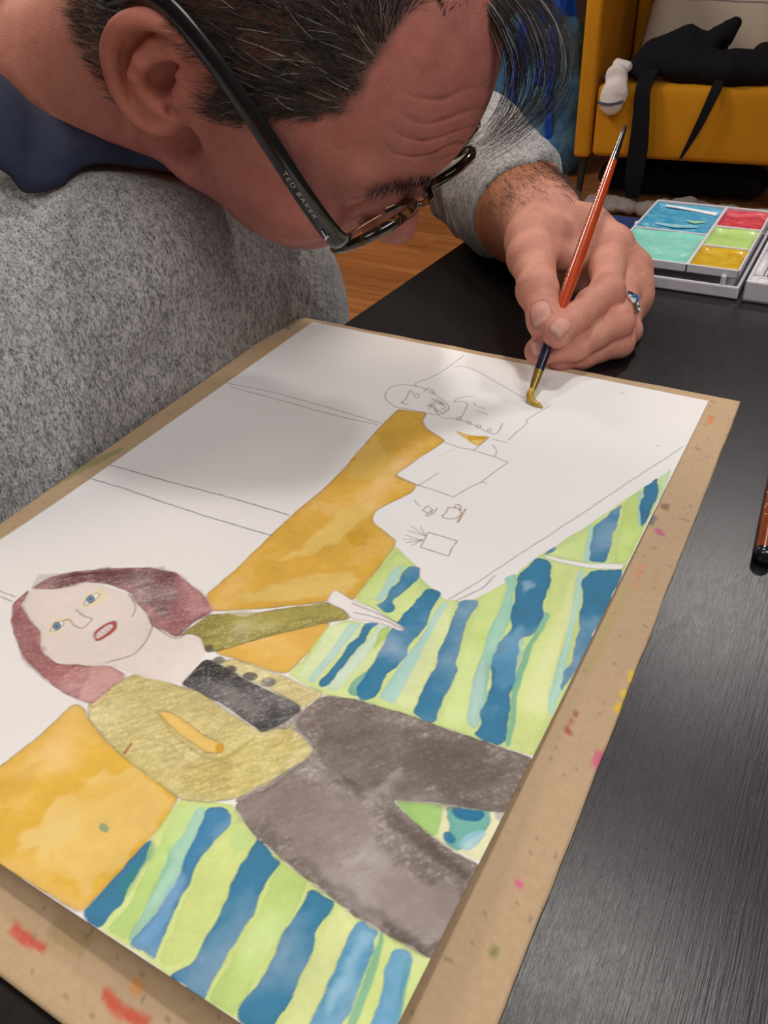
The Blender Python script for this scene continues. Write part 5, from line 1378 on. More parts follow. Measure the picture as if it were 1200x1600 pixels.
  ([(67.4,-282.9),(62.3,-274.5),(66.5,-269.1),(72.3,-274.1),(71.8,-282.2)], (234, 216, 140), 0.6, 0, 0.2, 1, 0, 0),
  ([(66.6,-302.9),(64.6,-296.7),(66.5,-290.4),(71.2,-292.3),(72.5,-296.8),(69.3,-300.8)], (236, 214, 130), 0.6, 0, 0.2, 1, 0, 0),
  ([(67.7,-280.8),(64.8,-274.4),(67.7,-270.9),(70.1,-274.4),(68.9,-280.4)], (236, 234, 236), 0.95, 0, 0.05, 0.05, 2, 0),
  ([(68.1,-299.5),(65.6,-295.4),(68.0,-291.1),(70.9,-295.5),(69.3,-298.6)], (236, 234, 236), 0.95, 0, 0.05, 0.05, 2, 0),
  ([(69.0,-275.5),(69.9,-276.5),(70.0,-277.5),(69.5,-278.2),(68.4,-278.4),(67.1,-278.0),(65.9,-277.1),(65.1,-276.1),(64.9,-275.0),(65.4,-274.3),(66.5,-274.2),(67.8,-274.6)], (112, 150, 196), 0.95, 0.5, 0.2, 0.1, 2, 0),
  ([(68.0,-276.0),(68.3,-276.5),(68.1,-276.9),(67.6,-276.9),(67.0,-276.6),(66.6,-276.1),(66.8,-275.7),(67.4,-275.7)], (40, 50, 70), 0.9, 0, 0.1, 0.05, 0, 0),
  ([(69.5,-294.8),(70.3,-295.7),(70.4,-296.7),(69.9,-297.3),(68.9,-297.5),(67.6,-297.2),(66.4,-296.4),(65.7,-295.4),(65.5,-294.5),(66.0,-293.8),(67.0,-293.6),(68.3,-294.0)], (112, 150, 196), 0.95, 0.5, 0.2, 0.1, 2, 0),
  ([(68.4,-295.3),(68.7,-295.8),(68.6,-296.1),(68.1,-296.2),(67.5,-295.8),(67.2,-295.4),(67.3,-295.0),(67.9,-295.0)], (40, 50, 70), 0.9, 0, 0.1, 0.05, 0, 0),
  ([(84.7,-291.7),(84.8,-285.0),(87.3,-280.7),(91.7,-284.3),(91.8,-289.3),(90.1,-294.8)], (186, 62, 62), 0.95, 0.3, 0.25, 0.15, 1, 0),
  ([(86.3,-291.5),(86.1,-285.1),(87.9,-283.1),(90.0,-285.6),(89.7,-290.9),(88.8,-293.3)], (228, 214, 214), 0.95, 0, 0.1, 0.15, 1, 0),
  ([(149.5,-82.5),(159.3,-83.6),(170.6,-80.4),(168.6,-92.4),(162.1,-89.6)], (236, 196, 96), 0.95, 0.35, 0.2, 0.15, 0, 0),
  ([(158.8,-84.4),(165.5,-82.3),(170.5,-80.6),(168.3,-85.4),(165.1,-85.8),(162.8,-89.0),(160.1,-86.9)], (216, 160, 22), 0.95, 0.2, 0.2, 0.25, 0, 0),
  ([(186.2,-145.7),(186.8,-151.9),(187.0,-158.1),(188.4,-158.1),(187.2,-146.0)], (186, 148, 112), 0.9, 0.3, 0.2, 0.1, 0, 0)]
PAINT_LINES = [
  ([(134.1,-311.4),(138.8,-310.7),(149.3,-315.3),(161.4,-317.6),(171.2,-317.7),(175.3,-313.5),(178.0,-303.7)], 0.7, (150, 140, 70), 0.45, 1),
  ([(143.8,-321.5),(151.3,-319.7),(166.3,-323.2),(174.7,-321.9)], 0.9, (160, 145, 70), 0.35, 1),
  ([(171.5,-227.1),(183.3,-227.5),(195.6,-229.4)], 0.2, (95, 88, 86), 0.75, 1),
  ([(175.1,-231.3),(186.8,-230.0),(199.1,-231.4)], 0.2, (95, 88, 86), 0.75, 1),
  ([(38.2,-283.3),(54.7,-263.6),(86.8,-261.6),(111.9,-274.2)], 0.35, (92, 48, 54), 0.25, 1),
  ([(37.9,-282.8),(55.0,-263.3),(86.8,-260.7),(111.5,-273.1)], 0.35, (92, 48, 54), 0.25, 1),
  ([(37.5,-282.3),(55.3,-263.1),(86.8,-259.7),(111.1,-271.9)], 0.35, (92, 48, 54), 0.25, 1),
  ([(37.2,-281.8),(55.6,-262.8),(86.8,-258.7),(110.8,-270.7)], 0.35, (92, 48, 54), 0.25, 1),
  ([(36.9,-281.3),(55.9,-262.6),(86.8,-257.7),(110.4,-269.5)], 0.35, (92, 48, 54), 0.25, 1),
  ([(36.6,-280.8),(56.1,-262.4),(86.9,-256.8),(110.1,-268.3)], 0.35, (92, 48, 54), 0.25, 1),
  ([(36.3,-280.3),(56.4,-262.1),(86.9,-255.8),(109.7,-267.1)], 0.35, (92, 48, 54), 0.25, 1),
  ([(36.0,-279.7),(56.7,-261.9),(86.9,-254.8),(109.4,-265.9)], 0.35, (92, 48, 54), 0.25, 1),
  ([(35.7,-279.2),(57.0,-261.6),(86.9,-253.8),(109.0,-264.7)], 0.35, (92, 48, 54), 0.25, 1),
  ([(35.3,-278.7),(57.3,-261.4),(86.9,-252.8),(108.6,-263.5)], 0.35, (92, 48, 54), 0.25, 1),
  ([(35.0,-278.2),(57.6,-261.2),(86.9,-251.8),(108.3,-262.3)], 0.35, (92, 48, 54), 0.25, 1),
  ([(34.7,-277.7),(57.9,-260.9),(87.0,-250.8),(107.9,-261.0)], 0.35, (92, 48, 54), 0.25, 1),
  ([(34.4,-277.2),(58.2,-260.7),(87.0,-249.8),(107.5,-259.8)], 0.35, (92, 48, 54), 0.25, 1),
  ([(34.1,-276.7),(58.5,-260.4),(87.0,-248.8),(107.2,-258.6)], 0.35, (92, 48, 54), 0.25, 1),
  ([(33.7,-276.2),(58.8,-260.2),(87.0,-247.8),(106.8,-257.3)], 0.35, (92, 48, 54), 0.25, 1),
  ([(33.4,-275.6),(59.0,-259.9),(87.1,-246.8),(106.4,-256.1)], 0.35, (92, 48, 54), 0.25, 1),
  ([(44.9,-293.5),(68.1,-306.4),(85.7,-311.9)], 0.3, (120, 60, 64), 0.3, 1),
  ([(44.8,-294.1),(68.0,-307.2),(86.0,-312.8)], 0.3, (120, 60, 64), 0.3, 1),
  ([(44.7,-294.8),(67.8,-308.0),(86.2,-313.7)], 0.3, (120, 60, 64), 0.3, 1),
  ([(44.6,-295.4),(67.6,-308.8),(86.4,-314.5)], 0.3, (120, 60, 64), 0.3, 1),
  ([(44.5,-296.0),(67.4,-309.6),(86.6,-315.4)], 0.3, (120, 60, 64), 0.3, 1),
  ([(44.4,-296.7),(67.3,-310.4),(86.9,-316.2)], 0.3, (120, 60, 64), 0.3, 1),
  ([(44.4,-297.3),(67.1,-311.2),(87.1,-317.1)], 0.3, (120, 60, 64), 0.3, 1),
  ([(44.3,-297.9),(66.9,-311.9),(87.3,-317.9)], 0.3, (120, 60, 64), 0.3, 1),
  ([(44.2,-298.5),(66.8,-312.7),(87.5,-318.8)], 0.3, (120, 60, 64), 0.3, 1),
  ([(87.4,-291.3),(88.5,-291.1)], 0.15, (120, 90, 90), 0.6, 1),
  ([(87.5,-289.4),(89.1,-289.6)], 0.15, (120, 90, 90), 0.6, 1),
  ([(87.6,-287.4),(89.6,-288.0)], 0.15, (120, 90, 90), 0.6, 1),
  ([(87.7,-285.7),(90.1,-286.6)], 0.15, (120, 90, 90), 0.6, 1),
  ([(67.9,-291.6),(69.6,-290.2),(74.2,-291.5),(78.4,-291.3),(78.6,-288.4),(77.9,-285.3),(74.3,-285.7),(69.5,-284.9),(67.1,-284.3)], 0.3, (95, 88, 86), 0.75, 1),
  ([(98.4,-272.6),(104.2,-276.8),(107.8,-285.0),(108.4,-292.9),(102.4,-300.9)], 0.28, (95, 88, 86), 0.75, 1),
  ([(79.6,-265.4),(88.2,-270.3),(91.9,-276.0)], 0.2, (95, 88, 86), 0.75, 1),
  ([(103.5,-276.1),(117.9,-277.1),(117.6,-267.6),(120.6,-259.4)], 0.25, (95, 88, 86), 0.75, 1),
  ([(-5.5,-91.2),(26.7,-89.3),(65.0,-89.9),(108.3,-92.5)], 0.28, (95, 88, 86), 0.75, 1),
  ([(-0.4,-94.4),(40.6,-95.1),(78.0,-96.1),(107.7,-95.0)], 0.28, (95, 88, 86), 0.75, 1),
  ([(-4.8,-193.0),(12.1,-191.8),(29.9,-191.2),(70.7,-188.1),(110.4,-186.7)], 0.34, (85, 80, 80), 0.85, 1),
  ([(-4.5,-207.0),(16.5,-206.0),(34.6,-206.0),(72.5,-205.6),(112.2,-203.5)], 0.34, (85, 80, 80), 0.85, 1),
  ([(27.1,-291.5),(36.6,-291.3)], 0.28, (95, 88, 86), 0.75, 1),
  ([(30.4,-294.2),(37.9,-294.1)], 0.28, (95, 88, 86), 0.75, 1),
  ([(94.5,-63.5),(92.8,-55.6),(95.8,-48.8),(103.4,-46.4),(114.7,-46.9),(127.8,-53.7),(135.4,-59.6),(137.0,-64.9),(134.0,-70.3),(126.4,-71.7),(114.1,-72.3),(106.7,-72.6),(99.1,-68.8),(94.5,-63.5)], 0.3, (95, 88, 86), 0.75, 1),
  ([(114.3,-50.3),(114.0,-45.6),(118.2,-46.4),(120.9,-49.5),(117.3,-50.0)], 0.28, (95, 88, 86), 0.75, 1),
  ([(108.3,-67.7),(108.2,-61.5),(105.4,-52.1),(109.4,-54.6)], 0.28, (95, 88, 86), 0.75, 1),
  ([(110.4,-56.3),(111.5,-53.3),(114.3,-56.2),(113.0,-58.3),(110.4,-56.3)], 0.28, (95, 88, 86), 0.75, 1),
  ([(107.4,-66.1),(110.8,-68.3),(112.2,-65.9)], 0.28, (95, 88, 86), 0.75, 1),
  ([(123.5,-65.0),(124.7,-61.3),(126.0,-66.9)], 0.28, (95, 88, 86), 0.75, 1),
  ([(131.9,-62.9),(135.6,-64.9)], 0.14, (100, 95, 95), 0.6, 0),
  ([(126.7,-55.7),(130.5,-57.8)], 0.14, (100, 95, 95), 0.6, 0),
  ([(132.8,-63.6),(136.4,-65.5)], 0.14, (100, 95, 95), 0.6, 0),
  ([(124.7,-61.2),(128.4,-63.2)], 0.14, (100, 95, 95), 0.6, 0),
  ([(125.8,-57.5),(129.5,-59.5)], 0.14, (100, 95, 95), 0.6, 0),
  ([(125.7,-63.9),(129.4,-65.9)], 0.14, (100, 95, 95), 0.6, 0),
  ([(124.4,-63.0),(128.1,-64.9)], 0.14, (100, 95, 95), 0.6, 0),
  ([(123.9,-54.2),(127.7,-56.2)], 0.14, (100, 95, 95), 0.6, 0),
  ([(129.4,-66.2),(133.1,-68.1)], 0.14, (100, 95, 95), 0.6, 0),
  ([(124.4,-56.8),(128.2,-58.8)], 0.14, (100, 95, 95), 0.6, 0),
  ([(133.9,-61.1),(137.5,-63.0)], 0.14, (100, 95, 95), 0.6, 0),
  ([(128.6,-64.9),(132.3,-66.8)], 0.14, (100, 95, 95), 0.6, 0),
  ([(129.9,-57.5),(133.6,-59.5)], 0.14, (100, 95, 95), 0.6, 0),
  ([(122.8,-61.7),(126.6,-63.7)], 0.14, (100, 95, 95), 0.6, 0),
  ([(133.5,-62.1),(137.2,-64.0)], 0.14, (100, 95, 95), 0.6, 0),
  ([(126.8,-63.0),(130.5,-65.0)], 0.14, (100, 95, 95), 0.6, 0),
  ([(121.7,-55.2),(125.5,-57.2)], 0.14, (100, 95, 95), 0.6, 0),
  ([(131.8,-66.1),(135.4,-68.1)], 0.14, (100, 95, 95), 0.6, 0),
  ([(128.9,-66.3),(132.6,-68.3)], 0.14, (100, 95, 95), 0.6, 0),
  ([(125.2,-56.9),(128.9,-59.0)], 0.14, (100, 95, 95), 0.6, 0),
  ([(127.8,-55.9),(131.5,-57.9)], 0.14, (100, 95, 95), 0.6, 0),
  ([(122.5,-55.1),(126.3,-57.1)], 0.14, (100, 95, 95), 0.6, 0),
  ([(124.1,-63.3),(127.8,-65.2)], 0.14, (100, 95, 95), 0.6, 0),
  ([(128.8,-58.6),(132.5,-60.6)], 0.14, (100, 95, 95), 0.6, 0),
  ([(128.4,-57.1),(132.1,-59.1)], 0.14, (100, 95, 95), 0.6, 0),
  ([(124.8,-61.2),(128.5,-63.2)], 0.14, (100, 95, 95), 0.6, 0),
  ([(124.5,-56.7),(128.2,-58.8)], 0.14, (100, 95, 95), 0.6, 0),
  ([(128.9,-57.9),(132.6,-59.9)], 0.14, (100, 95, 95), 0.6, 0),
  ([(122.8,-58.9),(126.6,-60.9)], 0.14, (100, 95, 95), 0.6, 0),
  ([(123.8,-58.3),(127.6,-60.3)], 0.14, (100, 95, 95), 0.6, 0),
  ([(132.7,-66.2),(136.4,-68.1)], 0.14, (100, 95, 95), 0.6, 0),
  ([(125.1,-55.4),(128.9,-57.5)], 0.14, (100, 95, 95), 0.6, 0),
  ([(129.9,-59.1),(133.6,-61.1)], 0.14, (100, 95, 95), 0.6, 0),
  ([(128.3,-57.9),(132.0,-60.0)], 0.14, (100, 95, 95), 0.6, 0),
  ([(115.6,3.4),(113.0,-19.4),(109.5,-32.5),(105.4,-40.7),(105.2,-44.5),(107.9,-46.2)], 0.28, (95, 88, 86), 0.75, 1),
  ([(117.1,-14.1),(122.2,-10.6),(134.9,-14.3),(153.9,-23.8),(172.5,-33.0)], 0.2, (95, 88, 86), 0.75, 1),
  ([(188.2,-34.1),(186.4,-39.6),(182.7,-52.6),(182.4,-56.6)], 0.22, (95, 88, 86), 0.75, 1),
  ([(183.0,-56.9),(183.4,-61.5),(181.9,-69.7),(180.9,-79.7)], 0.22, (95, 88, 86), 0.75, 1),
  ([(135.7,-53.7),(136.0,-49.0),(139.5,-45.3),(143.4,-42.5)], 0.28, (95, 88, 86), 0.75, 1),
  ([(136.1,-53.5),(141.1,-50.9),(144.4,-53.5),(146.6,-62.6),(147.0,-68.8)], 0.28, (95, 88, 86), 0.75, 1),
  ([(146.2,-48.6),(149.4,-52.3),(155.6,-53.6)], 0.15, (95, 88, 86), 0.75, 1),
  ([(152.0,-57.8),(159.8,-58.6)], 0.15, (95, 88, 86), 0.75, 1),
  ([(142.2,-71.5),(146.2,-70.3),(158.3,-72.9),(171.6,-76.6),(171.5,-64.1)], 0.28, (95, 88, 86), 0.75, 1),
  ([(129.8,-66.2),(137.2,-72.7),(141.8,-70.7)], 0.18, (95, 88, 86), 0.75, 1),
  ([(147.9,-69.5),(148.1,-70.8),(147.6,-71.6),(146.6,-71.5),(145.8,-70.5),(145.5,-69.2),(146.1,-68.4),(147.1,-68.5),(147.9,-69.5)], 0.25, (95, 88, 86), 0.75, 1),
  ([(154.9,-71.3),(155.2,-72.6),(154.6,-73.4),(153.7,-73.3),(152.8,-72.3),(152.6,-71.0),(153.1,-70.2),(154.1,-70.4),(154.9,-71.3)], 0.25, (95, 88, 86), 0.75, 1),
  ([(161.6,-72.5),(161.8,-73.8),(161.2,-74.6),(160.3,-74.5),(159.5,-73.5),(159.3,-72.2),(159.8,-71.4),(160.8,-71.6),(161.6,-72.5)], 0.25, (95, 88, 86), 0.75, 1),
  ([(168.6,-73.5),(168.8,-74.8),(168.2,-75.5),(167.3,-75.4),(166.5,-74.5),(166.3,-73.2),(166.9,-72.4),(167.8,-72.5),(168.6,-73.5)], 0.25, (95, 88, 86), 0.75, 1),
  ([(151.0,-95.6),(160.9,-97.3),(166.3,-96.6),(180.8,-97.9),(189.3,-99.9),(186.5,-111.1),(184.1,-121.8),(181.1,-128.6),(177.0,-139.6),(166.2,-138.4),(155.8,-137.6),(141.9,-136.0)], 0.28, (95, 88, 86), 0.75, 0),
  ([(160.8,-124.0),(156.4,-138.6)], 0.22, (95, 88, 86), 0.75, 1),
  ([(184.3,-122.1),(186.9,-122.1)], 0.2, (95, 88, 86), 0.75, 1),
  ([(158.2,-99.4),(153.5,-109.3)], 0.12, (150, 145, 145), 0.5, 1),
  ([(170.4,-80.5),(168.4,-96.0)], 0.28, (95, 88, 86), 0.75, 1),
  ([(172.6,-82.2),(181.5,-82.2)], 0.2, (95, 88, 86), 0.75, 1),
  ([(175.3,-87.3),(179.5,-92.4),(180.6,-97.5)], 0.22, (95, 88, 86), 0.75, 1),
  ([(160.9,-149.8),(162.6,-151.9),(165.1,-153.3)], 0.22, (95, 88, 86), 0.75, 1),
  ([(168.1,-156.0),(168.8,-152.1),(172.4,-154.1),(172.5,-156.9),(168.6,-156.0)], 0.22, (95, 88, 86), 0.75, 1),
  ([(173.8,-151.7),(174.0,-155.5),(172.3,-159.1),(171.4,-158.1),(172.8,-153.2)], 0.2, (95, 88, 86), 0.75, 1),
  ([(178.7,-148.4),(179.3,-152.4),(179.3,-156.7),(184.7,-156.3),(186.8,-151.9),(184.1,-147.7),(178.7,-148.4)], 0.4, (150, 108, 70), 0.85, 1),
  ([(181.3,-147.5),(181.2,-145.2),(182.7,-144.8),(184.1,-146.3),(184.5,-148.6)], 0.4, (150, 108, 70), 0.85, 1),
  ([(178.4,-170.0),(194.0,-170.6),(193.8,-176.2),(194.8,-182.2),(180.4,-181.2),(179.5,-176.2),(178.4,-170.0)], 0.3, (95, 88, 86), 0.8, 0),
  ([(178.8,-173.2),(169.2,-169.5)], 0.2, (120, 115, 115), 0.7, 1),
  ([(178.8,-173.2),(173.6,-168.1)], 0.2, (120, 115, 115), 0.7, 1),
  ([(178.8,-173.2),(169.5,-173.3)], 0.2, (120, 115, 115), 0.7, 1),
  ([(178.8,-176.5),(170.0,-176.5)], 0.2, (120, 115, 115), 0.7, 1),
  ([(178.8,-176.5),(170.4,-179.6)], 0.2, (120, 115, 115), 0.7, 1),
  ([(178.8,-176.5),(172.9,-181.1)], 0.2, (120, 115, 115), 0.7, 1),
  ([(178.8,-176.5),(176.0,-182.2)], 0.2, (120, 115, 115), 0.7, 1),
  ([(178.8,-176.5),(176.3,-178.9)], 0.2, (120, 115, 115), 0.7, 1),
  ([(207.7,-207.2),(213.1,-194.8),(216.9,-184.4),(230.5,-147.8),(240.8,-119.0),(248.5,-96.1),(257.0,-72.5),(266.1,-46.7)], 0.25, (120, 115, 113), 0.7, 1),
  ([(219.0,-185.6),(217.3,-195.0),(210.6,-207.3)], 0.22, (95, 88, 86), 0.75, 1),
  ([(253.2,-51.6),(255.2,-51.1)], 0.15, (95, 88, 86), 0.75, 1),
  ([(220.4,-5.4),(221.9,-1.8)], 0.15, (95, 88, 86), 0.75, 1),
  ([(140.5,-326.3),(141.5,-330.2)], 0.6, (140, 50, 40), 0.9, 1)]
# ---------------------------------------------------------------- drawing board and the painted sheet
def polydist(P, poly):
    """signed distance (inside positive) of points to a polygon"""
    A = np.asarray(poly, dtype=np.float32); B = np.roll(A, -1, axis=0)
    d2 = np.full(len(P), 1e9, dtype=np.float32); ins = np.zeros(len(P), dtype=bool)
    x, y = P[:, 0], P[:, 1]
    for (ax, ay), (bx, by) in zip(A, B):
        ex, ey = bx - ax, by - ay
        wx, wy = x - ax, y - ay
        t = np.clip((wx * ex + wy * ey) / (ex * ex + ey * ey + 1e-9), 0, 1)
        dx, dy = wx - ex * t, wy - ey * t
        np.minimum(d2, dx * dx + dy * dy, out=d2)
        if ay != by:
            c = ((ay > y) != (by > y)) & (x < ax + (y - ay) * ex / ey)
            ins ^= c
    d = np.sqrt(d2)
    return np.where(ins, d, -d)

def linedist(P, pts):
    A = np.asarray(pts, dtype=np.float32)
    d2 = np.full(len(P), 1e9, dtype=np.float32)
    for (ax, ay), (bx, by) in zip(A[:-1], A[1:]):
        ex, ey = bx - ax, by - ay
        wx, wy = P[:, 0] - ax, P[:, 1] - ay
        t = np.clip((wx * ex + wy * ey) / (ex * ex + ey * ey + 1e-9), 0, 1)
        np.minimum(d2, (wx - ex * t) ** 2 + (wy - ey * t) ** 2, out=d2)
    return np.sqrt(d2)

def lin(c):
    c = np.asarray(c, dtype=np.float32) / 255
    return np.where(c <= 0.04045, c / 12.92, ((c + 0.055) / 1.055) ** 2.4)

def grid_near(xs, ys, pts, pad):
    p = np.asarray(pts)
    i = np.where((xs >= p[:, 0].min() - pad) & (xs <= p[:, 0].max() + pad))[0]
    j = np.where((ys >= p[:, 1].min() - pad) & (ys <= p[:, 1].max() + pad))[0]
    return (slice(i[0], i[-1] + 1), slice(j[0], j[-1] + 1)) if len(i) and len(j) else None

def paper_z(x, y):
    r = smooth01((x - 0.10) / 0.165, 0, 1) ** 1.2 * smooth01(-y / 0.22, 0, 1) * 0.0040
    b = smooth01((-y - 0.20) / 0.175, 0, 1) ** 1.4 * 0.0065
    return -0.0040 + r + b

def noise2(P, scale, seed, octv=3):
    return vnoise(np.column_stack([P, np.zeros(len(P), dtype=np.float32)]), scale, seed, octv)

def soften(poly, r=1.3):
    """rounds the corners a brush would round"""
    P = np.asarray(poly, dtype=np.float32)
    for _ in range(2):
        A, B = P, np.roll(P, -1, axis=0)
        L = np.linalg.norm(B - A, axis=1, keepdims=True) + 1e-6
        t = np.minimum(0.25, r / L)
        P = np.stack([A + (B - A) * t, B - (B - A) * t], 1).reshape(-1, 2)
        r *= 0.5
    return P

def paint_sheet(step=0.46):
    xs = np.arange(-5.3, 267.5 + step * 0.5, step, dtype=np.float32); ys = np.arange(-379.3, 7.5 + step * 0.5, step, dtype=np.float32)
    G = np.stack(np.meshgrid(xs, ys, indexing='ij'), -1)
    PAPER = np.array((0.80, 0.785, 0.775), dtype=np.float32)
    C = np.tile(PAPER, (len(xs), len(ys), 1))
    white = lin((236, 231, 229))
    for n, (poly, col, alpha, edge, mott, wob, pencil, tex) in enumerate(PAINT_AREAS):
        poly = soften(poly)
        s = grid_near(xs, ys, poly, 4)
        if s is None: continue
        P = G[s].reshape(-1, 2)
        q = P.copy()
        if wob > 0:
            w1 = noise2(P, 0.16, n * 3 + 1, 3); w2 = noise2(P, 0.16, n * 3 + 2, 3)
            q = P + np.stack([w1, w2], 1) * (wob * 2.6)
        soft = 0.45 + (1.6 if wob >= 0.8 else 0.0) + (0.8 if wob >= 2 else 0)
        d = polydist(q, poly)
        cov = np.clip(0.5 + d / soft, 0, 1) * alpha
        base = lin(col) / white * PAPER
        big = noise2(P, 0.05, n + 100, 3); fine = noise2(P, 0.35, n + 200, 3); grain = noise2(P, 1.1, n + 300, 1)
        tone = 1 + mott * (0.75 * big + 0.22 * fine) + 0.035 * grain
        if edge: tone = tone * (1 - edge * 0.75 * np.exp(-np.maximum(d, 0) / 0.9))
        c = np.clip(base[None, :] * tone[:, None], 0, None)
        # thin washes let the paper through
        thin = np.clip(mott * 1.0 * (big + 0.15 * fine), 0, 0.5)[:, None]
        c = c * (1 - thin) + PAPER * thin
        if tex:
            st = P @ np.array(((0.75, 0.16), (-0.66, 0.19)), dtype=np.float32)       # pencil strokes run along the cloth
            g1 = noise2(st * np.array((1.0, 1.0), dtype=np.float32), 0.9, n + 500, 2); g2 = noise2(P, 1.3, n + 600, 2)
            c = c * np.clip(1 + tex * (0.9 * g1 + 0.8 * g2), 0.2, 1.6)[:, None]
            lift = np.clip(tex * 1.1 * np.clip(g2 + 0.3 * g1 - 0.12, 0, 1), 0, 0.5)[:, None]
            c = c * (1 - lift) + PAPER * lift
        c = np.minimum(c, 0.82)
        a = cov[:, None]
        o = C[s].reshape(-1, 3) * (1 - a) + c * a
        if pencil:
            e = np.abs(polydist(P + np.stack([noise2(P, 0.3, 7, 2), noise2(P, 0.3, 8, 2)], 1) * 0.35, poly))
            k = np.clip(1.0 - (e - 0.12) / 0.32, 0, 1) * (0.30 + 0.30 * (noise2(P, 0.12, n + 400, 2) > -0.25)) * (0.6 if pencil == 1 else 0.9)
            o = o * (1 - k[:, None]) + lin((88, 78, 72)) * k[:, None]
        C[s] = o.reshape(C[s].shape)
    for n, (pts, w, col, a, sm) in enumerate(PAINT_LINES):
        p = spline(pts, max(8, len(pts) * 5)) if len(pts) > 2 and sm else pts
        s = grid_near(xs, ys, p, 2)
        if s is None: continue
        P = G[s].reshape(-1, 2)
        q = P + np.stack([noise2(P, 0.2, n + 31, 2), noise2(P, 0.2, n + 67, 2)], 1) * 0.30
        d = linedist(q, p)
        k = np.clip(1.0 - (d - w * 0.5) / 0.40, 0, 1) * a * (0.82 + 0.18 * noise2(P, 0.5, n + 9, 2))
        C[s] = (C[s].reshape(-1, 3) * (1 - k[:, None]) + lin(col) * k[:, None]).reshape(C[s].shape)
    return xs, ys, C

def sheet_mesh():
    xs, ys, C = paint_sheet()
    nx, ny = len(xs), len(ys)
    X, Y = np.meshgrid(xs * 1e-3, ys * 1e-3, indexing='ij')
    Z = paper_z(X, Y)
    V = np.stack([X, Y, Z], -1).reshape(-1, 3)
    idx = np.arange(nx * ny).reshape(nx, ny)
    Q = np.stack([idx[:-1, :-1], idx[1:, :-1], idx[1:, 1:], idx[:-1, 1:]], -1).reshape(-1, 4)
    # underside (coarse) and rim
    rim = np.concatenate([idx[:, 0], idx[-1, 1:], idx[-2::-1, -1], idx[0, -2:0:-1]])
    low = V[rim] - np.array((0, 0, 0.00035)); n0 = len(V)
    k = np.arange(len(rim)); k2 = np.roll(k, -1)
    R = np.stack([rim[k2], rim[k], n0 + k, n0 + k2], -1)
    st = 24
    ii = np.unique(np.append(np.arange(0, nx, st), nx - 1)); jj = np.unique(np.append(np.arange(0, ny, st), ny - 1))
    U = V.reshape(nx, ny, 3)[np.ix_(ii, jj)].reshape(-1, 3) - np.array((0, 0, 0.00035)); n1 = n0 + len(low)
    ui = np.arange(len(U)).reshape(len(ii), len(jj)) + n1
    B = np.stack([ui[:-1, :-1], ui[:-1, 1:], ui[1:, 1:], ui[1:, :-1]], -1).reshape(-1, 4)
    me = np_mesh('painting', np.concatenate([V, low, U]), None, np.concatenate([Q, R, B]))
    C = C.reshape(-1, 3)
    set_color(me, np.concatenate([C, C[rim], np.tile(np.array((0.8, 0.785, 0.775), dtype=np.float32), (len(U), 1))]))
    return me

def paper_mat():
    m = NT('watercolour_paper')
    n = m.noise(900, 4, 0.6, m.coord())
    return m.set(m.attr('Col'), 0.75, m.bump(n.outputs[0], 0.12, 0.0003), Specular_IOR_Level=0.25)
tag(link('painting', sheet_mesh(), paper_mat()), 'unfinished watercolour of a red-haired woman on striped blue and green carpet', 'painting')

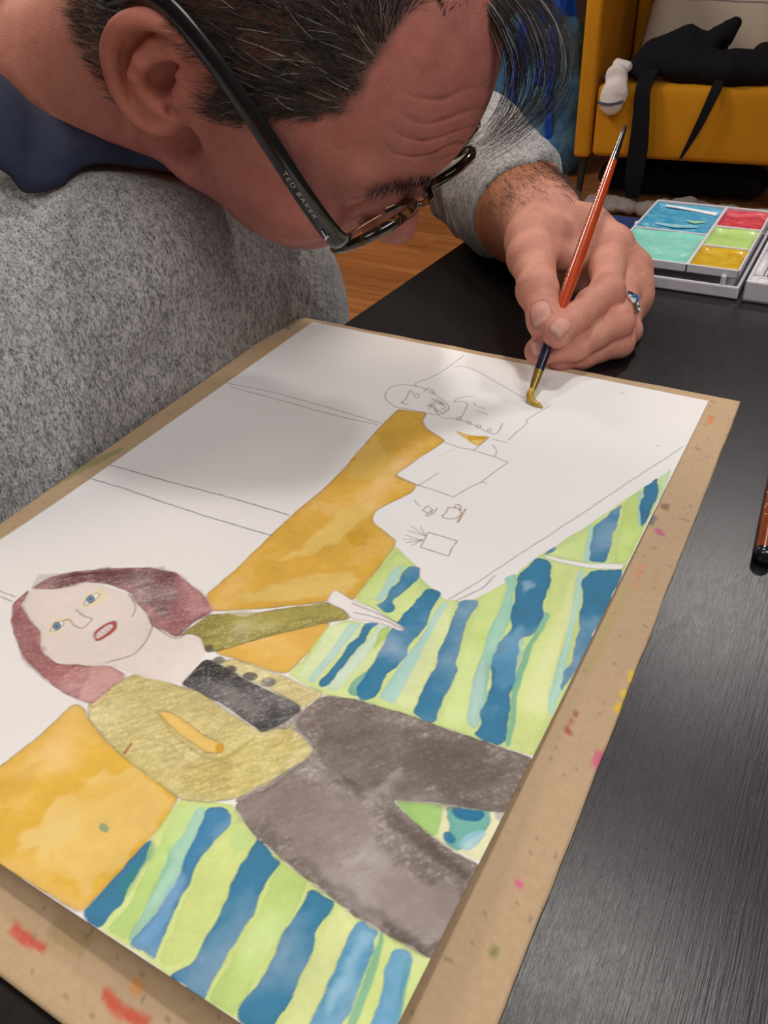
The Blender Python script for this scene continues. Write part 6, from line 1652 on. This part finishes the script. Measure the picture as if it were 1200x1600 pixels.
# board
BOARD = [(-23.8, 12.7), (283.6, 15.9), (289.2, -400.6), (-16.2, -400.2)]
BOARD_MARKS = [  # outline in mm, colour
    ([(150.5, -388.0), (154, -388.3), (160, -388.6), (164.5, -388.2), (165.5, -389.8), (158, -391.4), (151.5, -390.6)], (196, 50, 40)),
    ([(188.5, -388.2), (193, -388.8), (199, -388.9), (205, -388.0), (206, -391), (198, -392.0), (190, -391.0)], (200, 58, 38)),
    ([(194, -382.0), (198, -382.2), (198.5, -385), (194.5, -385)], (205, 140, 70)),
    ([(271.2, -8), (273.4, -7.5), (274.0, -11), (273.6, -15.5), (271.8, -17), (272.0, -12)], (205, 122, 50)),
    ([(271.6, -119.6), (273.2, -119.0), (274.0, -121.0), (275.8, -121.5), (275.8, -123), (272.8, -123), (271.4, -122)], (190, 60, 130)),
    ([(271.6, -147), (273, -147), (273.6, -156), (272, -156)], (205, 140, 105)), ([(272.4, -158.5), (274.2, -158.5), (274, -163), (272.6, -163)], (206, 145, 110)),
    ([(272.6, -236.8), (273.8, -236.6), (273.6, -238.6), (272.6, -238.6)], (150, 45, 40)), ([(272.6, -240.6), (273.5, -240.4), (273.5, -242.8), (272.8, -242.8)], (165, 45, 40)),
    ([(272.4, -244.0), (275.0, -246.6), (274.6, -247.6), (273.0, -247.2), (272.3, -246)], (165, 40, 40)),
    ([(284.8, -249.5), (287.8, -248.5), (288, -256), (285.2, -256)], (205, 85, 130)),
    ([(285.2, -209), (287.6, -208), (287.6, -214), (286, -214)], (230, 190, 20)), ([(285, -219.5), (287.6, -218.5), (287.6, -223), (285.6, -223)], (230, 190, 20)), ([(285.2, -225.8), (287.6, -225), (287.6, -230), (285.4, -230)], (228, 186, 20)),
    ([(278.2, -305.0), (280.2, -305.0), (280.4, -307.2), (278.4, -307.2)], (214, 70, 140)), ([(279.4, -326.5), (281.2, -326.3), (281.4, -329), (279.8, -329)], (110, 122, 50)),
    ([(-18.2, -6.6), (-14.6, -6.4), (-14.6, -9), (-18, -9)], (40, 110, 130)),
    ([(268.4, -99.5), (272.0, -99.0), (272.4, -103), (269.4, -103.4)], (120, 85, 60)), ([(266.6, -111), (269.4, -111), (269.0, -118), (266.6, -117)], (95, 105, 115)), ([(272, -43.5), (274.6, -44), (274.6, -45.4), (272.2, -45)], (165, 100, 85)),
    ([(268.4, -160), (271.6, -164), (272.2, -214), (270.2, -222), (269.0, -196)], (176, 162, 100)),
    ([(-22.6, -205), (-12.5, -176), (-9.8, -178), (-17.5, -215), (-21, -245)], (98, 128, 42)), ([(-9.6, -30), (-6.2, -18), (-6.2, -46), (-8, -62)], (205, 150, 60)),
    ([(160, -380), (176, -379.6), (176, -386), (162, -386)], (150, 128, 78))]
def board_mesh():
    nx, ny = 300, 400
    a = np.linspace(0, 1, nx); b = np.linspace(0, 1, ny)
    c00, c10, c11, c01 = (np.array(p) for p in BOARD)
    A, B = np.meshgrid(a, b, indexing='ij'); A, B = A[..., None], B[..., None]
    P = (c00 * (1 - A) + c10 * A) * (1 - B) + (c01 * (1 - A) + c11 * A) * B
    # slightly worn outline and rounded far right corner
    e = noise2(P.reshape(-1, 2).astype(np.float32), 0.05, 5, 3).reshape(nx, ny)
    P[:, 0, 1] += 0.9 * e[:, 0]; P[-1, :, 0] += 0.5 * e[-1, :]; P[0, :, 0] += 0.6 * e[0, :]
    flat = P.reshape(-1, 2).astype(np.float32)
    base = lin((196, 168, 132)) * 0.86
    C = np.tile(base, (len(flat), 1)) * (1 + 0.05 * noise2(flat, 0.03, 6, 3) + 0.05 * noise2(flat, 0.5, 7, 2))[:, None]
    warp = flat + np.stack([noise2(flat, 0.35, 11, 2), noise2(flat, 0.35, 12, 2)], 1) * 0.45
    for k, (poly, col) in enumerate(BOARD_MARKS):
        d = polydist(warp, poly)
        a_ = np.clip(0.75 + d / 1.1, 0, 1) * (0.6 if k >= 20 else 1.0) * (0.95 + 0.15 * noise2(flat, 0.6, 20 + k, 2))
        a_ = np.clip(a_, 0, 1)[:, None]
        C = C * (1 - a_) + lin(col) * a_
    spk = noise2(flat, 0.42, 71, 1) > 0.86
    C[spk] *= 0.6
    edge = np.minimum.reduce([A[..., 0].ravel() * 307, (1 - A[..., 0].ravel()) * 307, B[..., 0].ravel() * 414, (1 - B[..., 0].ravel()) * 414])
    V = np.column_stack([flat * 1e-3, np.full(len(flat), BOARD_Z)])
    V[:, 2] += np.clip((1.2 - edge) / 1.2, 0, 1) * -0.0004
    idx = np.arange(nx * ny).reshape(nx, ny)
    Q = np.stack([idx[:-1, :-1], idx[:-1, 1:], idx[1:, 1:], idx[1:, :-1]], -1).reshape(-1, 4)
    rim = np.concatenate([idx[:, 0], idx[-1, 1:], idx[-2::-1, -1], idx[0, -2:0:-1]])
    low = V[rim].copy(); low[:, 2] = TABLE_Z + 0.0002; n0 = len(V)
    k = np.arange(len(rim)); k2 = np.roll(k, -1)
    R = np.stack([rim[k], rim[k2], n0 + k2, n0 + k], -1)
    cs = [n0 + int(np.where(rim == i)[0][0]) for i in (idx[0, 0], idx[-1, 0], idx[-1, -1], idx[0, -1])]
    me = np_mesh('drawing_board', np.concatenate([V, low]), None, np.concatenate([Q, R, [cs]]))
    bm = bmesh.new(); bm.from_mesh(me); bmesh.ops.recalc_face_normals(bm, faces=bm.faces); bm.to_mesh(me); bm.free()
    set_color(me, np.concatenate([C, C[rim] * 0.75]))
    return me
def board_mat():
    m = NT('brown_hardboard')
    n = m.noise(420, 4, 0.7, m.coord())
    c = m.mix(0.35, m.attr('Col'), m.ramp(n.outputs[0], [(0.3, (0.36, 0.25, 0.155)), (0.7, (0.60, 0.45, 0.31))]))
    c = m.mix(0.55, m.attr('Col'), c)
    return m.set(c, 0.7, m.bump(n.outputs[0], 0.15, 0.0005), Specular_IOR_Level=0.3)
tag(link('drawing_board', board_mesh(), board_mat()), 'paint-spattered brown hardboard lying under the painting on the table', 'drawing board')
# ---------------------------------------------------------------- paint box
def paint_mat(name, col, col2, rough=0.12, light=None):
    m = NT(name); co = m.coord()
    n = m.noise(70, 4, 0.6, co, 1.0)
    c = m.ramp(n.outputs[0], [(0.35, col), (0.62, col2)] + ([(0.70, light)] if light else []))
    return m.set(c, rough, m.bump(m.noise(120, 3, 0.6, co).outputs[0], 0.15, 0.001), Coat_Weight=0.4, Coat_Roughness=0.06)
PLASTIC = plain('white_plastic', (0.62, 0.60, 0.64), 0.35, 0.06, 60)
box = empty('paint_box', (0.205, 0.24, TABLE_Z))
tag(box, 'open white plastic watercolour box with filled mixing wells on the table behind the hand', 'paint box')
def part_box(name, boxes, mat, parent, bev=0.0012):
    bm = bmesh.new()
    for lo, hi in boxes: add_box(bm, lo, hi, bev, 2)
    return link(name, bm_mesh(name, bm, False), mat, parent)
tb = TABLE_Z
part_box('lower_tray', [((0.1545, 0.1650, tb), (0.2540, 0.3140, tb + 0.003)), ((0.1545, 0.1650, tb), (0.2540, 0.1675, tb + 0.0095)), ((0.1545, 0.3115, tb), (0.2540, 0.3140, tb + 0.0095)),
                        ((0.1545, 0.1650, tb), (0.1570, 0.3140, tb + 0.0095)), ((0.2515, 0.1650, tb), (0.2540, 0.3140, tb + 0.0095)),
                        ((0.240, 0.166, tb + 0.003), (0.2435, 0.171, tb + 0.0160))], PLASTIC, box)
zt, zb_ = 0.0125, 0.0060
X = (0.1570, 0.2150, 0.2512)
YL = (0.1690, 0.2385, 0.3110); YR = (0.1690, 0.2160, 0.2620, 0.3110)
wl, wd_ = 0.0012, 0.0009
leaf = [((X[0], YL[0], zb_), (X[2], YL[2], zb_ + 0.0016))]
leaf += [((X[0], YL[0], zb_), (X[0] + 0.0016, YL[2], zt)), ((X[2] - 0.0016, YL[0], zb_), (X[2], YL[2], zt)), ((X[0], YL[0], zb_), (X[2], YL[0] + 0.0018, zt)), ((X[0], YL[2] - 0.0018, zb_), (X[2], YL[2], zt)),
         ((X[1] - wl, YL[0], zb_), (X[1] + wl, YL[2], zt - 0.0003)), ((X[0], YL[1] - wd_, zb_), (X[1], YL[1] + wd_, zt - 0.0006)), ((X[1], YR[1] - wd_, zb_), (X[2], YR[1] + wd_, zt - 0.0006)), ((X[1], YR[2] - wd_, zb_), (X[2], YR[2] + wd_, zt - 0.0006)),
         ((X[0] - 0.0016, 0.2440, zb_), (X[0] + 0.0005, 0.2500, zt))]
part_box('mixing_leaf', leaf, PLASTIC, box, 0.0007)
wells = (('blue', X[0], X[1], YL[1], YL[2], (0.045, 0.30, 0.50), (0.11, 0.42, 0.62), (0.50, 0.72, 0.72)), ('mint', X[0], X[1], YL[0], YL[1], (0.20, 0.60, 0.50), (0.29, 0.68, 0.58), (0.50, 0.80, 0.72)),
         ('red', X[1], X[2], YR[2], YR[3], (0.52, 0.035, 0.055), (0.72, 0.10, 0.12), (0.80, 0.25, 0.25)), ('green', X[1], X[2], YR[1], YR[2], (0.40, 0.62, 0.16), (0.50, 0.70, 0.24), None), ('ochre', X[1], X[2], YR[0], YR[1], (0.56, 0.33, 0.012), (0.66, 0.43, 0.04), (0.76, 0.62, 0.32)))
for nm, x0, x1, y0, y1, c1, c2, c3 in wells:
    n = 14
    V, F = [], []
    for i in range(n + 1):
        for j in range(n + 1):
            a, b = i / n, j / n
            e = min(a, 1 - a, b, 1 - b)
            V.append((x0 + 0.0013 + (x1 - x0 - 0.0026) * a, y0 + 0.0010 + (y1 - y0 - 0.0020) * b, zb_ + 0.0032 + 0.0016 * max(0, 1 - e / 0.07) ** 2 + 0.0004 * math.sin(7 * a + 3 * b)))
    for i in range(n):
        for j in range(n): F.append((i * (n + 1) + j, (i + 1) * (n + 1) + j, (i + 1) * (n + 1) + j + 1, i * (n + 1) + j + 1))
    me = np_mesh('paint_well', np.array(V), None, np.array(F))
    w_ = link('paint_well', me, paint_mat('wet_paint_' + nm, c1, c2, light=c3), box)
    tag(w_, 'mixing well of %s paint' % nm)
# bare white streak across the back of the blue well
ribbon('dry_streak', [(0.166, 0.3035, zb_ + 0.0042), (0.180, 0.3020, zb_ + 0.0040), (0.196, 0.2985, zb_ + 0.0040), (0.2105, 0.2940, zb_ + 0.0042)], [0.004, 0.005, 0.006, 0.008], 0.0006, plain('dried_white', (0.70, 0.74, 0.78), 0.5), box, (0.1, 1, 0))
tag(ribbon('water_trail', [(0.170, 0.2560, zb_ + 0.0040), (0.186, 0.2545, zb_ + 0.0040), (0.203, 0.2570, zb_ + 0.0042)], [0.004, 0.007, 0.003], 0.0006, plain('pale_wash', (0.28, 0.55, 0.66), 0.2, 0.2, 200), box, (0.1, 1, 0)))
tag(ribbon('green_trail', [(0.192, 0.2700, zb_ + 0.0040), (0.199, 0.2690, zb_ + 0.0040), (0.206, 0.2720, zb_ + 0.0042)], [0.002, 0.006, 0.003], 0.0006, plain('pale_green_wash', (0.36, 0.62, 0.42), 0.2, 0.15, 200), box, (0.1, 1, 0)))
# hinged half with the pans
x0, x1 = 0.2572, 0.3560
part_box('pan_tray', [((x0, 0.1640, tb), (x1, 0.3140, tb + 0.0035)), ((x0, 0.1640, tb), (x1, 0.1665, tb + 0.0155)), ((x0, 0.3115, tb), (x1, 0.3140, tb + 0.0155)), ((x0, 0.1640, tb), (x0 + 0.0025, 0.3140, tb + 0.0155)), ((x1 - 0.0025, 0.1640, tb), (x1, 0.3140, tb + 0.0155)),
                      ((x0 + 0.001, 0.1655, tb + 0.002), (x1 - 0.001, 0.1800, tb + 0.0140)), ((x0 + 0.0095, 0.18, tb + 0.003), (x0 + 0.0110, 0.3120, tb + 0.0145)), ((x0 + 0.040, 0.18, tb + 0.003), (x0 + 0.0415, 0.3120, tb + 0.0145))], PLASTIC, box)
V, T3, F4 = tube_arrays([(x0 + 0.0055, 0.182, tb + 0.012), (x0 + 0.0055, 0.230, tb + 0.012)], 0.0035, 12)
link('hinge_pin', np_mesh('hinge_pin', V, T3, F4), PLASTIC, box)
V, T3, F4 = tube_arrays([(x0 + 0.0055, 0.236, tb + 0.012), (x0 + 0.0055, 0.305, tb + 0.012)], 0.0035, 12)
link('hinge_pin', np_mesh('hinge_pin', V, T3, F4), PLASTIC, box)
t_ = np.linspace(0, 2 * math.pi, 25)
V, T3, F4 = tube_arrays(np.column_stack([x0 + 0.0100 + 0.0042 * np.cos(t_), 0.1725 + 0.0042 * np.sin(t_), np.full(25, tb + 0.0142)]), 0.0008, 6)
link('ring_catch', np_mesh('ring_catch', V, T3, F4), PLASTIC, box)
pan_bm = bmesh.new(); add_box(pan_bm, (0, 0, 0), (0.0255, 0.0195, 0.0090), 0.0012, 2)
pan_me = bm_mesh('pan', pan_bm, False); pan_me.materials.append(plain('cream_plastic', (0.66, 0.61, 0.52), 0.4))
cake_bm = bmesh.new(); add_box(cake_bm, (0.0016, 0.0016, 0.0060), (0.0239, 0.0179, 0.0096), 0.0016, 2); cake_me = bm_mesh('paint_cake', cake_bm, True)
cake_cols = [(0.62, 0.48, 0.30), (0.70, 0.66, 0.60), (0.60, 0.50, 0.38), (0.50, 0.06, 0.05), (0.55, 0.25, 0.03), (0.30, 0.08, 0.03), (0.03, 0.10, 0.35), (0.02, 0.25, 0.30), (0.04, 0.22, 0.05), (0.20, 0.25, 0.03), (0.10, 0.05, 0.03), (0.02, 0.02, 0.025)]
for c_ in range(2):
    for r_ in range(6):
        p = link('pan', pan_me, None, box); p.location = Vector((x0 + 0.0125 + c_ * 0.031, 0.1835 + r_ * 0.0212, tb + 0.0038))
        me = cake_me.copy(); k = link('paint_cake', me, paint_mat('paint_cake', cake_cols[c_ * 6 + r_], tuple(min(1, v * 1.3) for v in cake_cols[c_ * 6 + r_]), 0.5), p)
        k.matrix_parent_inverse = Matrix.Identity(4); k.location = (0, 0, 0)

# dark blue cloth along the far edge of the table
bm = bmesh.new(); add_box(bm, (0.040, 0.236, TABLE_Z), (0.1535, 0.3135, TABLE_Z + 0.0018), 0.0007, 2)
o = link('table_mat', bm_mesh('table_mat', bm, False), fabric('blue_felt', (0.010, 0.022, 0.095), 600)); tag(o, 'dark blue mat on the far corner of the table beside the paint box', 'mat')

# ---------------------------------------------------------------- brush in the hand
BT_, BG_, BE_ = np.array((0.1757, -0.0362, -0.0018)), np.array((0.1741, 0.0049, 0.0222)), np.array((0.1689, 0.1295, 0.1098))
brush = empty('paintbrush', tuple(BT_))
tag(brush, 'orange-red paintbrush with black ends held in the left hand above the painting', 'paintbrush')
axb = unit(BE_ - BT_); Lb = np.linalg.norm(BE_ - BT_)
def bp(t): return BT_ + axb * t * Lb
ORANGE = plain('orange_lacquer', (0.42, 0.045, 0.008), 0.22, 0.08, 80, Coat_Weight=0.6)
BLACKLAC = plain('black_lacquer', (0.010, 0.011, 0.016), 0.22, 0.1, 80, Coat_Weight=0.6)
NAVYLAC = plain('navy_lacquer', (0.008, 0.012, 0.035), 0.25, 0.1, 80, Coat_Weight=0.5)
OCHRE = paint_mat('ochre_paint', (0.40, 0.24, 0.012), (0.52, 0.34, 0.03), 0.35)
ts = np.linspace(0.30, 0.86, 16)
tube('handle', [bp(t) for t in ts], np.interp(ts, [0.30, 0.42, 0.60, 0.86], [0.0034, 0.0040, 0.0037, 0.0026]), ORANGE, brush, 16)
ts = np.linspace(0.858, 1.0, 8)
tag(tube('handle_end', [bp(t) for t in ts], [0.0026, 0.0025, 0.0023, 0.0021, 0.0019, 0.0018, 0.0016, 0.0011], BLACKLAC, brush, 16), 'black tip of the handle')
ts = np.linspace(0.095, 0.302, 8)
tag(tube('grip', [bp(t) for t in ts], [0.0028, 0.0029, 0.0030, 0.0031, 0.0032, 0.0033, 0.0034, 0.0034], NAVYLAC, brush, 16), 'navy lower end of the handle')
ts = np.linspace(0.030, 0.096, 5)
tag(tube('ferrule', [bp(t) for t in ts], [0.0019, 0.0023, 0.0026, 0.0027, 0.0028], plain('brassy_ferrule', (0.30, 0.19, 0.04), 0.35, 0.2, 200, Metallic=0.6), brush, 16), 'paint-smeared brass ferrule')
br = spline([bp(0.034), bp(0.006) + np.array((0, 0, 0.0008)), np.array((0.1790, -0.0374, -0.0024)), np.array((0.1825, -0.0385, -0.0029)), np.array((0.1855, -0.0395, -0.0032))], 14)
tube('bristles', br, [0.0019, 0.0021, 0.0022, 0.0022, 0.0022, 0.0022, 0.0021, 0.0020, 0.0019, 0.0017, 0.0015, 0.0012, 0.0009, 0.0004], OCHRE, brush, 10)
# lettering worn to a row of specks along the handle
side = unit(np.cross(axb, np.array(CAM_POS) - bp(0.5))); front = unit(np.cross(side, axb))
r_ = random.Random(2); specks = []
for k in range(34):
    t = 0.36 + 0.42 * k / 33 + r_.uniform(-.003, .003)
    rad = np.interp(t, [0.30, 0.42, 0.60, 0.86], [0.0034, 0.0040, 0.0037, 0.0026])
    d = unit(side * -0.78 + front * 0.62) * rad
    specks.append(tube_arrays([bp(t) + d, bp(t + 0.005) + d], 0.00035, 5))
V, T3, F4 = join_arrays(specks)
o = link('worn_print', np_mesh('worn_print', V, T3, F4), BLACKLAC, brush); o['kind'] = 'stuff'

# ---------------------------------------------------------------- second brush at the right edge
b0, b1 = np.array((0.3172, -0.1180, TABLE_Z + 0.0040)), np.array((0.3080, 0.0350, TABLE_Z + 0.0032))
brush2 = empty('paintbrush', tuple(b0))
tag(brush2, 'rust-brown paintbrush handle with a black end lying on the table right of the board', 'paintbrush')
RUST = plain('rust_lacquer', (0.24, 0.048, 0.010), 0.22, 0.2, 60, Coat_Weight=0.6)
ts = np.linspace(0, 1, 12)
L2 = unit(b1 - b0)
tube('handle', [b0 + (b1 - b0) * t for t in ts], np.interp(ts, [0, .2, 1], [0.0039, 0.0041, 0.0028]), RUST, brush2, 20)
tag(tube('handle_end', [b0 + L2 * 0.001, b0 - L2 * 0.0015, b0 - L2 * 0.0030, b0 - L2 * 0.0036], [0.0040, 0.0040, 0.0034, 0.0018], BLACKLAC, brush2, 20), 'black end cap')
tag(tube('ferrule', [b1 - L2 * 0.001, b1 + L2 * 0.012, b1 + L2 * 0.025], [0.0029, 0.0029, 0.0023], SILVER, brush2, 16), 'silver ferrule')
tube('bristles', [b1 + L2 * 0.024, b1 + L2 * 0.034, b1 + L2 * 0.043], [0.0022, 0.0024, 0.0005], plain('dark_bristle', (0.05, 0.03, 0.02), 0.6), brush2, 12)
specks = []
for k in range(9):
    t = r_.uniform(0.03, 0.42); d = unit(np.array((-0.75 + r_.uniform(-.25, .35), -0.1, 0.66))) * 0.0040
    p = b0 + (b1 - b0) * t + d
    specks.append(tube_arrays([p - L2 * 0.0003, p, p + L2 * 0.0003], [0.0002, 0.0004, 0.0002], 6))
V, T3, F4 = join_arrays(specks)
o = link('paint_specks', np_mesh('paint_specks', V, T3, F4), plain('white_speck', (0.8, 0.78, 0.75), 0.5), brush2); o['kind'] = 'stuff'
# ---------------------------------------------------------------- ring on the middle finger
rc = J['ring']
pax = unit(J['mPIP'] - J['mMCP'])
rc = J['mMCP'] + pax * ((rc - J['mMCP']) @ pax)
ring = empty('ring', tuple(rc))
tag(ring, 'silver ring with a blue stone on a finger of the painting hand', 'ring')
un = unit(np.array((0.72, -0.10, 0.62)) - pax * (np.array((0.72, -0.10, 0.62)) @ pax)); vn = np.cross(pax, un)
tt = np.linspace(0, 2 * math.pi, 41)
V, F = [], []
for i, t in enumerate(tt[:-1]):
    w = 0.0011 + 0.0020 * math.exp(-((min(t, 2 * math.pi - t)) / 0.75) ** 2)
    for a, r in ((-w, 0.0108), (w, 0.0108), (w * 0.8, 0.0128), (-w * 0.8, 0.0128)):
        V.append(rc + pax * a + (un * math.cos(t) + vn * math.sin(t)) * r)
for i in range(40):
    for j in range(4):
        k = (j + 1) % 4; n_ = (i + 1) % 40
        F.append((i * 4 + j, i * 4 + k, n_ * 4 + k, n_ * 4 + j))
me = np_mesh('band', np.array(V), None, np.array(F))
bm = bmesh.new(); bm.from_mesh(me); bmesh.ops.recalc_face_normals(bm, faces=bm.faces); bm.to_mesh(me); bm.free(); me.set_sharp_from_angle(angle=math.radians(40))
link('band', me, SILVER, ring)
def gem(name, c, r, mat):
    bm = bmesh.new(); bmesh.ops.create_icosphere(bm, subdivisions=2, radius=1.0)
    M3 = Matrix(((*(un * r * 0.7),), (*(vn * r * 1.25),), (*(pax * r),))).transposed().to_4x4(); M3.translation = Vector(c)
    bmesh.ops.transform(bm, matrix=M3, verts=bm.verts)
    return link(name, bm_mesh(name, bm, False), mat, ring)
gem('blue_stone', rc + un * 0.0128, 0.0024, plain('blue_gem', (0.03, 0.16, 0.38), 0.05, 0.2, 400, Coat_Weight=1.0))
WG = plain('clear_gem', (0.8, 0.82, 0.85), 0.05, 0.05, Coat_Weight=1.0)
for k in range(5):
    t = -0.62 + 0.31 * k
    gem('white_stone', rc + pax * 0.0021 + (un * math.cos(t) + vn * math.sin(t)) * 0.0128, 0.0009, WG)
